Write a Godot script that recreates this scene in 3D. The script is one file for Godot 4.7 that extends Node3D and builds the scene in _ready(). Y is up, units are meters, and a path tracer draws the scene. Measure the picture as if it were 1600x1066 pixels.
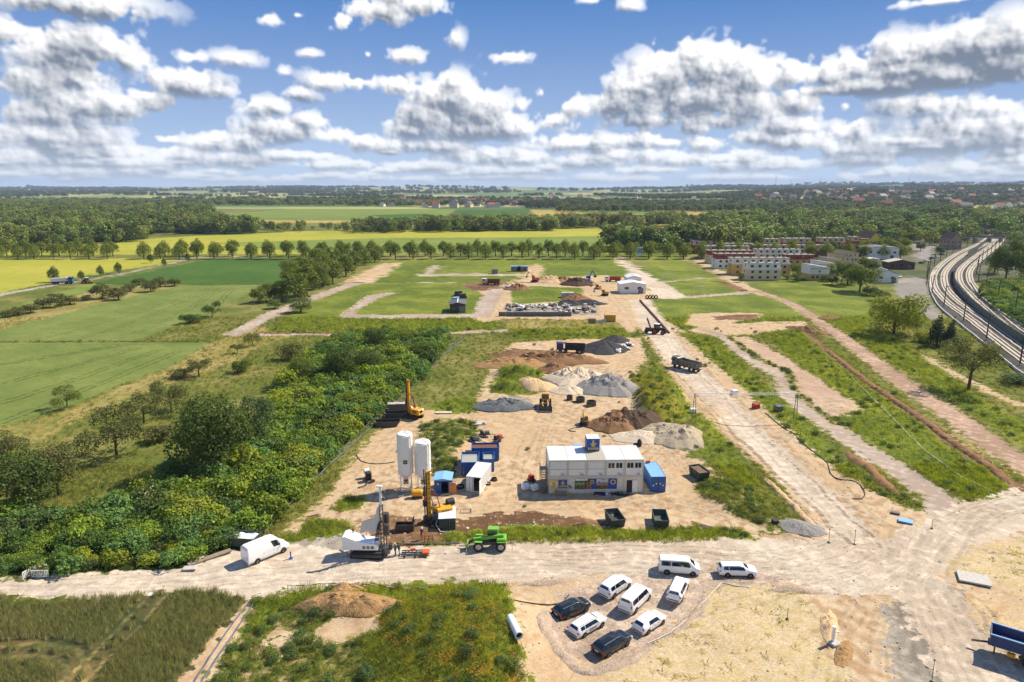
extends Node3D
# A building site on the edge of a town, seen from a drone 47.6 m up, looking north (-z).

const F := 1067.0
const EYE := 47.6
const PITCH := 0.22214
var rng := RandomNumberGenerator.new()
var M := {}
var names := {}

func _ready() -> void:
	rng.seed = 4711
	var cam := Camera3D.new()
	cam.name = "camera"
	cam.position = Vector3(0, EYE, 0)
	cam.rotation = Vector3(-PITCH, 0, 0)
	cam.fov = 53.08
	cam.far = 30000.0
	cam.near = 0.5
	add_child(cam)
	var env := Environment.new()
	env.background_mode = Environment.BG_SKY
	env.tonemap_mode = Environment.TONE_MAPPER_LINEAR
	env.tonemap_exposure = 1.58
	env.sdfgi_enabled = true
	env.ssao_enabled = true
	env.ssil_enabled = true
	env.fog_enabled = true
	env.fog_density = 0.00006
	env.fog_light_color = Color(0.78, 0.87, 1.0)
	var sky := Sky.new()
	var pano := PanoramaSkyMaterial.new()
	pano.panorama = make_sky()
	pano.energy_multiplier = 0.80
	sky.sky_material = pano
	env.sky = sky
	var we := WorldEnvironment.new()
	we.name = "world_environment"
	we.environment = env
	add_child(we)
	var sun := DirectionalLight3D.new()
	sun.name = "sun"
	sun.light_energy = 1.6
	sun.light_angular_distance = 0.55
	sun.light_color = Color(1.0, 0.955, 0.88)
	sun.shadow_enabled = true
	sun.look_at_from_position(Vector3(0.618, 0.719, -0.316) * 100.0, Vector3.ZERO)
	add_child(sun)
	stage("sky")
	make_materials()
	make_ground()
	stage("ground")
	make_vegetation()
	stage("vegetation")
	make_objects()
	stage("objects")

var t_last := 0
func stage(s: String) -> void:
	var t := Time.get_ticks_msec()
	print(s, " ", t - t_last, " ms")
	t_last = t

# ---- a point of the ground (or of the level h) from where it is seen in the photograph (1600 x 1066)
func at(u: float, v: float, h := 0.0) -> Vector3:
	var x := (u - 800.0) / F
	var y := -(v - 533.0) / F
	var yy := y * cos(PITCH) - sin(PITCH)
	var zz := -cos(PITCH) - y * sin(PITCH)
	var t := (h - EYE) / yy
	return Vector3(x * t, h, zz * t)

# the same, dropped on the uneven ground
func on(u: float, v: float) -> Vector3:
	var p := at(u, v)
	for k in 4:
		p = at(u, v, hgt(p.x, p.z))
	return p
func make_materials() -> void:
	M.bark = mat(srgb(84, 70, 56), 0.95)
	M.white = paint(srgb(232, 233, 232), 0.25)
	M.black = paint(srgb(16, 20, 27), 0.12)
	M.glass = mat(srgb(22, 28, 34), 0.06, 0.0, 0.7)
	M.tyre = mat(srgb(30, 29, 28), 0.9)
	M.rim = mat(srgb(176, 178, 180), 0.35, 0.7)
	M.dark = mat(srgb(34, 34, 35), 0.75)
	M.trim = mat(srgb(48, 49, 51), 0.6)
	M.red_lamp = mat(srgb(165, 22, 18), 0.2)
	M.clear_lamp = mat(srgb(205, 210, 215), 0.1, 0.2)
	M.plate = mat(srgb(225, 225, 220), 0.5)
	M.steel = worn(srgb(128, 130, 130), srgb(96, 94, 90), 0.45, 0.6)
	M.dark_steel = worn(srgb(62, 62, 62), srgb(88, 82, 74), 0.55, 0.4)
	M.chrome = mat(srgb(190, 192, 195), 0.2, 0.9)
	M.rust = worn(srgb(120, 72, 44), srgb(88, 62, 48), 0.9)
	M.yellow = worn(srgb(226, 162, 22), srgb(206, 146, 34), 0.4)
	M.yellow_dirty = worn(srgb(206, 158, 52), srgb(168, 134, 70), 0.6)
	M.orange = worn(srgb(206, 92, 36), srgb(180, 84, 44), 0.5)
	M.green = worn(srgb(98, 176, 44), srgb(112, 160, 62), 0.55, 0.0, 0.9, 0.05)
	M.skip_green = worn(srgb(52, 66, 56), srgb(74, 80, 70), 0.7)
	M.blue = worn(srgb(30, 84, 158), srgb(40, 92, 150), 0.5)
	M.light_blue = worn(srgb(104, 158, 206), srgb(124, 168, 206), 0.6)
	M.navy = worn(srgb(30, 52, 104), srgb(44, 64, 108), 0.45)
	M.red = worn(srgb(178, 38, 30), srgb(150, 44, 36), 0.5)
	M.cabin = worn(srgb(214, 210, 196), srgb(198, 193, 178), 0.6)
	M.cabin_white = worn(srgb(228, 228, 224), srgb(214, 213, 206), 0.5)
	M.roof_white = worn(srgb(222, 224, 226), srgb(186, 190, 192), 0.55, 0.0, 0.5, 0.03)
	M.roof_dirty = worn(srgb(188, 182, 168), srgb(150, 142, 126), 0.7, 0.0, 0.6, 0.04)
	M.silo = worn(srgb(238, 238, 234), srgb(224, 223, 216), 0.4)
	M.beige = worn(srgb(206, 200, 184), srgb(186, 180, 164), 0.7)
	M.wood = worn(srgb(176, 134, 88), srgb(150, 112, 74), 0.85)
	M.old_wood = worn(srgb(148, 134, 116), srgb(118, 104, 88), 0.9)
	M.orange_door = mat(srgb(204, 136, 78), 0.7)
	M.concrete = worn(srgb(188, 184, 176), srgb(164, 160, 152), 0.9)
	M.hose = mat(srgb(28, 28, 30), 0.6)
	M.rubber_mat = mat(srgb(46, 46, 48), 0.8)
	M.water = mat(srgb(150, 152, 140), 0.12)
	M.skin = mat(srgb(196, 146, 116), 0.6)
	M.jeans = mat(srgb(64, 86, 120), 0.85)
	M.hivis = mat(srgb(232, 104, 30), 0.7)
	M.dark_cloth = mat(srgb(36, 38, 48), 0.9)
	M.helmet = mat(srgb(232, 196, 40), 0.4)
	M.white_helmet = mat(srgb(228, 228, 224), 0.4)

func paint(c: Color, rough: float) -> StandardMaterial3D:
	var m := mat(c, rough + 0.15, 0.0, 0.5)
	m.clearcoat_enabled = true
	m.clearcoat = 0.7
	m.clearcoat_roughness = 0.05
	return m

func late_materials() -> void:
	M.window = mat(srgb(42, 44, 46), 0.08, 0.0, 0.6)
	M.board_yellow = mat(srgb(214, 180, 92), 0.7)
	M.board_blue = mat(srgb(24, 74, 146), 0.55)
	M.board_gold = mat(srgb(246, 196, 24), 0.55)
	M.soil = worn(srgb(126, 98, 72), srgb(96, 74, 56), 0.95, 0.0, 0.5, 0.05)
	# a printed banner: two pictures of machines in a landscape, two blue fields
	M.banner = mat(Color.WHITE, 0.6)
	M.banner.albedo_texture = print_tex(268, 72, func(im: Image):
		im.fill(srgb(150, 160, 168))
		var nb := FastNoiseLite.new()
		nb.seed = 12
		nb.frequency = 0.06
		for y in 72:
			for x in 268:
				var v := nb.get_noise_2d(x, y * 1.6)
				var c := srgb(58, 64, 52)
				if x < 80:
					c = srgb(232, 232, 228) if y < 12 else srgb(70, 72, 60) if y < 26 else srgb(92, 160, 70) if y < 44 and x < 62 else srgb(98, 66, 44)
				elif x < 104:
					c = srgb(150, 92, 60) if y > 30 else srgb(70, 60, 54)
				elif x < 136:
					c = srgb(24, 74, 146)
				elif x < 212:
					c = srgb(176, 186, 200) if y < 26 else srgb(150, 116, 92) if y < 48 else srgb(92, 72, 60)
				else:
					c = srgb(24, 74, 146)
				if x < 104 or (x > 136 and x < 212):
					c = c.lightened(v * 0.5) if v > 0 else c.darkened(-v * 0.8)
				im.set_pixel(x, y, c))
	M.sand_heap = heap_mat(srgb(204, 178, 142), srgb(184, 152, 112), 1)
	M.brown_heap = heap_mat(srgb(150, 116, 84), srgb(116, 88, 62), 2)
	M.dark_heap = heap_mat(srgb(98, 80, 64), srgb(74, 60, 50), 3)
	M.grey_heap = heap_mat(srgb(150, 146, 140), srgb(124, 120, 114), 4)
	M.black_heap = heap_mat(srgb(74, 74, 76), srgb(58, 57, 58), 5)
	M.pale_heap = heap_mat(srgb(206, 192, 170), srgb(186, 168, 142), 6)
	M.mud_heap = heap_mat(srgb(120, 122, 122), srgb(88, 90, 92), 7)
	M.scree_heap = heap_mat(srgb(178, 164, 142), srgb(150, 136, 112), 9)
	M.gravel_bank = heap_mat(srgb(186, 166, 144), srgb(140, 122, 106), 10)
	M.clod_heap = heap_mat(srgb(176, 142, 98), srgb(132, 102, 68), 8)
	M.yellow_wall = mat(srgb(222, 190, 70), 0.85)
	M.wood_brown = worn(srgb(112, 84, 62), srgb(92, 70, 54), 0.9)

func heap_mat(a: Color, b: Color, sd: int) -> StandardMaterial3D:
	var m := mat(Color.WHITE, 0.95, 0.0, 0.2)
	m.albedo_texture = grain_tex(0.035, a, b, 256, 6, sd * 13)
	m.uv1_triplanar = true
	m.uv1_scale = Vector3.ONE * 0.22
	m.heightmap_enabled = true
	m.heightmap_texture = grain_tex(0.08, Color.BLACK, Color.WHITE, 256, 5, sd * 13 + 5)
	m.heightmap_scale = 8.0
	return m
# ---------------------------------------------------------------- mesh building
class MB:
	var v := PackedVector3Array()
	var n := PackedVector3Array()
	var c := PackedColorArray()
	var uv := PackedVector2Array()
	var ix := PackedInt32Array()
	var col := Color.WHITE
	var use_col := false
	var use_uv := false

	func pt(p: Vector3, nn: Vector3, u := Vector2.ZERO) -> int:
		v.append(p)
		n.append(nn)
		c.append(col)
		uv.append(u)
		return v.size() - 1

	func tri(a: Vector3, b: Vector3, d: Vector3) -> void:
		var nn := (d - a).cross(b - a).normalized()
		var i := pt(a, nn)
		pt(b, nn)
		pt(d, nn)
		ix.append_array([i, i + 1, i + 2])

	# corners in order round the face, clockwise from outside
	func quad(a: Vector3, b: Vector3, d: Vector3, e: Vector3) -> void:
		var nn := (d - a).cross(b - a).normalized()
		if nn == Vector3.ZERO:
			nn = (e - a).cross(d - a).normalized()
		var i := pt(a, nn, Vector2(0, 0))
		pt(b, nn, Vector2(1, 0))
		pt(d, nn, Vector2(1, 1))
		pt(e, nn, Vector2(0, 1))
		ix.append_array([i, i + 1, i + 2, i, i + 2, i + 3])

	# a box; size s, middle m, optional basis; bev chamfers all edges
	func box(m: Vector3, s: Vector3, b := Basis(), bev := 0.0) -> MB:
		var h := s * 0.5
		if bev <= 0.0:
			for ax in 3:
				for sg in [-1.0, 1.0]:
					var nn := Vector3.ZERO
					nn[ax] = sg
					var u := Vector3.ZERO
					u[(ax + 1) % 3] = 1.0
					var w := nn.cross(u)
					var o := m + b * (nn * h)
					var uu := b * (u * h)
					var ww := b * (w * h)
					quad(o - uu - ww, o - uu + ww, o + uu + ww, o + uu - ww)
			return self
		bev = minf(bev, minf(h.x, minf(h.y, h.z)) * 0.9)
		var g := h - Vector3.ONE * bev
		for ax in 3:
			for sg in [-1.0, 1.0]:
				var nn := Vector3.ZERO
				nn[ax] = sg
				var u := Vector3.ZERO
				u[(ax + 1) % 3] = 1.0
				var w := nn.cross(u)
				var o := m + b * (nn * h)
				var uu := b * (u * g)
				var ww := b * (w * g)
				quad(o - uu - ww, o - uu + ww, o + uu + ww, o + uu - ww)
		for ax in 3:
			var a1 := (ax + 1) % 3
			var a2 := (ax + 2) % 3
			for s1 in [-1.0, 1.0]:
				for s2 in [-1.0, 1.0]:
					var p := Vector3.ZERO
					p[a1] = s1 * h[a1]
					p[a2] = s2 * g[a2]
					var q := Vector3.ZERO
					q[a1] = s1 * g[a1]
					q[a2] = s2 * h[a2]
					var e := Vector3.ZERO
					e[ax] = g[ax]
					var c4 := [m + b * (p - e), m + b * (p + e), m + b * (q + e), m + b * (q - e)]
					if s1 * s2 < 0:
						c4.reverse()
					quad(c4[0], c4[3], c4[2], c4[1])
		for sx in [-1.0, 1.0]:
			for sy in [-1.0, 1.0]:
				for sz in [-1.0, 1.0]:
					var p1 := m + b * Vector3(sx * h.x, sy * g.y, sz * g.z)
					var p2 := m + b * Vector3(sx * g.x, sy * h.y, sz * g.z)
					var p3 := m + b * Vector3(sx * g.x, sy * g.y, sz * h.z)
					if sx * sy * sz > 0:
						tri(p1, p3, p2)
					else:
						tri(p1, p2, p3)
		return self

	# a straight bar of rectangular section from a to b
	func bar(a: Vector3, b: Vector3, w: float, h := -1.0, bev := 0.0) -> MB:
		var d := b - a
		if d.length() < 0.0001:
			return self
		var y := d.normalized()
		var ref := Vector3.UP if absf(y.y) < 0.9 else Vector3.RIGHT
		var x := y.cross(ref).normalized()
		var z := x.cross(y)
		return box((a + b) * 0.5, Vector3(w, d.length(), h if h > 0 else w), Basis(x, y, z), bev)

	# a round bar, tapering from radius r to r2
	func tube(a: Vector3, b: Vector3, r: float, r2 := -1.0, k := 8, caps := true) -> MB:
		if r2 < 0:
			r2 = r
		var y := (b - a).normalized()
		var ref := Vector3.UP if absf(y.y) < 0.9 else Vector3.RIGHT
		var x := y.cross(ref).normalized()
		var z := x.cross(y)
		var s := v.size()
		for i in k + 1:
			var an := TAU * i / k
			var d := x * cos(an) + z * sin(an)
			pt(a + d * r, d)
			pt(b + d * r2, d)
		for i in k:
			var q := s + i * 2
			ix.append_array([q, q + 2, q + 1, q + 1, q + 2, q + 3])
		if caps:
			for e in 2:
				var o := a if e == 0 else b
				var rr := r if e == 0 else r2
				var nn := -y if e == 0 else y
				if rr < 0.001:
					continue
				var c0 := pt(o, nn)
				for i in k + 1:
					var an := TAU * i / k
					pt(o + (x * cos(an) + z * sin(an)) * rr, nn)
				for i in k:
					if e == 0:
						ix.append_array([c0, c0 + 2 + i, c0 + 1 + i])
					else:
						ix.append_array([c0, c0 + 1 + i, c0 + 2 + i])
		return self

	# a bent round bar through points
	func pipe(ps: Array, r: float, k := 6) -> MB:
		for i in ps.size() - 1:
			tube(ps[i], ps[i + 1], r, r, k, true)
		return self

	# profile (radius, height) turned about the axis through o along y
	func lathe(o: Vector3, prof: Array, k := 16, b := Basis()) -> MB:
		for j in prof.size() - 1:
			var p: Vector2 = prof[j]
			var q: Vector2 = prof[j + 1]
			var t := (q - p).normalized()
			var nn := Vector2(t.y, -t.x)
			var s := v.size()
			for i in k + 1:
				var an := TAU * i / k
				var d := Vector3(cos(an), 0, sin(an))
				var no := b * (d * nn.x + Vector3.UP * nn.y)
				pt(o + b * (d * p.x + Vector3.UP * p.y), no)
				pt(o + b * (d * q.x + Vector3.UP * q.y), no)
			for i in k:
				var w := s + i * 2
				ix.append_array([w, w + 2, w + 1, w + 1, w + 2, w + 3])
		return self

	# polygon in the plane (x right, y up) of basis b at o, pushed d along b.z to both sides
	func prism(o: Vector3, poly: PackedVector2Array, d: float, b := Basis()) -> MB:
		var t := Geometry2D.triangulate_polygon(poly)
		for sg in [-1.0, 1.0]:
			var s := v.size()
			var nn: Vector3 = b.z.normalized() * sg
			for p in poly:
				pt(o + b * Vector3(p.x, p.y, sg * d * 0.5), nn)
			for i in range(0, t.size(), 3):
				ix.append_array([s + t[i], s + t[i + 1], s + t[i + 2]])
		var cw := Geometry2D.is_polygon_clockwise(poly)
		for i in poly.size():
			var p := poly[i]
			var q := poly[(i + 1) % poly.size()]
			if cw:
				var sw := p
				p = q
				q = sw
			quad(o + b * Vector3(p.x, p.y, d * 0.5), o + b * Vector3(p.x, p.y, -d * 0.5), o + b * Vector3(q.x, q.y, -d * 0.5), o + b * Vector3(q.x, q.y, d * 0.5))
		return self

	# rings of equal length joined to a skin, smooth normals
	func loft(rings: Array, closed := true, cap := true) -> MB:
		var k: int = rings[0].size()
		var s := v.size()
		var cols := k + 1 if closed else k
		for r in rings.size():
			for i in cols:
				var p: Vector3 = rings[r][i % k]
				var pa: Vector3 = rings[r][(i + 1) % k] if closed or i < k - 1 else p
				var pb: Vector3 = rings[r][(i - 1 + k) % k] if closed or i > 0 else p
				var qa: Vector3 = rings[mini(r + 1, rings.size() - 1)][i % k]
				var qb: Vector3 = rings[maxi(r - 1, 0)][i % k]
				pt(p, (pa - pb).cross(qa - qb).normalized())
		for r in rings.size() - 1:
			for i in cols - 1:
				var a := s + r * cols + i
				ix.append_array([a, a + 1, a + cols, a + 1, a + cols + 1, a + cols])
		if cap:
			for r in [0, rings.size() - 1]:
				var m := Vector3.ZERO
				for p in rings[r]:
					m += p
				m /= k
				for i in (k if closed else k - 1):
					tri(m, rings[r][i], rings[r][(i + 1) % k])
		return self

	func mesh(mat: Material = null) -> ArrayMesh:
		for i in range(0, ix.size(), 3):        # front faces to the side of the normals
			var p := v[ix[i]]
			if (v[ix[i + 2]] - p).cross(v[ix[i + 1]] - p).dot(n[ix[i]] + n[ix[i + 1]] + n[ix[i + 2]]) < 0.0:
				var sw := ix[i + 1]
				ix[i + 1] = ix[i + 2]
				ix[i + 2] = sw
		var a := []
		a.resize(Mesh.ARRAY_MAX)
		a[Mesh.ARRAY_VERTEX] = v
		a[Mesh.ARRAY_NORMAL] = n
		if use_col:
			a[Mesh.ARRAY_COLOR] = c
		if use_uv:
			a[Mesh.ARRAY_TEX_UV] = uv
		a[Mesh.ARRAY_INDEX] = ix
		var m := ArrayMesh.new()
		m.add_surface_from_arrays(Mesh.PRIMITIVE_TRIANGLES, a)
		if mat:
			m.surface_set_material(0, mat)
		return m

# ---------------------------------------------------------------- objects
func numbered(s: String) -> String:
	if not names.has(s):
		names[s] = 0
		return s
	names[s] += 1
	return "%s_%03d" % [s, names[s]]

func thing(called: String, label: String, category: String, p := Vector3.ZERO, turn := 0.0, group := "") -> Node3D:
	var o := Node3D.new()
	o.name = numbered(called)
	o.position = p
	o.rotation.y = turn
	add_child(o)
	tag(o, label, category, group)
	return o

func tag(o: Node, label: String, category: String, group := "", kind := "") -> Node:
	if label:
		o.set_meta("label", label)
	if category:
		o.set_meta("category", category)
	if group:
		o.set_meta("group", group)
	if kind:
		o.set_meta("kind", kind)
	return o

func part(called: String, b: MB, m: Material, parent: Node) -> MeshInstance3D:
	var o := MeshInstance3D.new()
	o.name = called
	o.mesh = b.mesh(m)
	parent.add_child(o, true)
	return o

func share(called: String, mesh: Mesh, parent: Node, t := Transform3D()) -> MeshInstance3D:
	var o := MeshInstance3D.new()
	o.name = called
	o.mesh = mesh
	o.transform = t
	parent.add_child(o, true)
	return o

func solo(called: String, b: MB, m: Material, label: String, category: String, p := Vector3.ZERO, turn := 0.0, group := "") -> MeshInstance3D:
	var o := MeshInstance3D.new()
	o.name = numbered(called)
	o.mesh = b.mesh(m)
	o.position = p
	o.rotation.y = turn
	add_child(o)
	tag(o, label, category, group)
	return o

func copy(src: Node3D, p: Vector3, turn: float, label := "", group := "") -> Node3D:
	var c: Node3D = src.duplicate()
	var base := String(src.name)
	if base.length() > 4 and base[base.length() - 4] == "_" and base.right(3).is_valid_int():
		base = base.left(base.length() - 4)
	c.name = numbered(base)
	add_child(c)
	c.position = p
	c.rotation.y = turn
	if label:
		c.set_meta("label", label)
	if group:
		c.set_meta("group", group)
	return c

func stuff(called: String, mesh: Mesh, xs: Array, cols: Array, label: String, category: String, mat: Material = null, group := "") -> MultiMeshInstance3D:
	var mm := MultiMesh.new()
	mm.transform_format = MultiMesh.TRANSFORM_3D
	mm.use_colors = cols.size() > 0
	mm.mesh = mesh
	mm.instance_count = xs.size()
	for i in xs.size():
		mm.set_instance_transform(i, xs[i])
		if cols.size():
			mm.set_instance_color(i, cols[i])
	var o := MultiMeshInstance3D.new()
	o.name = numbered(called)
	o.multimesh = mm
	if mat:
		o.material_override = mat
	add_child(o)
	tag(o, label, category, group, "stuff")
	return o

# ---------------------------------------------------------------- materials
func srgb(r: float, g: float, b: float) -> Color:
	return Color(r / 255.0, g / 255.0, b / 255.0)

func mat(c: Color, rough := 0.8, metal := 0.0, spec := 0.5) -> StandardMaterial3D:
	var m := StandardMaterial3D.new()
	m.albedo_color = c
	m.roughness = rough
	m.metallic = metal
	m.metallic_specular = spec
	return m

func grain_tex(freq: float, lo: Color, hi: Color, size := 256, octaves := 4, sd := 1) -> NoiseTexture2D:
	var f := FastNoiseLite.new()
	f.seed = sd
	f.noise_type = FastNoiseLite.TYPE_SIMPLEX
	f.frequency = freq
	f.fractal_octaves = octaves
	var t := NoiseTexture2D.new()
	t.width = size
	t.height = size
	t.seamless = true
	t.noise = f
	var g := Gradient.new()
	g.set_color(0, lo)
	g.set_color(1, hi)
	t.color_ramp = g
	return t

# paint or metal with dirt: a mottled colour laid on in the object's own axes
func worn(c: Color, c2: Color, rough := 0.6, metal := 0.0, scale := 0.35, freq := 0.02) -> StandardMaterial3D:
	var m := mat(Color.WHITE, rough, metal)
	m.albedo_texture = grain_tex(freq, c, c2, 256, 5, int(c.r * 997.0 + c2.b * 577.0))
	m.uv1_triplanar = true
	m.uv1_scale = Vector3.ONE * scale
	return m
# ---------------------------------------------------------------- sky: air and clouds
# The clouds are puffs given by azimuth and height (degrees), the same kind all round the horizon.
var puffs := []      # [azimuth, height, half width, half height, weight, darkness of the base]
var sky_n1: PackedByteArray
var sky_n2: PackedByteArray

func puff_px(u: float, v: float, ru: float, rv: float, w := 1.0, dark := 0.5) -> void:
	var x := (u - 800.0) / F
	var y := -(v - 533.0) / F
	var d := Vector3(x, y * cos(PITCH) - sin(PITCH), -cos(PITCH) - y * sin(PITCH)).normalized()
	puffs.append([rad_to_deg(atan2(d.x, -d.z)), rad_to_deg(asin(d.y)), ru * 0.059, rv * 0.059, w, dark])

func make_sky() -> ImageTexture:
	# the big cumulus of the photograph, then more of the same all round
	for a in [
		# lower left group
		[120, 5, 100, 26, 1.0, .5], [60, -2, 80, 24, 1, .5], [170, 10, 45, 22, 1, .4], [15, 50, 30, 24, .8, .5],
		[95, 85, 70, 45, 1.0, .85], [150, 75, 60, 32, 1, .7], [55, 130, 55, 34, .9, .9], [205, 95, 40, 22, .7, .5], [110, 120, 60, 30, .8, .9],
		[300, 90, 34, 14, .6, .3], [365, 92, 42, 14, .65, .3], [285, 130, 62, 26, 1.0, .8], [235, 160, 50, 24, .9, .9], [335, 140, 36, 18, .7, .5],
		[130, 165, 80, 30, 1.0, .7], [60, 180, 70, 26, .9, .6], [190, 170, 50, 26, .9, .6], [80, 215, 110, 26, 1, .5], [170, 240, 80, 18, 1, .6], [30, 250, 60, 20, 1, .5],
		[420, 30, 22, 13, .55, .2], [465, 24, 14, 7, .5, .2], [590, 18, 62, 26, 1, .45], [650, 5, 50, 24, 1, .4], [535, 35, 30, 18, .8, .3], [625, -8, 60, 24, 1, .3],
		[483, 83, 22, 9, .55, .2], [635, 88, 36, 16, .7, .3], [712, 60, 16, 18, .5, .2], [797, 90, 36, 14, .75, .3], [574, 85, 8, 8, .4, .2], [443, 112, 12, 12, .45, .2],
		[510, 128, 44, 18, .8, .6], [470, 148, 30, 16, .7, .7], [560, 128, 40, 18, .75, .5], [620, 135, 42, 22, .85, .5], [415, 168, 50, 18, .9, .7], [400, 165, 30, 16, .8, .7],
		[430, 205, 70, 26, 1.0, .8], [480, 190, 34, 16, 1, .5], [330, 225, 60, 18, .9, .6], [520, 215, 50, 18, .9, .5], [600, 230, 70, 18, 1, .5], [360, 250, 90, 16, 1, .5], [250, 255, 80, 16, 1, .5],
		# middle
		[700, 155, 70, 38, 1.1, .6], [660, 185, 72, 32, 1.0, .7], [745, 175, 70, 40, 1.1, .7], [705, 130, 40, 22, .9, .4], [790, 200, 60, 26, 1, .6], [640, 205, 46, 20, .9, .8], [735, 205, 80, 24, 1, .8],
		[780, 245, 110, 18, 1, .6], [690, 230, 60, 14, .9, .7], [880, 225, 80, 20, 1, .6], [870, 190, 46, 26, .9, .5], [900, 170, 40, 26, .8, .4], [845, 145, 12, 12, .45, .2], [815, 165, 20, 16, .6, .4],
		# the big one on the right
		[1080, 85, 42, 26, 1, .3], [1050, 115, 75, 42, 1.2, .4], [1110, 110, 80, 45, 1.2, .4], [1170, 125, 80, 40, 1.1, .5], [1000, 135, 60, 36, 1.1, .45], [960, 165, 50, 28, 1, .6], [1080, 160, 110, 38, 1.2, .9], [1180, 165, 80, 34, 1.1, .8], [1240, 160, 60, 30, 1, .7],
		[1120, 190, 90, 22, 1.0, 1.0], [1010, 190, 70, 20, 1, .9], [1240, 120, 60, 30, 1.0, .5], [1290, 120, 50, 28, .95, .6], [1345, 100, 50, 28, 1.05, .6], [1400, 85, 60, 30, 1.1, .6], [1460, 80, 70, 30, 1.1, .8], [1530, 70, 60, 36, 1.1, .7], [1590, 60, 50, 40, 1.1, .7],
		[1370, 135, 90, 18, 1.1, 1.25], [1470, 120, 90, 22, 1.15, 1.25], [1570, 105, 70, 30, 1.1, 1.2], [1280, 140, 50, 16, 1, 1.1], [1410, 110, 70, 20, 1.1, 1.0],
		[1320, 165, 16, 14, .5, .3], [920, 0, 20, 8, .6, .3], [985, 8, 24, 12, .7, .3], [1412, 6, 12, 8, .5, .2], [1480, 0, 80, 6, .6, .7],
		[1180, 215, 60, 20, .9, .7], [1240, 220, 50, 24, 1, .6], [1330, 205, 36, 24, 1.05, .5], [1290, 225, 60, 24, 1, .7], [1370, 235, 70, 24, 1, .8], [1350, 250, 60, 18, 1, .9],
		[1440, 165, 80, 22, .75, .5], [1530, 170, 70, 24, .75, .6], [1500, 215, 100, 40, .95, 1.2], [1580, 215, 60, 44, .95, 1.2], [1430, 225, 40, 22, .9, 1.1], [1510, 262, 60, 14, .8, .4], [1590, 262, 40, 14, .8, .5],
		[1100, 225, 60, 18, .9, .6], [1000, 220, 70, 20, .95, .7], [1060, 250, 90, 16, 1, .5], [940, 250, 90, 16, 1, .5], [1200, 255, 80, 14, 1, .5], [520, 258, 90, 14, 1, .5], [120, 268, 100, 12, 1, .5], [660, 262, 90, 12, 1, .5], [1450, 268, 70, 12, .8, .5]]:
		puff_px(a[0], a[1], a[2], a[3], a[4], a[5])
	var r := RandomNumberGenerator.new()
	r.seed = 99
	for k in 460:                       # a band of small far cumulus low over the whole horizon
		var el := 0.5 + 4.6 * r.randf() * r.randf()
		puffs.append([r.randf_range(-180, 180), el, r.randf_range(1.0, 4.0), r.randf_range(0.35, 0.95) * (0.5 + el * 0.28), 1.15, r.randf_range(.3, .8)])
	for k in 150:                       # the same big cumulus outside the frame
		var az := r.randf_range(-180, 180)
		var el := 4.0 + 44.0 * r.randf() * r.randf()
		var w := r.randf_range(1.5, 5.5) * (0.6 + el * 0.05)
		if absf(az) < 40.0 + w and el < 16.0:
			continue
		for j in 4:
			puffs.append([az + r.randf_range(-1, 1) * w, el + r.randf_range(-.3, .6) * w * .5, w * r.randf_range(.5, 1.0), w * r.randf_range(.3, .6), 1.0, r.randf_range(.4, .9)])
	var f := FastNoiseLite.new()
	f.noise_type = FastNoiseLite.TYPE_SIMPLEX
	f.fractal_octaves = 5
	f.fractal_gain = 0.55
	f.frequency = 0.012
	f.seed = 5
	sky_n1 = f.get_seamless_image(512, 512).get_data()
	f.noise_type = FastNoiseLite.TYPE_CELLULAR
	f.cellular_return_type = FastNoiseLite.RETURN_DISTANCE
	f.cellular_distance_function = FastNoiseLite.DISTANCE_EUCLIDEAN
	f.fractal_octaves = 4
	f.fractal_gain = 0.5
	f.frequency = 0.03
	sky_n2 = f.get_seamless_image(512, 512).get_data()
	var img := sky_patch(512, 256, -180.0, 180.0, -90.0, 90.0)
	img.resize(4096, 2048, Image.INTERPOLATE_CUBIC)
	var a0 := -56.25
	var band := sky_patch(1280, 228, a0, -a0, -0.0390625, 20.0)
	img.blit_rect(band, Rect2i(0, 0, 1280, 228), Vector2i(2048 - 640, 1024 - 228))
	var turned := Image.create(4096, 2048, false, Image.FORMAT_RGB8)      # -z is at the picture's edge
	turned.blit_rect(img, Rect2i(2048, 0, 2048, 2048), Vector2i(0, 0))
	turned.blit_rect(img, Rect2i(0, 0, 2048, 2048), Vector2i(2048, 0))
	return ImageTexture.create_from_image(turned)

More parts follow.
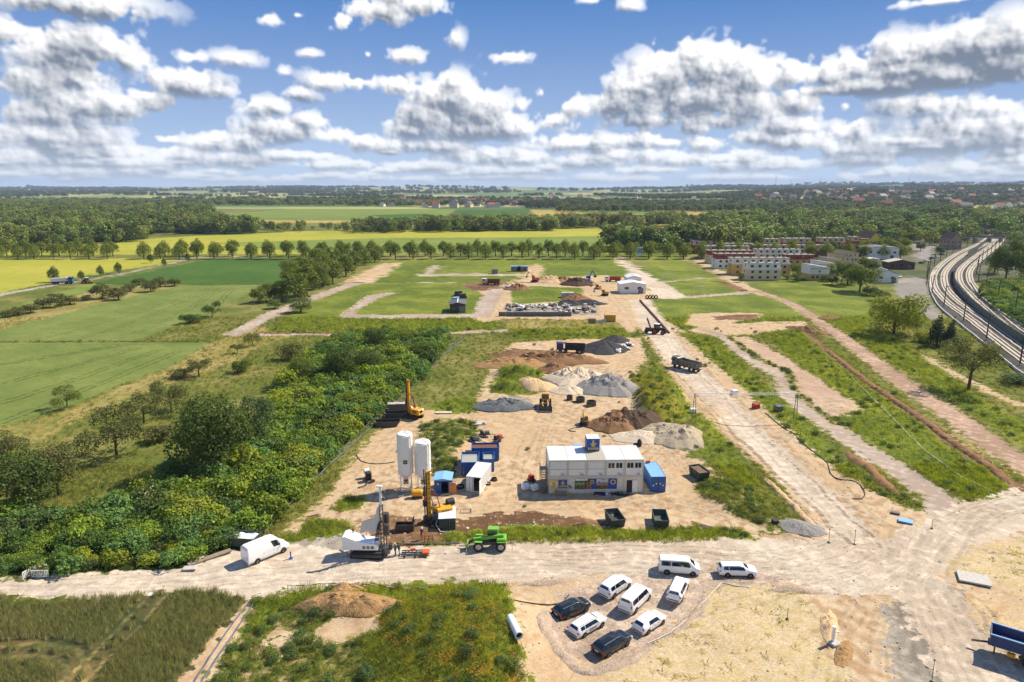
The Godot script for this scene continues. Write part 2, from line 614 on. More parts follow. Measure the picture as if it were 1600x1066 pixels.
func sky_patch(w: int, h: int, az0: float, az1: float, el0: float, el1: float) -> Image:
	var env := PackedFloat32Array()
	var tt := PackedFloat32Array()
	var dk := PackedFloat32Array()
	env.resize(w * h)
	tt.resize(w * h)
	dk.resize(w * h)
	env.fill(-1.0)
	var sx := w / (az1 - az0)
	var sy := h / (el1 - el0)
	for p in puffs:
		for wrap in [-360.0, 0.0, 360.0]:
			var cx: float = (p[0] + wrap - az0) * sx
			var cy: float = (el1 - p[1]) * sy
			var rx: float = p[2] * sx / cos(deg_to_rad(minf(p[1], 60.0)))
			var ry: float = p[3] * sy
			var kx := int(rx * 1.7) + 2
			var ky := int(ry * 1.7) + 2
			if cx + kx < 0 or cx - kx > w or cy + ky < 0 or cy - ky > h:
				continue
			var wt: float = p[4]
			var dark: float = p[5]
			for y in range(maxi(0, int(cy) - ky), mini(h, int(cy) + ky + 1)):
				var dy := (cy - y) / ry
				var ey := dy * 1.25 if dy < 0 else dy
				for x in range(maxi(0, int(cx) - kx), mini(w, int(cx) + kx + 1)):
					var dx := (x - cx) / rx
					var e := (1.0 - sqrt(dx * dx + ey * ey)) * (0.55 + 0.45 * wt) + (wt - 1.0) * 0.25
					var i := y * w + x
					if e > env[i]:
						env[i] = e
					if e > -0.25:
						var ww := (e + 0.25) * (e + 0.25)
						tt[i] += dy * ww
						dk[i] += ww
						if dark != 0.5:
							tt[i] -= (dark - 0.5) * 0.9 * ww
	# how thick the cloud is in every direction
	var ppd := 13.0                     # noise cells per degree
	var den := PackedFloat32Array()
	den.resize(w * h)
	for y in h:
		var el := el1 - (y + 0.5) / sy
		var stretch := 1.0 + 0.9 * exp(-maxf(el, 0.0) / 2.5)
		for x in w:
			var i := y * w + x
			var e0 := env[i]
			den[i] = -1.0
			if e0 > -0.8 and el > -0.1:
				var qx := (az0 + (x + 0.5) / sx + 360.0) * ppd
				var qy := 700.0 - el * ppd * stretch
				var n1 := smp(sky_n1, qx * 0.55, qy * 0.6) - 0.5
				var n1b := smp(sky_n1, qx * 2.3 + 77.0, qy * 2.5) - 0.5
				var n2 := smp(sky_n2, qx * 1.0 + n1 * 30.0, qy * 1.1 + n1b * 14.0)
				var n3 := smp(sky_n2, qx * 2.6 + n1b * 18.0, qy * 2.9 + 40.0)
				den[i] = e0 - 0.04 + n1 * 0.75 + n1b * 0.5 + (0.42 - n2) * 0.75 + (0.42 - n3) * 0.46
	var out := PackedByteArray()
	out.resize(w * h * 3)
	var k := sy / 11.38
	for y in h:
		var el := el1 - (y + 0.5) / sy
		var up := clampf(el / 90.0, 0.0, 1.0)
		var e14 := clampf(el / 14.0, 0.0, 1.0)
		# clear air: pale at the horizon, deep blue above
		var br := lerpf(0.56, 0.080, pow(e14, 0.62))
		var bg := lerpf(0.67, 0.215, pow(e14, 0.62))
		var bb := lerpf(0.79, 0.50, pow(e14, 0.7))
		br = lerpf(br, 0.055, up)
		bg = lerpf(bg, 0.15, up)
		bb = lerpf(bb, 0.42, up)
		var hz := exp(-maxf(el, 0.0) / 2.6) * 0.72
		var rows := [maxi(0, y - int(2.0 * k + 0.5)) * w, maxi(0, y - int(5.0 * k + 0.5)) * w, maxi(0, y - int(10.0 * k + 0.5)) * w, maxi(0, y - int(19.0 * k)) * w]
		var y0: int = rows[0]
		var y1: int = rows[1]
		var y2: int = rows[2]
		var y3: int = rows[3]
		var x0 := int(2.0 * k + 0.5)
		var x1 := int(4.0 * k + 0.5)
		var x2 := int(7.0 * k)
		var x3 := int(11.0 * k)
		for x in w:
			var i := y * w + x
			var cr := br
			var cg := bg
			var cb := bb
			var d := den[i]
			if d > 0.0:
				var al := clampf(d / 0.29, 0.0, 1.0)
				al = al * (2.0 - al) * clampf(0.38 + env[i] * 1.2, 0.0, 1.0)
				# light that reaches it through the cloud towards the sun (up and to the right)
				var a0 := den[y0 + mini(w - 1, x + x0)]
				var a1 := den[y1 + mini(w - 1, x + x1)]
				var s := clampf(a0, 0.0, 0.8) * 0.16 + clampf(a1, 0.0, 0.8) * 0.22 + clampf(den[y2 + mini(w - 1, x + x2)], 0.0, 0.8) * 0.3 + clampf(den[y3 + mini(w - 1, x + x3)], 0.0, 0.8) * 0.42
				var t := tt[i] / maxf(dk[i], 0.0001)
				var lit := 1.10 * exp(-s * 1.75) + clampf(d - a0, -.3, .3) * 1.0 + clampf(d - a1, -.4, .4) * 0.35 + t * 0.36
				lit = clampf(lit * 0.9 + 0.06, 0.0, 1.0)
				var kr := lerpf(lerpf(0.165, 1.0, lit), br * 1.15 + .06, hz)
				var kg := lerpf(lerpf(0.20, 0.985, lit), bg * 1.08 + .04, hz)
				var kb := lerpf(lerpf(0.265, 0.97, lit), bb, hz)
				cr = lerpf(cr, kr, al)
				cg = lerpf(cg, kg, al)
				cb = lerpf(cb, kb, al)
			i *= 3
			out[i] = int(clampf(pow(cr, 0.4545), 0.0, 1.0) * 255.0)
			out[i + 1] = int(clampf(pow(cg, 0.4545), 0.0, 1.0) * 255.0)
			out[i + 2] = int(clampf(pow(cb, 0.4545), 0.0, 1.0) * 255.0)
	return Image.create_from_data(w, h, false, Image.FORMAT_RGB8, out)

# smooth sample of a 512 x 512 noise picture, 0..1
func smp(a: PackedByteArray, x: float, y: float) -> float:
	var xf := floorf(x)
	var yf := floorf(y)
	var xi := int(xf) & 511
	var yi := int(yf) & 511
	var fx := x - xf
	var fy := y - yf
	var x1 := (xi + 1) & 511
	var y1 := ((yi + 1) & 511) << 9
	yi = yi << 9
	return ((a[yi + xi] * (1.0 - fx) + a[yi + x1] * fx) * (1.0 - fy) + (a[y1 + xi] * (1.0 - fx) + a[y1 + x1] * fx) * fy) / 255.0
# ---------------------------------------------------------------- ground
# What the ground is made of, in plan. Each kind: two shades, a third that comes in patches, how much of it, grain, relief.
enum {MEADOW, SAND, ROAD, GRASS, DRY, SOIL, GRAVEL, CROP, WHEAT, YELLOW, ASPHALT, STRAW, BALLAST, DARKCROP, THICKET, PINK, MUD, FOREST, LIGHTCROP, PATH, TRACK, LANE, WEEDS, RED, GOLD, TOWN}
var KINDS := [
	[[116, 120, 56], [150, 142, 84], [92, 106, 44], .42, .34, .6],        # MEADOW
	[[214, 191, 157], [200, 171, 133], [176, 146, 112], .29, .26, .9],   # SAND
	[[211, 195, 173], [195, 177, 154], [219, 204, 183], .33, .20, .35],  # ROAD
	[[114, 126, 44], [140, 146, 60], [92, 110, 44], .38, .36, .7],         # GRASS
	[[156, 144, 84], [174, 156, 102], [120, 122, 56], .35, .25, .5],     # DRY
	[[128, 98, 70], [106, 80, 58], [150, 120, 90], .35, .30, 1.0],       # SOIL
	[[190, 170, 150], [168, 148, 130], [204, 184, 162], .4, .40, .6],    # GRAVEL
	[[120, 134, 68], [130, 142, 74], [108, 124, 60], .30, .18, .2],        # CROP
	[[84, 84, 52], [120, 104, 66], [66, 72, 44], .40, .30, .5],          # WHEAT
	[[172, 170, 62], [184, 176, 74], [158, 164, 64], .35, .10, .2],      # YELLOW
	[[150, 146, 138], [162, 156, 146], [140, 134, 126], .3, .10, .1],    # ASPHALT
	[[214, 194, 156], [204, 180, 140], [192, 172, 126], .36, .42, .6],   # STRAW
	[[84, 81, 78], [102, 98, 92], [72, 70, 68], .4, .34, .5],        # BALLAST
	[[76, 106, 44], [84, 114, 50], [68, 98, 40], .25, .16, .2],           # DARKCROP
	[[52, 64, 26], [70, 80, 34], [40, 50, 22], .40, .30, .6],            # THICKET
	[[206, 178, 154], [188, 158, 134], [170, 150, 118], .25, .16, .5],   # PINK
	[[160, 152, 138], [142, 132, 116], [178, 168, 152], .40, .20, .6],   # MUD
	[[36, 48, 22], [48, 60, 28], [30, 40, 20], .40, .30, .6],            # FOREST
	[[124, 142, 66], [136, 150, 74], [112, 134, 60], .30, .12, .2],      # LIGHTCROP
	[[186, 168, 150], [170, 152, 136], [196, 180, 162], .30, .14, .3],   # PATH
	[[186, 156, 132], [164, 136, 114], [200, 174, 150], .35, .18, .6],   # TRACK
	[[176, 168, 156], [186, 178, 166], [160, 150, 136], .30, .10, .1],   # LANE
	[[92, 104, 42], [130, 128, 66], [176, 152, 112], .30, .35, .8],      # WEEDS
	[[108, 118, 40], [140, 136, 52], [158, 112, 46], .26, .35, .8],        # RED
	[[178, 156, 84], [190, 168, 96], [160, 144, 74], .30, .10, .2],      # GOLD
	[[110, 108, 84], [130, 124, 100], [72, 86, 46], .45, .30, .3]]       # TOWN
const GX0 := -300.0
const GZ0 := -344.0
const GW := 1200            # half-metre cells
const GH := 600
const FX0 := -1200.0
const FZ0 := -1500.0
const FW := 1200            # two-metre cells
const FH := 600
var near_kind := PackedByteArray()
var far_kind := PackedByteArray()
var HG := PackedFloat32Array()   # heights, one-metre grid over the near part
var nz_a: PackedByteArray
var nz_b: PackedByteArray
var nz_c: PackedByteArray

func fill_poly(grid: PackedByteArray, w: int, h: int, poly: PackedVector2Array, kind: int) -> void:
	var lo := INF
	var hi := -INF
	for p in poly:
		lo = minf(lo, p.y)
		hi = maxf(hi, p.y)
	for y in range(maxi(0, int(floorf(lo))), mini(h, int(ceilf(hi)) + 1)):
		var yy := y + 0.5
		var xs := PackedFloat32Array()
		for i in poly.size():
			var a := poly[i]
			var b := poly[(i + 1) % poly.size()]
			if (a.y > yy) != (b.y > yy):
				xs.append(a.x + (yy - a.y) / (b.y - a.y) * (b.x - a.x))
		xs.sort()
		for k in range(0, xs.size() - 1, 2):
			for x in range(maxi(0, int(ceilf(xs[k] - 0.5))), mini(w, int(floorf(xs[k + 1] - 0.5)) + 1)):
				grid[y * w + x] = kind

func lay_world(kind: int, pts: PackedVector2Array) -> void:
	var a := PackedVector2Array()
	var b := PackedVector2Array()
	for p in pts:
		a.append(Vector2((p.x - GX0) * 2.0, (p.y - GZ0) * 2.0))
		b.append(Vector2((p.x - FX0) * 0.5, (p.y - FZ0) * 0.5))
	fill_poly(near_kind, GW, GH, a, kind)
	fill_poly(far_kind, FW, FH, b, kind)

# an area by its outline as seen in the photograph
func lay(kind: int, px: Array) -> void:
	var pts := PackedVector2Array()
	for i in range(0, px.size(), 2):
		var p := at(px[i], maxf(px[i + 1], 318.0))
		pts.append(Vector2(p.x, p.z))
	lay_world(kind, pts)

func curve_world(px: Array) -> PackedVector2Array:
	var pts := PackedVector2Array()
	for i in range(0, px.size(), 2):
		var p := at(px[i], px[i + 1])
		pts.append(Vector2(p.x, p.z))
	var o := PackedVector2Array()
	for i in pts.size() - 1:
		var p0 := pts[maxi(0, i - 1)]
		var p1 := pts[i]
		var p2 := pts[i + 1]
		var p3 := pts[mini(pts.size() - 1, i + 2)]
		var n := maxi(2, int(p1.distance_to(p2) / 4.0))
		for k in n:
			o.append(p1.cubic_interpolate(p2, p0, p3, float(k) / n))
	o.append(pts[pts.size() - 1])
	return o

# a way along a line, w metres wide
func way(kind: int, px: Array, w: float, w2 := -1.0) -> void:
	var c := curve_world(px)
	var l := PackedVector2Array()
	var r := PackedVector2Array()
	for i in c.size():
		var d := (c[mini(i + 1, c.size() - 1)] - c[maxi(i - 1, 0)]).normalized()
		var ww := w if w2 < 0 else lerpf(w, w2, float(i) / (c.size() - 1))
		l.append(c[i] + Vector2(-d.y, d.x) * ww * 0.5)
		r.append(c[i] - Vector2(-d.y, d.x) * ww * 0.5)
	r.reverse()
	l.append_array(r)
	lay_world(kind, l)

func kind_at(x: float, z: float) -> int:
	var i := int((x - GX0) * 2.0)
	var j := int((z - GZ0) * 2.0)
	if i >= 0 and i < GW and j >= 0 and j < GH:
		return near_kind[j * GW + i]
	i = clampi(int((x - FX0) * 0.5), 0, FW - 1)
	j = clampi(int((z - FZ0) * 0.5), 0, FH - 1)
	return far_kind[j * FW + i]

func hgt(x: float, z: float) -> float:
	var fx := x - GX0
	var fz := z - GZ0
	if fx < 0 or fz < 0 or fx >= 599.0 or fz >= 299.0:
		return 0.0
	var i := int(fx)
	var j := int(fz)
	fx -= i
	fz -= j
	var k := j * 601 + i
	return lerpf(lerpf(HG[k], HG[k + 1], fx), lerpf(HG[k + 601], HG[k + 602], fx), fz)

# a mound: middle as seen, half axes in metres, turn, height
func mound(u: float, v: float, rx: float, rz: float, turn: float, h: float, flat := 0.0) -> void:
	var p := at(u, v)
	var r := maxf(rx, rz) + 1.0
	for j in range(maxi(0, int(p.z - r - GZ0)), mini(300, int(p.z + r - GZ0) + 2)):
		for i in range(maxi(0, int(p.x - r - GX0)), mini(600, int(p.x + r - GX0) + 2)):
			var q := Vector2(GX0 + i - p.x, GZ0 + j - p.z).rotated(turn)
			var d := sqrt(q.x * q.x / (rx * rx) + q.y * q.y / (rz * rz))
			if d < 1.0:
				var t := clampf((1.0 - d) / (1.0 - flat), 0.0, 1.0)
				HG[j * 601 + i] += h * t * t * (3.0 - 2.0 * t)

func noise_bytes(type: int, freq: float, oct: int, sd: int) -> PackedByteArray:
	var f := FastNoiseLite.new()
	f.noise_type = type
	f.frequency = freq
	f.fractal_octaves = oct
	f.seed = sd
	return f.get_seamless_image(512, 512).get_data()

# one row of a ground map: noise wobbles the borders, mixes the two shades and lets the third come through
func paint_row(y: int, w: int, j: Dictionary, out: PackedByteArray, bump: PackedByteArray) -> void:
	var z: float = j.z0 + (y + 0.5) * j.dz
	var xa: PackedInt32Array = j.xa
	var xb: PackedInt32Array = j.xb
	var xc: PackedInt32Array = j.xc
	var xg: PackedInt32Array = j.xg
	var lut: PackedByteArray = j.lut
	var grain: PackedInt32Array = j.grain
	var rough: PackedInt32Array = j.rough
	var patch: PackedInt32Array = j.patch
	var tone: PackedByteArray = j.tone
	var grid: PackedByteArray = j.grid
	var cw: int = j.cw
	var ch1: int = j.ch - 1
	var wob: int = j.wob
	var na := nz_a
	var nb := nz_b
	var nc := nz_c
	var za := (int(z * j.s1) & 511) << 9
	var zb := (int(z * j.s2) & 511) << 9
	var zc := (int(z * j.s3) & 511) << 9
	var zg := int((z - j.cz0) * j.cell * 256.0)
	var cw1 := cw - 1
	var o := y * w
	for i in w:
		var a := na[za + xa[i]] - 128
		var b := nb[zb + xb[i]] - 128
		var c := nc[zc + xc[i]] - 128
		var gx := (xg[i] + b * wob + ((c * wob) >> 2)) >> 8
		var gz := (zg + a * wob + ((b * wob) >> 1)) >> 8
		var k := grid[(gz if gz < ch1 else ch1) * cw + (gx if gx < cw1 else cw1)]
		var t := (a * 26 + b * 15 + 2048) >> 8
		var p := (b * 2 - a + (c >> 1) + patch[k]) >> 5
		t = 0 if t < 0 else 15 if t > 15 else t
		p = 0 if p < 0 else 7 if p > 7 else p
		var q := (((k << 4) + t) * 8 + p) * 3
		var tn := tone[o] - 128
		var m := 256 + ((c * grain[k] + b * 30) >> 8) + tn
		var r := (lut[q] * m) >> 8
		var g := (lut[q + 1] * m) >> 8
		var l := (lut[q + 2] * m) >> 8
		var e := o * 3
		out[e] = 255 if r > 255 else r
		out[e + 1] = 255 if g > 255 else g
		out[e + 2] = 255 if l > 255 else l
		var h := 128 + (((c + b * 2) * rough[k]) >> 9) + tn
		bump[o] = 0 if h < 0 else 255 if h > 255 else h
		o += 1

# strokes of a tone: wheel ruts, tramlines. [points px], width m, tone -1..1, gauge (0: a single line)
var strokes := []
func rut(px: Array, w: float, tone: float, gauge := 0.0) -> void:
	strokes.append([curve_world(px), w, tone, gauge])

func paint_map(w: int, h: int, x0: float, x1: float, z0: float, z1: float, far: bool, relief: float) -> StandardMaterial3D:
	var tone := PackedByteArray()
	tone.resize(w * h)
	tone.fill(128)
	var dx := (x1 - x0) / w
	var dz := (z1 - z0) / h
	for s in strokes:
		var c: PackedVector2Array = s[0]
		for side in ([-0.5, 0.5] if s[3] > 0.0 else [0.0]):
			for i in c.size() - 1:
				var d := (c[i + 1] - c[i])
				var n := d.normalized().orthogonal()
				var steps := maxi(1, int(d.length() / minf(dx, dz)))
				var rx := maxi(0, int(s[1] * 0.5 / dx))
				var rz := maxi(0, int(s[1] * 0.5 / dz))
				for k in steps:
					var p: Vector2 = c[i] + d * (float(k) / steps) + n * side * float(s[3])
					var a := (smp(nz_b, p.x * 31.0, p.y * 31.0))
					p += n * (smp(nz_a, p.x * 5.0, p.y * 5.0) - 0.5) * 1.2
					var px := int((p.x - x0) / dx)
					var pz := int((p.y - z0) / dz)
					if px < rx or pz < rz or px >= w - rx or pz >= h - rz:
						continue
					var v := clampi(int(128 + s[2] * 330.0 * clampf(a * 2.2 - 0.35, 0.0, 1.0)), 0, 255)
					for yy in range(pz - rz, pz + rz + 1):
						for xx in range(px - rx, px + rx + 1):
							tone[yy * w + xx] = v
	var lut := PackedByteArray()
	var grain := PackedInt32Array()
	var rough := PackedInt32Array()
	var patch := PackedInt32Array()
	for q in KINDS:
		for t in 16:
			for p in 8:
				for ch in 3:
					lut.append(int(lerpf(lerpf(q[0][ch], q[1][ch], t / 15.0), q[2][ch], p / 7.0)))
		patch.append(int(q[3] * 480.0) - 110)
		grain.append(int(q[4] * 256.0))
		rough.append(int(q[5] * 256.0))
	var s1 := 0.9 if far else 3.0
	var s2 := 6.0 if far else 19.0
	var s3 := 60.0 if far else 61.0
	var cell := 0.5 if far else 2.0
	var xa := PackedInt32Array()
	var xb := PackedInt32Array()
	var xc := PackedInt32Array()
	var xg := PackedInt32Array()
	for i in w:
		var x := x0 + (i + 0.5) * dx
		xa.append(int(x * s1) & 511)
		xb.append(int(x * s2) & 511)
		xc.append(int(x * s3) & 511)
		xg.append(int((x - (FX0 if far else GX0)) * cell * 256.0))
	var job := {"z0": z0, "dz": dz, "xa": xa, "xb": xb, "xc": xc, "xg": xg, "lut": lut, "grain": grain, "rough": rough, "patch": patch, "tone": tone, "grid": far_kind if far else near_kind,
		"cw": FW if far else GW, "ch": FH if far else GH, "wob": 4 if far else 7, "s1": s1, "s2": s2, "s3": s3, "cz0": FZ0 if far else GZ0, "cell": cell}
	var all := PackedByteArray()
	var allb := PackedByteArray()
	all.resize(w * h * 3)
	allb.resize(w * h)
	for y in h:
		paint_row(y, w, job, all, allb)
	var m := mat(Color.WHITE, 0.95, 0.0, 0.2)
	m.albedo_texture = ImageTexture.create_from_image(Image.create_from_data(w, h, false, Image.FORMAT_RGB8, all))
	m.detail_enabled = true
	m.detail_blend_mode = BaseMaterial3D.BLEND_MODE_MUL
	m.detail_albedo = detail_tex
	m.detail_uv_layer = BaseMaterial3D.DETAIL_UV_2
	m.uv2_scale = Vector3.ONE / (37.0 if far else 5.3)
	if relief > 0.0:
		m.heightmap_enabled = true
		m.heightmap_texture = ImageTexture.create_from_image(Image.create_from_data(w, h, false, Image.FORMAT_L8, allb))
		m.heightmap_scale = relief
	return m

var detail_tex: NoiseTexture2D
func inset(q: Vector2) -> Vector2:
	return q * 0.9984 + Vector2.ONE * 0.0008

func flat_uv(v: PackedVector3Array) -> PackedVector2Array:
	var o := PackedVector2Array()
	for p in v:
		o.append(Vector2(p.x, p.z))
	return o

func make_ground() -> void:
	detail_tex = grain_tex(0.09, Color(.76, .755, .75), Color(1, 1, 1), 512, 5, 77)
	near_kind.resize(GW * GH)
	far_kind.resize(FW * FH)
	near_kind.fill(MEADOW)
	far_kind.fill(MEADOW)
	nz_a = noise_bytes(FastNoiseLite.TYPE_SIMPLEX, 0.012, 4, 3)
	nz_b = noise_bytes(FastNoiseLite.TYPE_SIMPLEX, 0.02, 5, 8)
	nz_c = noise_bytes(FastNoiseLite.TYPE_VALUE, 0.45, 2, 21)
	plan()
	stage("plan")
	HG.resize(601 * 301)
	heights()
	for j in 301:
		for i in 601:
			var x := GX0 + i
			var z := GZ0 + j
			var e := clampf((z + 342.0) / 10.0, 0.0, 1.0) * clampf(minf(x + 298.0, 298.0 - x) / 10.0, 0.0, 1.0)
			HG[j * 601 + i] = (HG[j * 601 + i] + (smp(nz_a, x * 9.0, z * 9.0) - 0.5) * 0.35 + (smp(nz_b, x * 40.0, z * 40.0) - 0.5) * 0.12) * e
	stage("heights")
	var m_near := paint_map(1536, 768, -120.0, 120.0, -128.0, -44.0, false, 7.0)
	var m_mid := paint_map(1408, 640, -300.0, 300.0, -344.0, -128.0, false, 14.0)
	var m_far := paint_map(1024, 512, -1200.0, 1200.0, -1500.0, -344.0, true, 0.0)
	stage("maps")
	# the sheet is cut where one kind of surface meets another: roads, paths and the car park are objects of their own
	var owner := {ROAD: "site_road", GRAVEL: "car_park", PATH: "gravel_path", TRACK: "dirt_track", ASPHALT: "railway_service_road", LANE: "field_road", BALLAST: "railway_ballast"}
	var parts := {}
	for j in 300:
		var z := GZ0 + j
		for i in 600:
			var x := GX0 + i
			if absf(x + 0.5) > 0.83 * absf(z) + 34.0:
				continue
			var nm: String = owner.get(kind_at(x + 0.5, z + 0.5), "ground")
			if not parts.has(nm):
				parts[nm] = [[], []]
			parts[nm][1 if z < -128.0 else 0].append(j * 601 + i)
	var done := {}
	for nm in parts:
		var am := ArrayMesh.new()
		for s in 2:
			if parts[nm][s].is_empty():
				continue
			var b := MB.new()
			b.use_uv = true
			var idx := {}
			for k in parts[nm][s]:
				var c4 := []
				for q in [k, k + 1, k + 602, k + 601]:
					if not idx.has(q):
						var i: int = q % 601
						var j: int = q / 601
						var x := GX0 + i
						var z := GZ0 + j
						var hx := HG[q - 1 if i > 0 else q] - HG[q + 1 if i < 600 else q]
						var hz := HG[q - 601 if j > 0 else q] - HG[q + 601 if j < 300 else q]
						var uv := inset(Vector2((x + 120.0) / 240.0, (z + 128.0) / 84.0) if s == 0 else Vector2((x + 300.0) / 600.0, (z + 344.0) / 216.0))
						idx[q] = b.pt(Vector3(x, HG[q], z), Vector3(hx, 2.0, hz).normalized(), uv)
					c4.append(idx[q])
				b.ix.append_array([c4[0], c4[1], c4[2], c4[0], c4[2], c4[3]])
			var a := []
			a.resize(Mesh.ARRAY_MAX)
			a[Mesh.ARRAY_VERTEX] = b.v
			a[Mesh.ARRAY_NORMAL] = b.n
			a[Mesh.ARRAY_TEX_UV] = b.uv
			a[Mesh.ARRAY_TEX_UV2] = flat_uv(b.v)
			a[Mesh.ARRAY_INDEX] = b.ix
			am.add_surface_from_arrays(Mesh.PRIMITIVE_TRIANGLES, a)
			am.surface_set_material(am.get_surface_count() - 1, [m_near, m_mid][s])
		done[nm] = am
	# the far part of the same sheet
	var g: ArrayMesh = done["ground"]
	var fb := MB.new()
	fb.use_uv = true
	for q in [[-1200, -1500, 1200, -344], [-300, -344, -300, -44], [300, -344, 300, -44]]:
		if q[0] == q[2]:
			continue
		var s := fb.v.size()
		for c in [[q[0], q[1]], [q[2], q[1]], [q[2], q[3]], [q[0], q[3]]]:
			fb.pt(Vector3(c[0], 0, c[1]), Vector3.UP, inset(Vector2((c[0] + 1200.0) / 2400.0, (c[1] + 1500.0) / 1156.0)))
		fb.ix.append_array([s, s + 1, s + 2, s, s + 2, s + 3])
	var a2 := []
	a2.resize(Mesh.ARRAY_MAX)
	a2[Mesh.ARRAY_VERTEX] = fb.v
	a2[Mesh.ARRAY_NORMAL] = fb.n
	a2[Mesh.ARRAY_TEX_UV] = fb.uv
	a2[Mesh.ARRAY_TEX_UV2] = flat_uv(fb.v)
	a2[Mesh.ARRAY_INDEX] = fb.ix
	g.add_surface_from_arrays(Mesh.PRIMITIVE_TRIANGLES, a2)
	g.surface_set_material(g.get_surface_count() - 1, m_far)
	# plain meadow all round out to the horizon
	var hb := MB.new()
	hb.use_uv = true
	for q in [[-14000, -1500, -1200, 3000], [1200, -1500, 14000, 3000], [-14000, -16000, 14000, -1500], [-1200, -344, -300, 3000], [300, -344, 1200, 3000], [-300, -44, 300, 3000]]:
		var s := hb.v.size()
		for c in [[q[0], q[1]], [q[2], q[1]], [q[2], q[3]], [q[0], q[3]]]:
			hb.pt(Vector3(c[0], 0, c[1]), Vector3.UP, Vector2(c[0], c[1]) / 1700.0)
		hb.ix.append_array([s, s + 1, s + 2, s, s + 2, s + 3])
	var a3 := []
	a3.resize(Mesh.ARRAY_MAX)
	a3[Mesh.ARRAY_VERTEX] = hb.v
	a3[Mesh.ARRAY_NORMAL] = hb.n
	a3[Mesh.ARRAY_TEX_UV] = hb.uv
	a3[Mesh.ARRAY_INDEX] = hb.ix
	g.add_surface_from_arrays(Mesh.PRIMITIVE_TRIANGLES, a3)
	var mh := mat(Color.WHITE, 0.95, 0.0, 0.2)
	mh.albedo_texture = grain_tex(0.03, srgb(70, 90, 44), srgb(130, 138, 66), 256, 3, 44)
	g.surface_set_material(g.get_surface_count() - 1, mh)
	for nm in done:
		var o := MeshInstance3D.new()
		o.name = nm
		o.mesh = done[nm]
		add_child(o)
		o.set_meta("kind", "structure")
	stage("sheets")
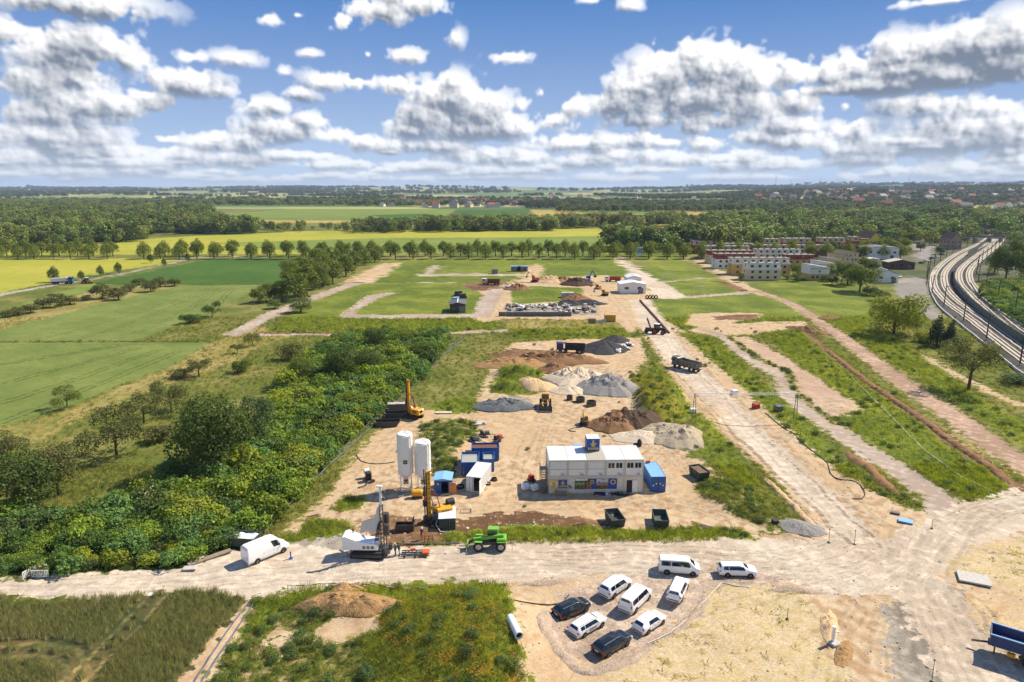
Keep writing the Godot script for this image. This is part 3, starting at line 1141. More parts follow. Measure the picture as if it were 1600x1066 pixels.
# ---------------------------------------------------------------- the plan of the place
func plan() -> void:
	# --- far fields
	lay(YELLOW, [0, 404, 290, 404, 240, 415, 150, 428, 100, 438, 0, 458, -300, 500, -300, 404])
	lay(YELLOW, [-300, 402, 0, 398, 1010, 396, 1010, 386, 935, 380, 960, 357, 700, 359, 480, 361, 420, 364, 250, 372, 90, 385, 0, 392, -300, 396])
	lay(LIGHTCROP, [330, 380, 600, 372, 800, 371, 940, 369, 940, 396, 500, 396])
	lay(FOREST, [-400, 394, 0, 388, 90, 384, 225, 374, 240, 364, 330, 366, 400, 364, 400, 352, 340, 346, 330, 322, 0, 318, -400, 318])
	lay(LIGHTCROP, [318, 336, 400, 331, 430, 328, 590, 323, 690, 322, 720, 323, 690, 340, 560, 344, 330, 340])
	lay(CROP, [320, 342, 590, 336, 690, 334, 690, 340, 560, 345, 330, 346])
	lay(DARKCROP, [580, 336, 665, 334, 690, 338, 660, 342, 600, 341])
	lay(LIGHTCROP, [590, 323, 715, 322, 700, 333, 590, 335])
	lay(DARKCROP, [720, 322, 830, 322, 825, 335, 790, 342, 705, 335])
	lay(GOLD, [320, 343, 560, 345, 540, 349, 330, 349])
	lay(GOLD, [830, 328, 920, 329, 905, 340, 850, 341, 835, 336])
	lay(LIGHTCROP, [880, 327, 980, 330, 1090, 331, 1080, 340, 960, 340, 930, 335])
	lay(GOLD, [1040, 330, 1200, 333, 1190, 337, 1060, 336])
	lay(LIGHTCROP, [860, 343, 960, 343, 945, 352, 880, 352])
	lay(GOLD, [1015, 350, 1180, 350, 1180, 353, 1015, 353])
	lay(LIGHTCROP, [1015, 353, 1180, 353, 1190, 364, 1030, 362])
	lay(TOWN, [1180, 345, 1600, 330, 2000, 330, 2000, 440, 1440, 440, 1300, 420, 1180, 385])
	# --- left fields
	lay(LIGHTCROP, [-200, 520, 0, 487, 130, 447, 145, 443, 160, 446, 60, 480, 0, 499, -200, 540])
	lay(DRY, [-200, 545, 0, 499, 60, 481, 150, 452, 270, 445, 285, 447, 190, 468, 0, 517, -200, 565])
	lay(CROP, [-300, 575, 0, 516, 190, 467, 285, 446, 400, 445, 402, 452, 365, 470, 330, 490, 222, 530, 215, 532, 0, 533, -300, 545])
	lay(DARKCROP, [140, 443, 250, 421, 330, 404, 462, 404, 458, 430, 440, 445, 290, 444, 150, 445])
	lay(CROP, [-300, 545, 0, 535, 332, 534, 318, 550, 255, 577, 150, 618, 70, 648, 0, 666, -300, 720])
	way(LANE, [-200, 500, 0, 461, 60, 450, 110, 441, 200, 426, 270, 411, 310, 403, 420, 401], 5.0)
	# dry meadow between fields and thicket
	lay(DRY, [330, 536, 400, 510, 470, 520, 440, 540, 380, 560, 300, 590, 150, 640, 60, 690, 0, 700, 0, 668, 80, 648, 160, 618, 250, 582])
	# --- thicket
	lay(MEADOW, [0, 900, 0, 700, 130, 690, 180, 640, 330, 590, 400, 545, 470, 520, 580, 512, 500, 700, 200, 800])
	lay(THICKET, [-60, 905, -60, 812, 60, 815, 130, 812, 205, 785, 250, 745, 300, 725, 380, 690, 425, 640, 455, 585, 500, 545, 580, 515, 660, 508, 700, 528, 690, 560, 640, 602, 560, 672, 440, 802, 402, 845, 300, 882])
	lay(THICKET, [1545, 448, 1600, 428, 1720, 428, 1720, 570, 1600, 508, 1560, 484, 1530, 460])
	# --- upper building plots
	lay(GRASS, [415, 520, 470, 480, 560, 443, 545, 441, 600, 408, 680, 404, 960, 402, 1000, 430, 985, 440, 850, 442, 790, 470, 770, 520, 410, 522])
	lay(SAND, [535, 440, 570, 424, 600, 411, 627, 411, 612, 424, 588, 440, 545, 442])
	way(PATH, [360, 525, 400, 505, 430, 489, 480, 470, 525, 453, 560, 442], 6.5, 7.5)
	way(PATH, [530, 444, 620, 442, 720, 441], 3.0)
	way(PATH, [400, 523, 540, 522, 680, 521, 800, 516], 4.0)
	way(SOIL, [400, 520, 520, 521, 660, 517], 2.0)
	lay(PATH, [528, 497, 574, 462, 600, 458, 625, 457, 600, 463, 560, 484, 553, 491, 562, 493, 742, 490, 746, 497, 600, 498])
	lay(PATH, [654, 431, 676, 414, 692, 414, 676, 428, 830, 427, 830, 431])
	lay(SAND, [800, 422, 845, 412, 850, 420, 842, 432, 830, 440, 806, 440, 820, 425])
	# storage yard in the middle
	lay(SAND, [720, 444, 850, 436, 880, 432, 945, 430, 1000, 436, 1010, 452, 1035, 464, 1005, 470, 1010, 505, 985, 520, 950, 500, 790, 498, 760, 505, 740, 500, 770, 470, 745, 455])
	lay(SOIL, [720, 445, 760, 436, 810, 440, 800, 452, 740, 455])
	lay(PATH, [740, 495, 748, 470, 765, 452, 790, 450, 775, 475, 765, 497])
	lay(GRASS, [798, 452, 830, 447, 910, 450, 912, 468, 850, 472, 800, 475])
	lay(MUD, [790, 478, 930, 474, 935, 492, 800, 496, 788, 490])
	lay(GRASS, [795, 514, 830, 516, 960, 513, 978, 516, 980, 528, 900, 532, 800, 527])
	lay(DRY, [790, 500, 960, 500, 975, 512, 830, 514, 790, 514])
	# grass verge left of the yard
	lay(MEADOW, [690, 545, 730, 525, 800, 530, 770, 560, 750, 600, 745, 640, 660, 640, 640, 645, 640, 620])
	# --- the yard
	lay(SAND, [400, 838, 450, 825, 510, 775, 545, 722, 590, 672, 640, 650, 665, 643, 742, 640, 748, 618, 772, 562, 800, 535, 900, 530, 1000, 528, 1012, 560, 985, 590, 996, 640, 1060, 700, 1120, 740, 1215, 812, 1185, 838, 1000, 852, 480, 852])
	lay(MUD, [395, 862, 430, 840, 480, 830, 530, 822, 560, 835, 545, 858, 440, 880])
	lay(MEADOW, [428, 845, 470, 805, 540, 735, 580, 680, 560, 670, 440, 800, 400, 842])
	lay(GRASS, [415, 843, 470, 830, 480, 812, 540, 812, 555, 828, 500, 838, 440, 850])
	lay(GRASS, [515, 795, 545, 776, 575, 776, 560, 790, 530, 800])
	lay(WEEDS, [655, 662, 690, 655, 730, 654, 748, 668, 742, 690, 715, 712, 705, 750, 690, 760, 655, 700])
	lay(GRASS, [668, 642, 700, 622, 745, 622, 745, 645, 690, 648])
	lay(MUD, [745, 628, 800, 616, 832, 625, 822, 642, 760, 646])
	lay(SOIL, [690, 815, 800, 802, 900, 808, 960, 815, 950, 832, 830, 838, 700, 835])
	lay(GRASS, [650, 838, 720, 832, 830, 824, 950, 826, 1000, 828, 1080, 822, 1165, 828, 1170, 842, 1100, 846, 760, 850, 655, 852])
	lay(SOIL, [560, 812, 600, 800, 680, 815, 700, 850, 610, 850])
	lay(GRASS, [768, 600, 780, 584, 810, 576, 845, 580, 858, 594, 842, 606, 842, 616, 800, 618, 764, 612])
	lay(SOIL, [765, 556, 800, 545, 880, 548, 930, 560, 900, 572, 800, 570])
	lay(SOIL, [925, 665, 960, 640, 1000, 650, 1010, 670, 960, 680])
	lay(GRASS, [985, 590, 1010, 580, 1060, 640, 1075, 655, 1035, 665, 1010, 660])
	lay(RED, [983, 588, 1012, 582, 1040, 600, 1075, 652, 1030, 668, 1012, 662])
	lay(GRASS, [1010, 562, 1018, 560, 1085, 640, 1140, 690, 1145, 706, 1085, 710, 1080, 660, 1050, 620])
	lay(GRASS, [1100, 715, 1150, 705, 1165, 735, 1190, 760, 1160, 760, 1120, 730])
	lay(WEEDS, [1085, 756, 1110, 745, 1150, 752, 1185, 775, 1205, 805, 1190, 820, 1140, 800, 1090, 775])
	# --- long roads and verges on the right
	lay(GRASS, [1020, 470, 1180, 458, 1255, 480, 1255, 500, 1060, 515, 1030, 490])
	lay(SAND, [1080, 490, 1120, 488, 1190, 490, 1188, 498, 1090, 512, 1070, 508])
	lay(SOIL, [1110, 494, 1185, 492, 1180, 500, 1120, 500])
	lay(SAND, [1070, 516, 1120, 505, 1260, 505, 1260, 512, 1180, 522, 1120, 526])
	lay(SAND, [990, 440, 985, 470, 1000, 515, 1040, 575, 1080, 640, 1140, 690, 1200, 740, 1260, 815, 1260, 850, 1420, 860, 1465, 830, 1440, 800, 1340, 735, 1250, 668, 1160, 590, 1075, 520, 1040, 500, 1010, 475])
	lay(GRASS, [1060, 520, 1110, 528, 1150, 560, 1195, 600, 1240, 640, 1290, 690, 1345, 735, 1440, 790, 1420, 795, 1330, 752, 1250, 690, 1180, 625, 1120, 570])
	lay(WEEDS, [1290, 690, 1345, 735, 1440, 788, 1425, 796, 1370, 770, 1310, 720])
	lay(SAND, [1140, 526, 1170, 526, 1245, 575, 1350, 640, 1360, 670, 1300, 660, 1240, 615, 1190, 575])
	lay(PINK, [1160, 531, 1190, 536, 1240, 566, 1340, 630, 1300, 628, 1352, 660, 1325, 668, 1272, 636, 1242, 606, 1212, 577])
	lay(GRASS, [1190, 520, 1258, 514, 1300, 545, 1400, 612, 1500, 690, 1598, 768, 1585, 782, 1530, 790, 1450, 752, 1352, 688, 1300, 650, 1350, 640, 1240, 566])
	lay(MEADOW, [1270, 512, 1310, 530, 1420, 605, 1600, 735, 1600, 770, 1500, 695, 1400, 618, 1300, 545])
	lay(DRY, [1440, 645, 1500, 680, 1600, 760, 1600, 772, 1500, 695])
	lay(GRASS, [1180, 440, 1260, 437, 1340, 440, 1400, 470, 1350, 512, 1290, 508, 1250, 480, 1200, 458])
	lay(GRASS, [1300, 506, 1360, 515, 1480, 560, 1600, 600, 1700, 640, 1700, 760, 1600, 700, 1480, 620, 1380, 560])
	lay(GRASS, [1000, 402, 1060, 402, 1110, 430, 1180, 455, 1100, 462, 1070, 462, 1010, 425])
	way(SAND, [1085, 405, 1110, 418, 1140, 435, 1170, 452, 1200, 462], 7.0)
	way(SOIL, [1125, 440, 1150, 450, 1170, 458], 5.0)
	way(PATH, [1035, 440, 1120, 434, 1150, 432], 3.0)
	way(PATH, [1030, 465, 1080, 464, 1160, 458, 1185, 456], 6.0)
	# the long road itself
	lay(ROAD, [957, 404, 974, 402, 1012, 428, 1052, 450, 1072, 464, 1060, 468, 1028, 466, 1000, 440, 972, 416])
	lay(ROAD, [985, 470, 1015, 468, 1040, 502, 1062, 535, 1100, 578, 1150, 625, 1200, 678, 1262, 735, 1340, 803, 1390, 850, 1300, 855, 1285, 808, 1200, 727, 1136, 665, 1066, 592, 1030, 548, 1003, 515])
	way(TRACK, [1180, 455, 1225, 470, 1262, 490, 1305, 520, 1350, 553, 1410, 598, 1480, 645, 1560, 700, 1680, 780], 4.6, 6.5)
	way(SAND, [1150, 507, 1200, 503, 1260, 504], 3.0)
	way(PATH, [1085, 513, 1125, 524, 1150, 545, 1185, 570, 1222, 590, 1232, 618, 1262, 643, 1310, 675, 1370, 715, 1430, 752, 1470, 785, 1485, 830], 3.2, 6.0)
	way(WEEDS, [1140, 528, 1188, 562, 1228, 580, 1244, 612, 1276, 640, 1312, 664], 1.8)
	way(SOIL, [1250, 510, 1290, 546, 1345, 590, 1395, 625, 1440, 655, 1490, 693, 1540, 726, 1592, 768], 2.6)
	# right: verge of the railway, railway
	lay(MEADOW, [1400, 470, 1450, 475, 1600, 590, 1700, 650, 1700, 720, 1560, 640, 1440, 560, 1360, 500])
	lay(SAND, [1440, 552, 1480, 575, 1560, 615, 1620, 640, 1620, 646, 1540, 615, 1450, 566])
	lay(ASPHALT, [1395, 440, 1430, 432, 1450, 440, 1450, 468, 1475, 498, 1450, 500, 1425, 475, 1400, 460])
	lay(ASPHALT, [1425, 372, 1440, 363, 1490, 361, 1500, 370, 1458, 385, 1458, 400, 1432, 410, 1428, 385])
	lay(BALLAST, [1700, 650, 1600, 585, 1560, 555, 1490, 500, 1462, 478, 1450, 452, 1455, 430, 1480, 405, 1520, 380, 1550, 360, 1560, 350, 1585, 350, 1578, 362, 1545, 400, 1525, 420, 1518, 440, 1532, 465, 1562, 492, 1600, 515, 1700, 575])
	# --- near part: the cross road, junction, car park, fields
	lay(SAND, [790, 905, 960, 895, 1250, 905, 1350, 1100, 790, 1100])
	lay(SAND, [1180, 838, 1260, 815, 1300, 850, 1440, 820, 1490, 800, 1700, 740, 1700, 1100, 1300, 1100, 1150, 930])
	lay(ROAD, [-200, 930, 0, 905, 150, 893, 290, 882, 345, 860, 430, 848, 480, 852, 760, 853, 1000, 850, 1185, 838, 1290, 845, 1380, 845, 1470, 800, 1600, 755, 1700, 735, 1700, 800, 1560, 840, 1500, 875, 1470, 900, 1430, 935, 1330, 925, 1240, 918, 1100, 915, 960, 900, 800, 910, 460, 918, 410, 936, 120, 932, 0, 934, -200, 960])
	lay(MUD, [1385, 945, 1470, 905, 1500, 920, 1530, 970, 1600, 1035, 1620, 1090, 1390, 1090, 1382, 1000])
	lay(ROAD, [1430, 900, 1480, 905, 1545, 990, 1600, 1060, 1560, 1090, 1470, 1090, 1440, 1000, 1400, 940])
	lay(STRAW, [1480, 880, 1520, 860, 1640, 830, 1640, 1010, 1560, 1000, 1510, 920])
	lay(SAND, [1500, 895, 1560, 905, 1600, 930, 1600, 985, 1540, 950, 1505, 915])
	lay(WHEAT, [-200, 950, 0, 930, 30, 948, 120, 940, 300, 922, 388, 935, 350, 990, 265, 1080, -200, 1120])
	lay(SAND, [388, 936, 410, 936, 310, 1090, 255, 1090, 340, 985])
	lay(WEEDS, [395, 985, 440, 950, 600, 950, 620, 1000, 480, 1090, 330, 1090])
	lay(SAND, [405, 1000, 440, 975, 470, 985, 430, 1020])
	lay(SAND, [470, 1000, 520, 968, 600, 968, 592, 990, 540, 1006])
	lay(GRASS, [405, 935, 460, 918, 790, 912, 800, 990, 825, 1090, 470, 1090, 600, 985, 610, 950, 440, 948, 400, 985, 350, 1040])
	lay(RED, [605, 950, 700, 925, 780, 940, 800, 990, 825, 1090, 600, 1090, 580, 1030])
	lay(WEEDS, [330, 1090, 350, 1040, 440, 1020, 560, 1020, 600, 1090])
	lay(SAND, [800, 912, 960, 902, 900, 935, 850, 955, 835, 985, 850, 1020, 930, 1050, 900, 1090, 825, 1090, 800, 985])
	lay(GRAVEL, [850, 965, 880, 935, 940, 905, 1000, 895, 1100, 890, 1240, 905, 1250, 918, 1120, 915, 1095, 945, 1050, 985, 1000, 1015, 930, 1050, 880, 1030, 850, 1000])
	lay(STRAW, [1120, 918, 1250, 920, 1275, 960, 1270, 1000, 1310, 1030, 1340, 1090, 930, 1090, 960, 1050, 1050, 990, 1100, 945])
	# --- ruts
	for k in 7:
		var o := k * 9.0
		rut([860, 856 + o * .6, 1000, 855 + o * .8, 1180, 862 + o * .9, 1300, 880 + o * .6, 1365, 868 + o * .5, 1385, 845 + o, 1350, 815 + o * .3], 0.4, -0.11 - 0.03 * (k % 2), 0.0)
		rut([1290 + o, 770 + o * .5, 1360 + o * 1.4, 845, 1400 + o * 1.5, 900, 1440 + o * 2.0, 960, 1500 + o * 2.6, 1080], 0.4, -0.08, 0.0)
	for k in 5:
		rut([0, 910 + k * 5, 200, 903 + k * 6, 420, 880 + k * 8, 700, 872 + k * 7, 950, 868 + k * 7, 1200, 872 + k * 6], 0.35, -0.09 + 0.04 * (k % 3), 1.9)
		rut([1020 + k * 7, 490, 1068 + k * 8, 570, 1150 + k * 10, 650, 1225 + k * 12, 728, 1310 + k * 14, 815], 0.4, -0.07 + 0.03 * (k % 2), 1.9)
		rut([1600, 765 + k * 6, 1500, 806 + k * 7, 1430, 850 + k * 5, 1370, 880], 0.4, -0.09, 1.8)
		rut([470 + k * 30, 850, 540 + k * 20, 780 - k * 4, 600 + k * 16, 690, 650 + k * 16, 660], 0.4, -0.06, 1.8)
		rut([700 + k * 50, 800 - k * 3, 860 + k * 30, 792 - k * 2, 1040 + k * 20, 790, 1150 + k * 10, 815], 0.4, -0.09, 1.8)
		rut([800 + k * 20, 790, 810 + k * 18, 720, 840 + k * 14, 660, 870 + k * 14, 620, 900 + k * 24, 570], 0.4, -0.08, 1.8)
		rut([1030 + k * 12, 700, 1090 + k * 10, 750, 1180 + k * 8, 815, 1240 + k * 5, 850], 0.4, -0.10, 1.8)
	for k in 14:
		var u := 640.0 + 34.0 * k
		rut([u, 800 - k, u + 60 - k * 6, 740, u + 20 + k * 4, 690 - k, u + 90 - k * 5, 640], .35, -0.08 + 0.02 * (k % 5), 1.8)
		rut([880 + k * 30, 1060 - k * 14, 1010 + k * 26, 900 + k * 3, 1180 + k * 16, 872 + k * 5, 1330 + k * 9, 838 + k * 4], .3, -0.07 + 0.03 * (k % 4), 1.7)
		rut([1280 + k * 22, 1066, 1330 + k * 13, 960, 1370 + k * 8, 890, 1340 + k * 16, 830 - k * 2], .35, -0.08 + 0.03 * (k % 4), 1.9)
	rut([1000, 515, 1066, 594, 1136, 667, 1200, 729, 1287, 812, 1325, 850], .8, -0.20)
	rut([985, 520, 1052, 594, 1122, 667, 1186, 731, 1270, 815], 0.8, -0.14)
	rut([1066, 560, 1110, 600, 1200, 690, 1280, 765, 1360, 838], 0.6, -0.2)
	# tramlines in the corn
	for k in 4:
		rut([0, 570 + k * 30, 90 + k * 5, 555 + k * 22, 190 + k * 30, 540 + k * 3], 0.7, -0.24, 2.0)
		rut([60 + k * 60, 531, 160 + k * 55, 505 - k * 4, 280 + k * 26, 468 - k * 4, 330 + k * 18, 449], 0.7, -0.18, 2.0)
	rut([-20, 535, 150, 534, 332, 534], 1.2, -0.35)
	rut([0, 540, 200, 538, 320, 537], 0.6, -0.2)
	rut([100, 1080, 200, 980, 250, 928], 0.5, 0.35, 1.9)
	rut([-20, 1018, 60, 1015, 110, 1025, 130, 1060], 0.5, 0.2, 1.9)
	rut([150, 443, 290, 444, 440, 445], 1.4, -0.3)

func heights() -> void:
	mound(700, 705, 9.0, 13.0, 0.1, 1.8, .2)       # weedy bank by the silos
	mound(808, 585, 8.0, 4.5, 0.0, 2.0, .3)        # two green banks
	mound(806, 607, 7.0, 4.0, 0.0, 1.8, .3)
	mound(1030, 625, 6.0, 17.0, -0.25, 2.3, .55)   # long bank with poppies
	mound(1100, 665, 4.0, 22.0, -0.5, 0.8, .3)
	mound(1140, 778, 6.0, 6.0, 0.0, 0.8, .2)
	mound(725, 1010, 13.0, 12.0, 0.2, 3.0, .25)    # big poppy bank in front
	mound(545, 950, 9.0, 4.5, 0.0, 1.0, .2)
	mound(850, 460, 22.0, 9.0, 0.0, 2.0, .3)
	mound(880, 522, 26.0, 4.0, 0.0, 1.2, .3)
	mound(1345, 745, 3.0, 10.0, -0.75, 0.7, .2)
	mound(1250, 675, 2.6, 14.0, -0.75, 0.5, .2)
	mound(1560, 760, 4.0, 4.0, 0.0, 0.5, .2)
	mound(980, 985, 11.0, 9.0, 0.0, -0.25, .6)     # hollow of the car park
# ---------------------------------------------------------------- vegetation
func leaf_mat(c: Color, glow := 0.9) -> StandardMaterial3D:
	var m := mat(c.linear_to_srgb(), 0.65, 0.0, 0.35)
	m.vertex_color_use_as_albedo = true
	m.cull_mode = BaseMaterial3D.CULL_DISABLED
	m.backlight_enabled = true
	m.backlight = Color(glow, glow, glow * 0.6)
	return m

# leaves as small bent faces spread through a cluster of balls [x, y, z, r]
func leaves(b: MB, r: RandomNumberGenerator, balls: Array, n: int, size: float, tint := 0.35, flat := 0.85) -> void:
	var tot := 0.0
	for q in balls:
		tot += q[3] * q[3]
	for q in balls:
		var k := int(n * q[3] * q[3] / tot)
		var tone: float = 1.0 + r.randf_range(-0.10, 0.10)
		for i in k:
			var d := Vector3(r.randfn(), r.randfn(), r.randfn()).normalized()
			if d.y < -0.55 and r.randf() < 0.8:
				d.y = -d.y
			var rr: float = q[3] * (1.0 - 0.42 * r.randf() * r.randf()) * (1.0 + 0.13 * sin(d.x * 7.0 + q[0] * 3.0) * sin(d.y * 6.0 + q[1]) + 0.10 * sin(d.z * 13.0 + q[2] * 5.0))
			var p := Vector3(q[0], q[1], q[2]) + Vector3(d.x, d.y * flat, d.z) * rr
			var nn := (d * 0.8 + Vector3(r.randfn(), r.randfn() + 0.25, r.randfn()) * 0.55).normalized()
			var u := nn.cross(Vector3(r.randfn(), r.randfn(), r.randfn())).normalized()
			var w := nn.cross(u)
			var s := size * r.randf_range(0.55, 1.25)
			u *= s * 0.5
			w *= s * r.randf_range(0.3, 0.5)
			var v := tone * (1.0 + r.randf_range(-tint, tint))
			b.col = Color(v * r.randf_range(0.88, 1.16), v, v * r.randf_range(0.8, 1.1))
			var sn := nn
			var j := b.pt(p - u, sn)
			b.pt(p - w + nn * s * 0.12, sn)
			b.pt(p + u, sn)
			b.pt(p + w + nn * s * 0.12, sn)
			b.ix.append_array([j, j + 1, j + 2, j, j + 2, j + 3])
	b.use_col = true

# a tree: trunk with limbs reaching into the balls, crown of leaves. Returns [trunk mesh, crown mesh]
func tree_mesh(sd: int, h: float, w: float, n: int, size: float, bare := 0.2, style := "round") -> Array:
	var r := RandomNumberGenerator.new()
	r.seed = sd
	var balls := []
	var ch := h * (1.0 - bare)
	match style:
		"round":
			balls.append([0, h * bare + ch * 0.55, 0, minf(ch * 0.42, w * 0.36)])
			for i in 11:
				var a := TAU * i / 11.0 * 2.0 + r.randf() * 0.8
				var l := r.randf_range(0.0, 1.0)
				var wd := w * 0.5 * (0.78 - 0.55 * absf(l - 0.4)) * r.randf_range(0.75, 1.05)
				var br := w * r.randf_range(0.15, 0.22)
				balls.append([cos(a) * wd * 0.8, h * bare + br * 0.6 + (ch - br * 1.5) * l, sin(a) * wd * 0.8, br])
		"egg":
			for i in 7:
				var l := i / 6.0
				var wd := w * 0.5 * sin(PI * clampf(0.22 + l * 0.72, 0.0, 1.0))
				balls.append([r.randf_range(-.2, .2) * wd, h * bare + wd * 0.4 + (ch - wd * 0.9) * l, r.randf_range(-.2, .2) * wd, maxf(wd * 0.85, w * 0.14)])
		"bush":
			for i in 9:
				var a := TAU * i / 9.0 * 2.4
				var d := w * 0.32 * sqrt(r.randf())
				var br := w * r.randf_range(0.16, 0.27)
				balls.append([cos(a) * d, maxf(br * 0.45, (h - br) * r.randf_range(0.15, 1.0)), sin(a) * d, br])
		"cone":
			for i in 9:
				var l := i / 8.0
				balls.append([r.randf_range(-.1, .1) * w, h * (bare + 0.08 + 0.86 * (1.0 - bare) * l), r.randf_range(-.1, .1) * w, w * 0.5 * (1.0 - l * 0.85) * r.randf_range(0.75, 1.0)])
		"airy":
			for i in 13:
				var a := TAU * i / 13.0 * 2.4 + r.randf()
				var d := w * 0.40 * sqrt(r.randf_range(0.15, 1.0))
				var br := w * r.randf_range(0.10, 0.17)
				balls.append([cos(a) * d, h * bare + (ch - br) * (1.0 - 0.5 * d / w) * r.randf_range(0.35, 1.0), sin(a) * d, br])
	var c := MB.new()
	leaves(c, r, balls, n, size, 0.30, 0.9)
	var t := MB.new()
	var tr := maxf(0.05, h * 0.022)
	var top := Vector3(r.randf_range(-.3, .3), h * (bare + 0.35), r.randf_range(-.3, .3))
	t.tube(Vector3(0, -0.3, 0), top * 0.5, tr * 1.3, tr, 7)
	t.tube(top * 0.5, top, tr, tr * 0.7, 7)
	for q in balls:
		if q[3] > 0.0:
			t.tube(top * r.randf_range(0.45, 0.95), Vector3(q[0], q[1], q[2]), tr * 0.45, tr * 0.12, 5)
	return [t.mesh(M.bark), c]

var protos := {}
func proto(key: String, sd: int, h: float, w: float, n: int, size: float, bare: float, style: String) -> void:
	protos[key] = [tree_mesh(sd, h, w, n, size, bare, style), h, w, {}]

# one tree of its own: base as seen in the photograph, real height and width
func tree(key: String, called: String, u: float, v: float, h: float, w: float, m: String, label: String, category := "tree", group := "") -> Node3D:
	return tree_at(key, called, on(u, v), h, w, m, label, category, group)

func tree_at(key: String, called: String, p: Vector3, h: float, w: float, m: String, label: String, category := "tree", group := "") -> Node3D:
	var pr: Array = protos[key]
	var cache: Dictionary = pr[3]
	if not cache.has(m):
		cache[m] = pr[0][1].mesh(M[m])
	var o := thing(called, label, category, p, rng.randf() * TAU, group)
	var sc := Vector3(w / pr[2], h / pr[1], w / pr[2])
	share("trunk", pr[0][0], o, Transform3D(Basis.from_scale(sc), Vector3.ZERO))
	share("crown", cache[m], o, Transform3D(Basis.from_scale(sc), Vector3.ZERO))
	return o

func blades(n: int, spread: float, h: float, wid: float, lean: float, sd: int) -> MB:
	var r := RandomNumberGenerator.new()
	r.seed = sd
	var b := MB.new()
	b.use_col = true
	for i in n:
		var a := r.randf() * TAU
		var d := sqrt(r.randf()) * spread
		var p := Vector3(cos(a) * d, -0.03, sin(a) * d)
		var l := Vector3(r.randfn(), 0, r.randfn()) * lean * h
		var hh := h * r.randf_range(0.6, 1.15)
		var s := Vector3(cos(a + 1.3), 0, sin(a + 1.3)) * wid * r.randf_range(0.6, 1.3)
		var v := r.randf_range(0.75, 1.25)
		b.col = Color(v * r.randf_range(0.9, 1.15), v, v * r.randf_range(0.8, 1.1))
		var nn := (Vector3(s.z, 0, -s.x).normalized() + Vector3.UP * 0.35).normalized()
		var j := b.pt(p - s, nn)
		b.pt(p + s, nn)
		b.pt(p + s * 0.75 + l * 0.4 + Vector3.UP * hh * 0.6, nn)
		b.pt(p - s * 0.75 + l * 0.4 + Vector3.UP * hh * 0.6, nn)
		b.pt(p + l + Vector3.UP * hh, nn)
		b.ix.append_array([j, j + 1, j + 2, j, j + 2, j + 3, j + 3, j + 2, j + 4])
	return b

func sprinkle(kinds: Dictionary, z_near: float, z_far: float, step: float, f: Callable) -> void:
	var z := z_near
	while z > z_far:
		var half := 0.80 * absf(z) + 8.0
		var x := -half
		while x < half:
			var px := x + rng.randf() * step
			var pz := z - rng.randf() * step
			var k := kind_at(px, pz)
			if kinds.has(k) and rng.randf() < kinds[k]:
				f.call(px, pz, k)
			x += step
		z -= step

func in_poly(poly: PackedVector2Array, n: int, r: RandomNumberGenerator) -> Array:
	var lo := poly[0]
	var hi := poly[0]
	for p in poly:
		lo = lo.min(p)
		hi = hi.max(p)
	var o := []
	var tries := 0
	while o.size() < n and tries < n * 12:
		tries += 1
		var p := Vector2(r.randf_range(lo.x, hi.x), r.randf_range(lo.y, hi.y))
		if Geometry2D.is_point_in_polygon(p, poly):
			o.append(p)
	return o

func outline(px: Array, h := 0.0) -> PackedVector2Array:
	var o := PackedVector2Array()
	for i in range(0, px.size(), 2):
		var p := at(px[i], px[i + 1], h)
		o.append(Vector2(p.x, p.z))
	return o

# a wood too dense to count: trees of three shapes
func wood(label: String, poly: PackedVector2Array, gap: float, h: float, base: Color, sd: int, called := "woodland", hmin := 0.7) -> void:
	var r := RandomNumberGenerator.new()
	r.seed = sd
	var area := 0.0
	for i in poly.size():
		area += poly[i].cross(poly[(i + 1) % poly.size()]) * 0.5
	var n := int(absf(area) / (gap * gap))
	var xs := []
	var cs := []
	for p in in_poly(poly, n, r):
		var s := (hmin - 0.2 + (1.55 - hmin) * pow(r.randf(), 1.3)) * h / 12.5
		var t := Transform3D(Basis(Vector3.UP, r.randf() * TAU).scaled(Vector3(s * r.randf_range(0.9, 1.25), s, s * r.randf_range(0.9, 1.25))), Vector3(p.x, land(p.x, p.y) - 0.5, p.y))
		xs.append(t)
		var v := r.randf_range(0.6, 1.5) * (0.8 + 0.5 * smp(nz_b, p.x * 2.0, p.y * 2.0))
		cs.append(Color(base.r * v * r.randf_range(0.85, 1.25), base.g * v, base.b * v * r.randf_range(0.8, 1.2)))
	if xs.size():
		stuff(called, M.wood_tree, xs, cs, label, "woodland")

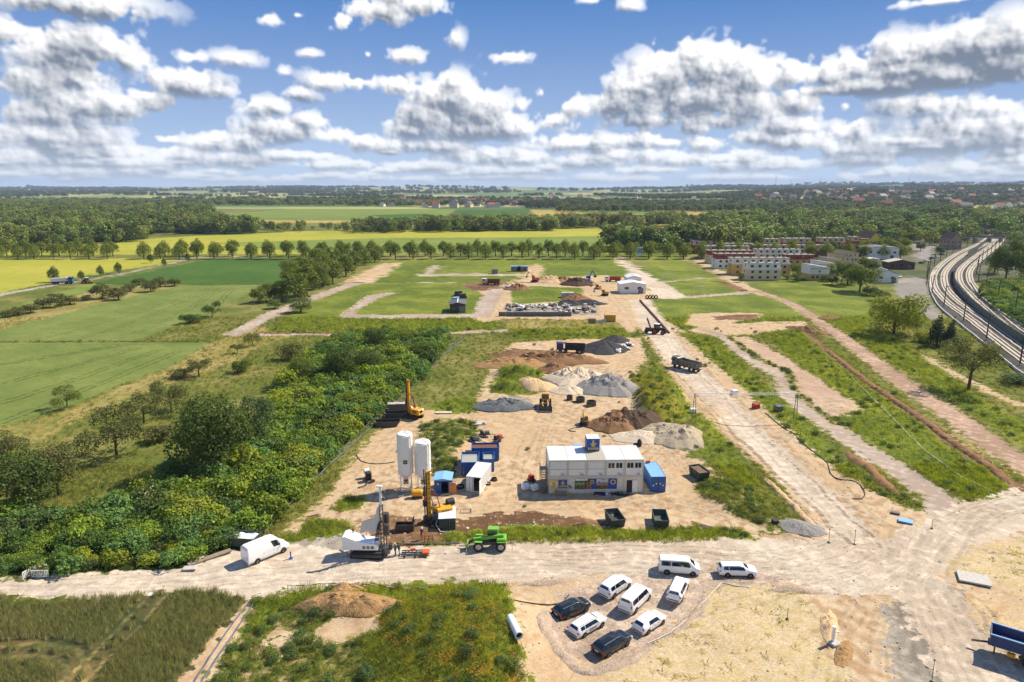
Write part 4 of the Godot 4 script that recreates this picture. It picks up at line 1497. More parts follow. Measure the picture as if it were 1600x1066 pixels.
func make_vegetation() -> void:
	wheat_gaps = [curve_world([100, 1080, 200, 980, 250, 928]), curve_world([-20, 1018, 60, 1015, 110, 1025, 130, 1060])]
	# --- prototypes
	proto("big", 11, 14.0, 15.0, 9000, 0.42, 0.08, "round")
	proto("round", 12, 10.0, 11.0, 5500, 0.36, 0.15, "round")
	proto("round2", 13, 10.0, 11.0, 5000, 0.36, 0.18, "round")
	proto("airy", 14, 8.0, 10.0, 3600, 0.30, 0.12, "airy")
	proto("airy2", 15, 8.0, 9.0, 3200, 0.30, 0.15, "airy")
	proto("bush", 16, 3.5, 5.5, 2600, 0.26, 0.0, "bush")
	proto("bush2", 17, 3.5, 5.5, 2600, 0.28, 0.0, "bush")
	proto("shrub", 18, 2.2, 3.4, 900, 0.26, 0.0, "bush")
	proto("open", 19, 13.0, 14.0, 4200, 0.38, 0.32, "airy")
	proto("egg", 20, 11.0, 8.5, 2000, 0.55, 0.18, "egg")
	proto("egg2", 21, 11.0, 8.5, 2000, 0.55, 0.20, "round")
	proto("cone", 22, 11.0, 5.5, 3500, 0.34, 0.04, "cone")
	proto("dome", 26, 14.0, 17.0, 7500, 0.50, 0.0, "bush")
	proto("dome2", 27, 14.0, 16.0, 6500, 0.52, 0.0, "bush")
	proto("far", 23, 12.0, 11.0, 1500, 0.75, 0.06, "round")
	proto("far2", 24, 12.0, 11.0, 1500, 0.75, 0.06, "round")
	M.leaf_dark = leaf_mat(Color(0.092, 0.139, 0.029))
	M.leaf_mid = leaf_mat(Color(0.157, 0.205, 0.034))
	M.leaf_bright = leaf_mat(Color(0.306, 0.342, 0.044))
	M.leaf_grey = leaf_mat(Color(0.157, 0.168, 0.053))
	M.leaf_blue = leaf_mat(Color(0.120, 0.184, 0.070))
	M.leaf_lime = leaf_mat(Color(0.198, 0.242, 0.035))
	M.leaf_conifer = leaf_mat(Color(0.030, 0.054, 0.022), 0.2)
	M.leaf_any = leaf_mat(Color(1, 1, 1))
	var wt := MB.new()
	var rr := RandomNumberGenerator.new()
	rr.seed = 31
	var bl := [[0, 8.0, 0, 4.0]]
	for i in 8:
		bl.append([cos(i * 2.4) * 2.9, 4.0 + i * 0.95, sin(i * 2.4) * 2.9, rr.randf_range(1.8, 2.8)])
	leaves(wt, rr, bl, 620, 1.1, 0.4)
	M.wood_tree = wt.mesh(leaf_mat(Color(1, 1, 1), 0.6))
	stage("tree shapes")
	# --- thicket: low leafy growth nobody could count
	var sh: Array = []
	for q in [[41, 900, 0.30], [42, 900, 0.26]]:
		var r := RandomNumberGenerator.new()
		r.seed = q[0]
		var b := MB.new()
		var balls := []
		for i in 9:
			var br := r.randf_range(0.55, 0.95)
			balls.append([r.randf_range(-1.2, 1.2), r.randf_range(0.2, 1.25), r.randf_range(-1.2, 1.2), br])
		leaves(b, r, balls, q[1], q[2], 0.35)
		sh.append(b.mesh(M.leaf_any))
	var tx := [[], []]
	var tc := [[], []]
	var greens := [Color(0.231, 0.311, 0.039), Color(0.263, 0.370, 0.045), Color(0.119, 0.202, 0.039), Color(0.168, 0.290, 0.080), Color(0.326, 0.384, 0.039), Color(0.100, 0.142, 0.043)]
	sprinkle({THICKET: 0.85}, -60.0, -335.0, 1.5, func(x, z, _k):
		var j := rng.randi() % 2
		var patch := smp(nz_a, x * 14.0, z * 14.0)
		var s := rng.randf_range(0.75, 1.25) * (0.6 + patch * 1.0)
		if z > -88.0:
			s *= 0.72
		tx[j].append(Transform3D(Basis(Vector3.UP, rng.randf() * TAU).scaled(Vector3(s * 1.1, s * (0.7 + patch * 0.8), s * 1.1)), Vector3(x, hgt(x, z), z)))
		var c: Color = greens[clampi(int(smp(nz_b, x * 3.0 + 99.0, z * 3.0) * 7.0 - 0.5 + rng.randf_range(-.8, .8)), 0, 5)]
		tc[j].append(c * rng.randf_range(0.8, 1.2)))
	stuff("bramble_thicket", sh[0], tx[0], tc[0], "dense bright green bramble thicket beside the drilling yard", "thicket")
	stuff("nettle_thicket", sh[1], tx[1], tc[1], "darker leafy nettles mixed into the bramble thicket", "thicket")
	print("thicket ", tx[0].size() + tx[1].size())
	# --- grass and weeds
	var tufts := [blades(22, 0.45, 0.34, 0.032, 0.75, 1).mesh(M.leaf_any), blades(20, 0.5, 0.48, 0.03, 0.7, 2).mesh(M.leaf_any)]
	var gx := [[], []]
	var gc := [[], []]
	var gcol := {GRASS: Color(0.368, 0.409, 0.055), WEEDS: Color(0.243, 0.281, 0.061), RED: Color(0.347, 0.374, 0.055), MEADOW: Color(0.368, 0.359, 0.103), DRY: Color(0.531, 0.446, 0.157), STRAW: Color(0.531, 0.460, 0.182)}
	var put := func(x, z, k):
		var j := rng.randi() % 2
		var far := clampf((-z - 70.0) / 150.0, 0.0, 1.0)
		var s := rng.randf_range(0.6, 1.3) * (1.0 + far * 0.8)
		var hs := s * (0.3 if k == STRAW else 0.75 if k == MEADOW or k == DRY else 1.0)
		gx[j].append(Transform3D(Basis(Vector3.UP, rng.randf() * TAU).scaled(Vector3(s, hs, s)), Vector3(x, hgt(x, z), z)))
		var c: Color = gcol[k]
		var t := smp(nz_a, x * 20.0 + 50.0, z * 20.0)
		c = c.lerp(Color(0.170, 0.230, 0.060), clampf((t - 0.45) * 2.2, 0.0, 0.7)) if k != STRAW else c
		gc[j].append(c * rng.randf_range(0.75, 1.3))
	sprinkle({GRASS: 1.0, WEEDS: 0.62, RED: 1.0, MEADOW: 0.5, DRY: 0.35, STRAW: 0.05}, -54.0, -112.0, 0.5, put)
	sprinkle({GRASS: 1.0, WEEDS: 0.6, RED: 1.0, MEADOW: 0.6, DRY: 0.4}, -112.0, -250.0, 1.2, put)
	stuff("meadow_grass", tufts[0], gx[0], gc[0], "short rough grass covering banks and verges", "grass")
	stuff("tall_grass", tufts[1], gx[1], gc[1], "long loose grass and weeds on banks and verges", "grass")
	print("grass ", gx[0].size() + gx[1].size())
	# leafy weeds standing in the rough banks
	var wx := []
	var wc := []
	sprinkle({WEEDS: 0.30, RED: 0.22, GRASS: 0.07, MUD: 0.004, SAND: 0.004}, -54.0, -230.0, 1.2, func(x, z, _k):
		var s := rng.randf_range(0.18, 0.5)
		wx.append(Transform3D(Basis(Vector3.UP, rng.randf() * TAU).scaled(Vector3(s, s * 0.9, s)), Vector3(x, hgt(x, z), z)))
		wc.append(Color(0.100, 0.170, 0.060).lerp(Color(0.190, 0.240, 0.044), rng.randf()) * rng.randf_range(0.8, 1.2)))
	stuff("leafy_weeds", sh[1], wx, wc, "bushy green weeds scattered over banks and spoil", "weeds")
	# stones and clods strewn over bare ground
	var rk := MB.new()
	rk.lathe(V(0, 0, 0), [Vector2(.01, -.3), Vector2(.42, -.1), Vector2(.5, .12), Vector2(.22, .34), Vector2(.01, .36)], 6)
	M.stone = mat(Color.WHITE, .95)
	M.stone.vertex_color_use_as_albedo = true
	rk.use_col = true
	rk.c.fill(Color.WHITE)
	var sx := []
	var sc := []
	var drop := func(x, z, k):
		if smp(nz_b, x * 11.0 + 7.0, z * 11.0) + rng.randf() * .3 < .62 and k != GRAVEL:
			return
		var s := rng.randf_range(.12, .34) * (1.0 if k != SOIL else 1.6)
		sx.append(Transform3D(Basis.from_euler(V(rng.randf(), rng.randf() * 6.0, rng.randf())).scaled(V(s, s * rng.randf_range(.5, .9), s * rng.randf_range(.7, 1.3))), V(x, hgt(x, z), z)))
		sc.append(Color(.44, .36, .26).lerp(Color(.30, .24, .19), rng.randf()) * rng.randf_range(.7, 1.25))
	sprinkle({SAND: .22, GRAVEL: .35, STRAW: .16, ROAD: .05, SOIL: .5, MUD: .25, PINK: .2}, -54.0, -180.0, .8, drop)
	stuff("loose_stones", rk.mesh(M.stone), sx, sc, "loose stones and clods strewn over the bare ground", "stones")
	# poppies
	var pb := MB.new()
	pb.use_col = true
	for i in 7:
		var a := i * 2.4
		var d := 0.12 + 0.07 * i
		pb.col = Color(1, 1, 1) * (0.8 + 0.06 * i)
		for k in 4:
			var an := k * PI / 2 + a
			pb.tri(Vector3(cos(a) * d, 0.5 + 0.05 * (i % 3), sin(a) * d), Vector3(cos(a) * d + cos(an) * .075, .53 + 0.05 * (i % 3), sin(a) * d + sin(an) * .075), Vector3(cos(a) * d + cos(an + 1.5) * .075, .53 + 0.05 * (i % 3), sin(a) * d + sin(an + 1.5) * .075))
	var ppx := []
	var ppc := []
	sprinkle({RED: 0.13}, -54.0, -180.0, 0.7, func(x, z, _k):
		if smp(nz_b, x * 9.0, z * 9.0) > 0.54:
			ppx.append(Transform3D(Basis(Vector3.UP, rng.randf() * TAU).scaled(Vector3.ONE * rng.randf_range(0.8, 1.5)), Vector3(x, hgt(x, z) + 0.1, z)))
			ppc.append(Color(0.74, 0.22, 0.03) * rng.randf_range(0.6, 1.1)))
	stuff("poppies", pb.mesh(M.leaf_any), ppx, ppc, "orange red poppies flowering among grass on earth banks", "flowers")
	# --- ripening corn in the front field
	var ears := blades(34, 0.36, 0.72, 0.018, 0.22, 7).mesh(M.leaf_any)
	var kx := []
	var kc := []
	sprinkle({WHEAT: 1.0}, -52.0, -82.0, 0.42, func(x, z, _k):
		var p := Vector2(x, z)
		for line in wheat_gaps:
			for i in line.size() - 1:
				var q := Geometry2D.get_closest_point_to_segment(p, line[i], line[i + 1])
				var dd := q.distance_to(p)
				if dd < 1.7 and dd > 0.45:
					return
		var s := rng.randf_range(0.8, 1.15)
		var t := smp(nz_a, x * 12.0, z * 12.0)
		kx.append(Transform3D(Basis(Vector3.UP, rng.randf() * TAU).scaled(Vector3(s, s * (0.75 + t * 0.5), s)), Vector3(x, hgt(x, z), z)))
		kc.append(Color(0.25, 0.275, 0.125).lerp(Color(0.32, 0.30, 0.14), t) * rng.randf_range(0.75, 1.25)))
	stuff("standing_corn", ears, kx, kc, "grey green ripening corn standing in the field beside the road", "crop")
	stage("ground cover")
	# --- trees of the left, each its own
	for a in [
		["airy", 105, 638, 5.5, 6.5, "leaf_mid", "round hawthorn standing alone on the corn field's edge"],
		["airy", 182, 712, 10.0, 12.5, "leaf_grey", "wide dark grey-green tree above its own shadow on dry grass"],
		["airy2", 225, 662, 7.5, 9.0, "leaf_grey", "spreading thorn tree with bare branches showing through"],
		["airy", 268, 645, 8.0, 9.0, "leaf_grey", "grey-green thorn tree crowding against the tall dark tree"],
		["round2", 35, 800, 10.0, 13.0, "leaf_dark", "dark tree at the thicket's end beside white elder blossom"],
		["round", 92, 775, 9.0, 9.0, "leaf_grey", "dull grey-green tree leaning over long meadow grass"],
		["airy2", 8, 735, 8.0, 9.0, "leaf_grey", "thin grey tree behind the dark tree at the thicket's end"],
		["big", 338, 742, 15.0, 15.5, "leaf_dark", "tallest dark green tree rising over the bramble thicket"],
		["round", 402, 700, 10.5, 9.0, "leaf_blue", "blue-green tree leaning on the tallest dark tree"],
		["airy2", 311, 588, 5.5, 7.5, "leaf_grey", "open thorn bush on dry grass beside the corn field"],
		["bush", 283, 590, 2.4, 6.5, "leaf_grey", "low straggling bush next to the open thorn bush"],
		["bush2", 380, 582, 3.8, 6.2, "leaf_mid", "compact rounded bush alone on the dry meadow"],
		["airy", 395, 541, 5.0, 6.0, "leaf_mid", "small bushy tree on the meadow near the pale track"],
		["airy2", 371, 552, 3.5, 4.5, "leaf_grey", "stunted half bare tree on the meadow"],
		["bush", 455, 562, 5.0, 8.0, "leaf_grey", "broad grey bush at the thicket's upper edge"],
		["round2", 470, 598, 7.0, 8.0, "leaf_mid", "mid green tree beside the dark pair in the thicket"],
		["round", 532, 596, 9.5, 11.0, "leaf_dark", "dark leafy tree standing out of the thicket's crown"],
		["round2", 575, 585, 7.0, 10.0, "leaf_dark", "dark tree with reddish twigs in the upper thicket"],
		["round", 588, 548, 7.0, 9.0, "leaf_dark", "dark bush topping the thicket beside the cross track"],
		["round2", 635, 540, 5.5, 10.0, "leaf_lime", "lime green bush at the thicket's far end"],
		["round", 660, 560, 5.0, 9.0, "leaf_mid", "green bush by the end of the long cable run"],
		["airy", 332, 495, 6.5, 8.0, "leaf_dark", "dark shrub tree on the field corner beside another"],
		["bush", 297, 505, 3.6, 8.5, "leaf_dark", "low dark shrub on the field corner"],
		["bush2", 252, 690, 3.5, 6.5, "leaf_grey", "brownish bush at the foot of the tallest dark tree"],
		["bush", 240, 790, 3.5, 6.0, "leaf_mid", "elder bush dotted with cream flower heads"],
		["bush2", 30, 810, 3.0, 6.0, "leaf_dark", "elder bush with white blossom at the thicket's end"],
		["bush", 555, 640, 4.2, 9.0, "leaf_lime", "bright domed bush in the thicket beside the parked skips"],
		["bush2", 515, 690, 4.2, 9.0, "leaf_mid", "domed leafy bush half way down the thicket"],
		["bush", 470, 735, 4.5, 9.0, "leaf_bright", "yellow green domed bush over the cable run"],
		["bush2", 395, 745, 4.0, 8.0, "leaf_lime", "leafy domed bush below the tallest dark tree"],
		["bush", 290, 815, 4.0, 8.0, "leaf_bright", "bright bramble dome above the cross road"]]:
		var f: Array = a
		tree(f[0], "bush" if f[0].begins_with("bush") else "tree", f[1], f[2], f[3], f[4], f[5], f[6], "bush" if f[0].begins_with("bush") else "tree")
	# blossom on two of the elders
	for a in [[240, 788, 2.6, 3.4, "cream elder blossom heads crowning the bush below the dark tree"], [30, 806, 2.2, 3.0, "white elder blossom heads on the bush at the thicket's end"]]:
		var p := on(a[0], a[1])
		var b := MB.new()
		b.use_col = true
		b.col = Color(0.85, 0.83, 0.68)
		for i in 90:
			var an := rng.randf() * TAU
			var d: float = a[3] * sqrt(rng.randf()) * 0.9
			var c := Vector3(cos(an) * d, a[2] * (1.25 - 0.5 * d / a[3]) + rng.randf_range(-.25, .2), sin(an) * d)
			for k in 5:
				b.tri(c + Vector3(0, 0.04, 0), c + Vector3(cos(k * 1.257) * .11, 0, sin(k * 1.257) * .11), c + Vector3(cos(k * 1.257 + 1.2) * .11, 0, sin(k * 1.257 + 1.2) * .11))
		var o := solo("elder_blossom", b, M.leaf_any, a[4], "blossom", p)
		o.set_meta("kind", "stuff")
	# --- shrubs between the left fields
	for a in [[12, 496, 3.5, 7], [29, 493, 4, 6], [48, 489, 4, 8], [68, 482, 5, 8], [90, 480, 6, 9], [110, 476, 4.5, 8], [135, 470, 3, 5], [160, 467, 7, 12], [186, 469, 6, 9], [203, 455, 4, 8], [217, 445, 4, 8], [236, 456, 6, 10], [250, 448, 5, 9], [273, 447, 4.5, 8]]:
		tree("far" if a[3] > 8 else "far2", "field_shrub", a[0], a[1], a[2], a[3], "leaf_grey", "grey-green shrub on the dry strip between two corn fields", "shrub", "shrubs on the dry strip between the fields")
	for a in [[86, 441, 8.0, 6.5], [128, 438, 5.0, 4.0], [158, 432, 6.0, 4.5], [186, 428, 6.5, 5.0], [236, 411, 6.0, 4.5], [257, 416, 5.0, 3.5], [294, 409, 6.0, 4.0]]:
		tree("egg", "lane_tree", a[0], a[1], a[2], a[3], "leaf_dark", "small dark egg-shaped tree beside the narrow field lane", "tree", "young trees along the field lane")
	# --- hedge of tall trees above the corn fields
	for a in [[405, 474, 7, 9], [422, 470, 8, 9], [440, 470, 9, 10], [462, 470, 13, 16], [480, 462, 15, 15], [500, 452, 14, 14], [455, 445, 13, 14], [478, 438, 15, 15], [520, 443, 14, 14], [500, 430, 16, 15], [540, 432, 13, 13], [520, 420, 15, 14], [555, 422, 12, 12], [540, 414, 14, 13], [570, 414, 10, 11], [585, 410, 9, 10], [430, 482, 4, 7], [470, 488, 6, 12], [505, 448, 6, 11]]:
		tree(["far", "far2", "round"][int(a[0]) % 3], "hedge_tree", a[0], a[1], a[2], a[3], ["leaf_mid", "leaf_lime", "leaf_mid"][int(a[1]) % 3], "leafy tree in the tall hedge between corn field and building plots", "tree", "trees of the tall hedge")
	# --- the avenue: two rows of lime trees
	var row := 0
	for z in [-463.0, -480.0]:
		var x := -640.0 + row * 6.0
		while x < 265.0:
			var px := x + rng.randf_range(-1.0, 1.0)
			if absf(px + 262.0) > 9.0:
				tree_at(["egg", "egg2"][rng.randi() % 2], "avenue_tree", Vector3(px, 0, z + rng.randf_range(-.6, .6)), rng.randf_range(9.2, 12.2), rng.randf_range(9.2, 11.6), "leaf_lime", "clipped round lime tree in the avenue's %s row" % ["plot-side", "field-side"][row], "tree", "lime trees of the avenue")
			x += 12.2
		row += 1
	# --- right side
	for a in [
		["dome", 1396, 522, 15.0, 22.0, "leaf_bright", "big bright yellow-green tree between meadow and railway"],
		["dome2", 1343, 456, 14.0, 18.0, "leaf_mid", "round green tree behind the white flat-roofed hall"],
		["dome", 1324, 445, 12.0, 14.0, "leaf_dark", "dark tree at the end of the stepped terrace"],
		["cone", 1463, 541, 11.0, 6.5, "leaf_conifer", "black-green conifer, broader of the pair by the garden hut"],
		["cone", 1484, 541, 9.5, 5.0, "leaf_conifer", "narrower black-green conifer of the pair by the garden hut"],
		["open", 1513, 610, 14.0, 15.0, "leaf_grey", "open tree with leaning bare trunk beside the dirt track"],
		["bush", 1428, 508, 4.5, 9.0, "leaf_mid", "leafy bush beside the railway service road"],
		["bush2", 1447, 535, 4.0, 8.0, "leaf_bright", "light green bush beside the two conifers"],
		["bush", 1500, 560, 4.0, 8.0, "leaf_bright", "light green bush below the railway bank"],
		["bush2", 1540, 560, 3.0, 7.0, "leaf_mid", "green bush by the foot of the railway bank"],
		["bush", 1590, 600, 3.0, 9.0, "leaf_blue", "blue-green bush beside the railway edge"],
		["bush2", 1375, 470, 5.0, 9.0, "leaf_mid", "bush in front of the low white shed"],
		["dome2", 1571, 438, 20.0, 19.0, "leaf_dark", "tall dark tree, front of the clump above the railway curve"],
		["dome", 1600, 436, 22.0, 20.0, "leaf_dark", "tall dark tree, right of the clump above the railway curve"],
		["dome", 1553, 428, 13.0, 12.0, "leaf_mid", "smaller tree at the foot of the dark clump above the railway"]]:
		tree(a[0], "bush" if a[0].begins_with("bush") else "tree", a[1], a[2], a[3], a[4], a[5], a[6], "bush" if a[0].begins_with("bush") else "tree")
	# garden trees of the terraces and the town edge
	for a in [[1130, 412, 8, 8], [1165, 400, 9, 9], [1235, 412, 8, 8], [1275, 420, 6, 7], [1268, 432, 6, 6], [1245, 432, 7, 8], [1300, 418, 6, 6], [1208, 398, 10, 10], [1180, 396, 9, 9], [1330, 400, 10, 10], [1350, 395, 9, 10], [1376, 398, 8, 10], [1385, 390, 11, 12], [1405, 385, 9, 10], [1318, 385, 8, 9], [1300, 392, 9, 9], [1270, 400, 8, 8], [1262, 394, 9, 9], [1438, 392, 8, 9], [1468, 398, 7, 8], [1395, 396, 10, 13], [1418, 378, 9, 10], [1415, 398, 7, 9], [1296, 436, 8, 9], [1310, 430, 9, 10], [1300, 445, 5, 8], [1225, 425, 9, 9], [1245, 440, 5, 7], [1158, 441, 5, 4], [1360, 462, 5, 9], [1352, 425, 10, 12], [1366, 428, 8, 9], [1412, 390, 10, 12], [1400, 376, 12, 14], [1290, 440, 4, 7], [1205, 437, 3, 6], [1230, 437, 3, 6]]:
		tree(["far", "far2", "dome2"][int(a[0]) % 3], "garden_tree", a[0], a[1], a[2], a[3], ["leaf_mid", "leaf_dark", "leaf_lime"][int(a[0]) % 3], "leafy garden tree among the terraced houses", "tree", "garden trees among the terraces")
	stage("trees")
	# --- woods
	var dk := Color(0.147, 0.200, 0.041)
	wood("dark mixed wood beyond the avenue's far end", outline([-300, 398, 0, 393, 60, 388, 150, 382, 225, 379, 230, 366, 320, 366, 400, 366, 400, 358, 335, 352, 330, 330, 0, 326, -300, 326]), 10.0, 14.5, dk, 51)
	wood("strip of trees along the yellow field, densest part", outline([555, 365, 640, 364, 640, 357, 555, 357]), 6.5, 11.0, dk, 52)
	wood("dense straight belt of poplars beyond the yellow field", outline([645, 363, 866, 361, 866, 355, 655, 356]), 6.0, 13.0, Color(0.184, 0.237, 0.050), 53)
	wood("loose row of trees between two far fields", outline([395, 364, 545, 363, 545, 358, 395, 358]), 13.0, 9.0, dk, 54)
	wood("far belt of trees crossing the plain", outline([0, 325, 330, 322, 640, 323, 700, 322, 700, 319, 330, 316, 0, 316]), 14.0, 12.0, Color(0.165, 0.206, 0.059), 55)
	wood("trees at the avenue's town end", outline([945, 394, 1180, 396, 1180, 384, 1100, 380, 945, 384]), 9.5, 16.0, dk, 56)
	wood("belt of grey poplars behind the avenue", outline([870, 358, 1100, 352, 1200, 352, 1200, 346, 870, 350]), 9.0, 13.0, Color(0.220, 0.258, 0.069), 57)
	wood("tall trees in front of the far village", outline([870, 332, 1140, 332, 1500, 340, 1500, 326, 1140, 322, 870, 322]), 14.0, 13.0, Color(0.126, 0.169, 0.045), 58)
	wood("trees behind the terraced houses", outline([1100, 396, 1200, 390, 1450, 378, 1700, 372, 1700, 335, 1180, 342, 1100, 352]), 12.5, 14.5, Color(0.165, 0.228, 0.045), 59)
	wood("trees beside the railway beyond the bridges", outline([1480, 392, 1520, 372, 1540, 362, 1540, 352, 1440, 356, 1400, 372]), 8.0, 9.0, Color(0.220, 0.273, 0.045), 60)
	wood("leafy slope above the railway", outline([1590, 405, 1700, 460, 1700, 395, 1600, 360, 1575, 372]), 7.0, 9.0, Color(0.184, 0.244, 0.045), 61)
	stage("woods")

var wheat_gaps := []
# ---------------------------------------------------------------- cars
# a shell of cross sections. Each row: x, half width at sill, at belt, at roof edge, height of belt, height of top
var shell: Array = []
func ring(x: float) -> Array:
	var i := 0
	while i < shell.size() - 2 and shell[i + 1][0] < x:
		i += 1
	var a: Array = shell[i]
	var b: Array = shell[i + 1]
	var t := clampf((x - a[0]) / (b[0] - a[0]), 0.0, 1.0)
	var ws := lerpf(a[1], b[1], t)
	var wb := lerpf(a[2], b[2], t)
	var wr := lerpf(a[3], b[3], t)
	var yb := lerpf(a[4], b[4], t)
	var yt := lerpf(a[5], b[5], t)
	var ysill := 0.24
	return [Vector3(x, ysill, 0), Vector3(x, ysill, ws), Vector3(x, lerpf(ysill, yb, 0.35), wb * 0.985 + 0.005), Vector3(x, yb, wb), Vector3(x, lerpf(yb, yt, 0.90), wr), Vector3(x, lerpf(yb, yt, 0.985), wr * 0.80), Vector3(x, yt, 0)]

# a skin laid on the shell's side, from ring point i0 (share t0) to i0 + 1 (share t1)
func side_patch(b: MB, x0: float, x1: float, i0: int, t0: float, t1: float, off: float, sg: float, slant := 0.0) -> MB:
	var n := 4
	var rows := []
	for k in n + 1:
		var x := lerpf(x0, x1, float(k) / n)
		var r := ring(x)
		var r2 := ring(x + slant)
		var lo: Vector3 = r[i0].lerp(r[i0 + 1], t0)
		var hi: Vector3 = r2[i0].lerp(r2[i0 + 1], t1)
		lo.z += off
		hi.z += off
		rows.append([Vector3(lo.x, lo.y, lo.z * sg), Vector3(hi.x, hi.y, hi.z * sg)])
	for k in n:
		if sg > 0:
			b.quad(rows[k][0], rows[k][1], rows[k + 1][1], rows[k + 1][0])
		else:
			b.quad(rows[k][0], rows[k + 1][0], rows[k + 1][1], rows[k][1])
	return b

func top_patch(x0: float, x1: float, share: float, off: float) -> MB:
	var b := MB.new()
	var n := 3
	for k in n:
		var xa := lerpf(x0, x1, float(k) / n)
		var xb := lerpf(x0, x1, float(k + 1) / n)
		var q := []
		for x in [xa, xb]:
			var r := ring(x)
			for z in [-1.0, -0.62, 0.62, 1.0]:
				var e: Vector3 = r[5].lerp(r[4], 0.55) if absf(z) > 0.9 else r[5].lerp(r[6], 0.3)
				q.append(Vector3(x, e.y + off, e.z * signf(z) * share))
		for j in 3:
			b.quad(q[j], q[j + 1], q[j + 5], q[j + 4])
	return b

func wheel(parent: Node3D, x: float, z: float, r: float, w: float, rim_mat: Material, y := -1.0) -> void:
	var sg := signf(z)
	var o := Node3D.new()
	o.name = "wheel"
	o.position = Vector3(x, r if y < 0 else y, z)
	parent.add_child(o, true)
	var bs := Basis(Vector3.RIGHT, PI / 2 * sg)
	var t := MB.new()
	t.lathe(Vector3.ZERO, [Vector2(0.01, -w / 2), Vector2(r * 0.82, -w / 2), Vector2(r, -w * 0.32), Vector2(r, w * 0.32), Vector2(r * 0.86, w / 2), Vector2(r * 0.66, w / 2), Vector2(r * 0.64, w * 0.36)], 18, bs)
	part("tyre", t, M.tyre, o)
	var m := MB.new()
	m.lathe(Vector3.ZERO, [Vector2(r * 0.66, w * 0.44), Vector2(r * 0.60, w * 0.30), Vector2(r * 0.25, w * 0.36), Vector2(0.01, w * 0.40)], 14, bs)
	for k in 5:
		var a := TAU * k / 5.0
		m.bar(bs * Vector3(cos(a) * r * 0.12, w * 0.41, sin(a) * r * 0.12), bs * Vector3(cos(a) * r * 0.60, w * 0.41, sin(a) * r * 0.60), r * 0.11, 0.02)
	part("rim", m, rim_mat, o)

# spec: rows of the shell, windows, wheels ...
func make_car(called: String, label: String, s: Dictionary, paint_m: Material) -> Node3D:
	shell = s.rows
	var o := thing(called, label, s.get("category", "car"))
	var b := MB.new()
	var rings := []
	var x0: float = shell[0][0]
	var x1: float = shell[shell.size() - 1][0]
	var xs := []
	for q in shell:
		xs.append(q[0])
	for k in 14:
		xs.append(lerpf(x0, x1, (k + 0.5) / 14.0))
	xs.sort()
	for x in xs:
		var r := ring(x)
		var full := []
		for p in r:
			full.append(p)
		for k in range(5, 0, -1):
			full.append(Vector3(r[k].x, r[k].y, -r[k].z))
		rings.append(full)
	b.loft(rings, true, true)
	part("body", b, paint_m, o)
	for sg in [1.0, -1.0]:
		for w in s.windows:
			part("side_window", side_patch(MB.new(), w[0], w[1], 3, 0.12, 0.90, 0.012, sg, w[2] if w.size() > 2 else 0.0), M.glass, o)
		for d in s.doors:
			var door := part("door", side_patch(side_patch(MB.new(), d[0], d[1], 1, 0.25, 1.0, 0.010, sg), d[0], d[1], 2, 0.0, 0.97, 0.010, sg), paint_m, o)
			var r := ring(d[0] + 0.14)
			var hp: Vector3 = r[2].lerp(r[3], 0.80)
			part("handle", MB.new().box(Vector3(hp.x, hp.y, (hp.z + 0.025) * sg), Vector3(0.16, 0.035, 0.03)), s.get("trim", paint_m), door)
		part("sill_trim", side_patch(MB.new(), shell[1][0] + 0.1, shell[shell.size() - 2][0] - 0.1, 1, 0.0, 0.2, 0.012, sg), M.trim, o)
		var mr: Array = ring(s.mirror)
		part("mirror", MB.new().box(Vector3(s.mirror, mr[3].y + 0.08, (mr[3].z + 0.11) * sg), Vector3(0.12, 0.14, 0.2), Basis(), 0.03), s.get("trim", paint_m), o)
		var f: Array = ring(x1 - 0.16)
		part("headlight", MB.new().box(Vector3(x1 - 0.14, f[3].y - 0.06, f[3].z * 0.80 * sg), Vector3(0.30, 0.13, 0.36), Basis(Vector3.UP, 0.35 * sg), 0.03), M.clear_lamp, o)
		var e: Array = ring(x0 + 0.08)
		part("tail_light", MB.new().box(Vector3(x0 + 0.07, e[3].y - s.get("lamp_drop", 0.06), e[3].z * 0.88 * sg), Vector3(0.16, s.get("lamp_h", 0.15), 0.34 if not s.has("lamp_w") else s.lamp_w), Basis(Vector3.UP, -0.3 * sg), 0.02), M.red_lamp, o)
		for x in [s.wheels[0], s.wheels[1]]:
			var ww: Array = ring(x)
			var arch := MB.new()
			arch.tube(Vector3(x, s.wr, ww[2].z * sg - 0.03 * sg), Vector3(x, s.wr, (ww[2].z + 0.012) * sg), s.wr * 1.16, s.wr * 1.16, 20)
			part("wheel_arch", arch, M.dark, o)
			wheel(o, x, (ww[2].z - 0.07) * sg, s.wr, 0.21, M.rim)
		if s.has("rails"):
			var ra: Array = ring(s.rails[0])
			var rb: Array = ring(s.rails[1])
			part("roof_rail", MB.new().bar(Vector3(s.rails[0], ra[4].y + 0.07, ra[4].z * 0.95 * sg), Vector3(s.rails[1], rb[4].y + 0.07, rb[4].z * 0.95 * sg), 0.035), M.rim if not s.has("black_rails") else M.dark, o)
	part("windscreen", top_patch(s.screen[0], s.screen[1], 0.93, 0.012), M.glass, o)
	part("rear_window", top_patch(s.back[0], s.back[1], 0.90, 0.014), M.glass, o)
	part("number_plate", MB.new().box(Vector3(x0 - 0.012, s.get("plate_y", 0.62), 0), Vector3(0.02, 0.12, 0.5)), M.plate, o)
	part("rear_bumper", MB.new().box(Vector3(x0 + 0.05, 0.40, 0), Vector3(0.16, 0.16, shell[0][2] * 1.75), Basis(), 0.04), M.trim, o)
	part("grille", MB.new().box(Vector3(x1 - 0.02, shell[shell.size() - 1][4] - 0.13, 0), Vector3(0.05, 0.16, 0.9), Basis(), 0.01), M.dark, o)
	return o

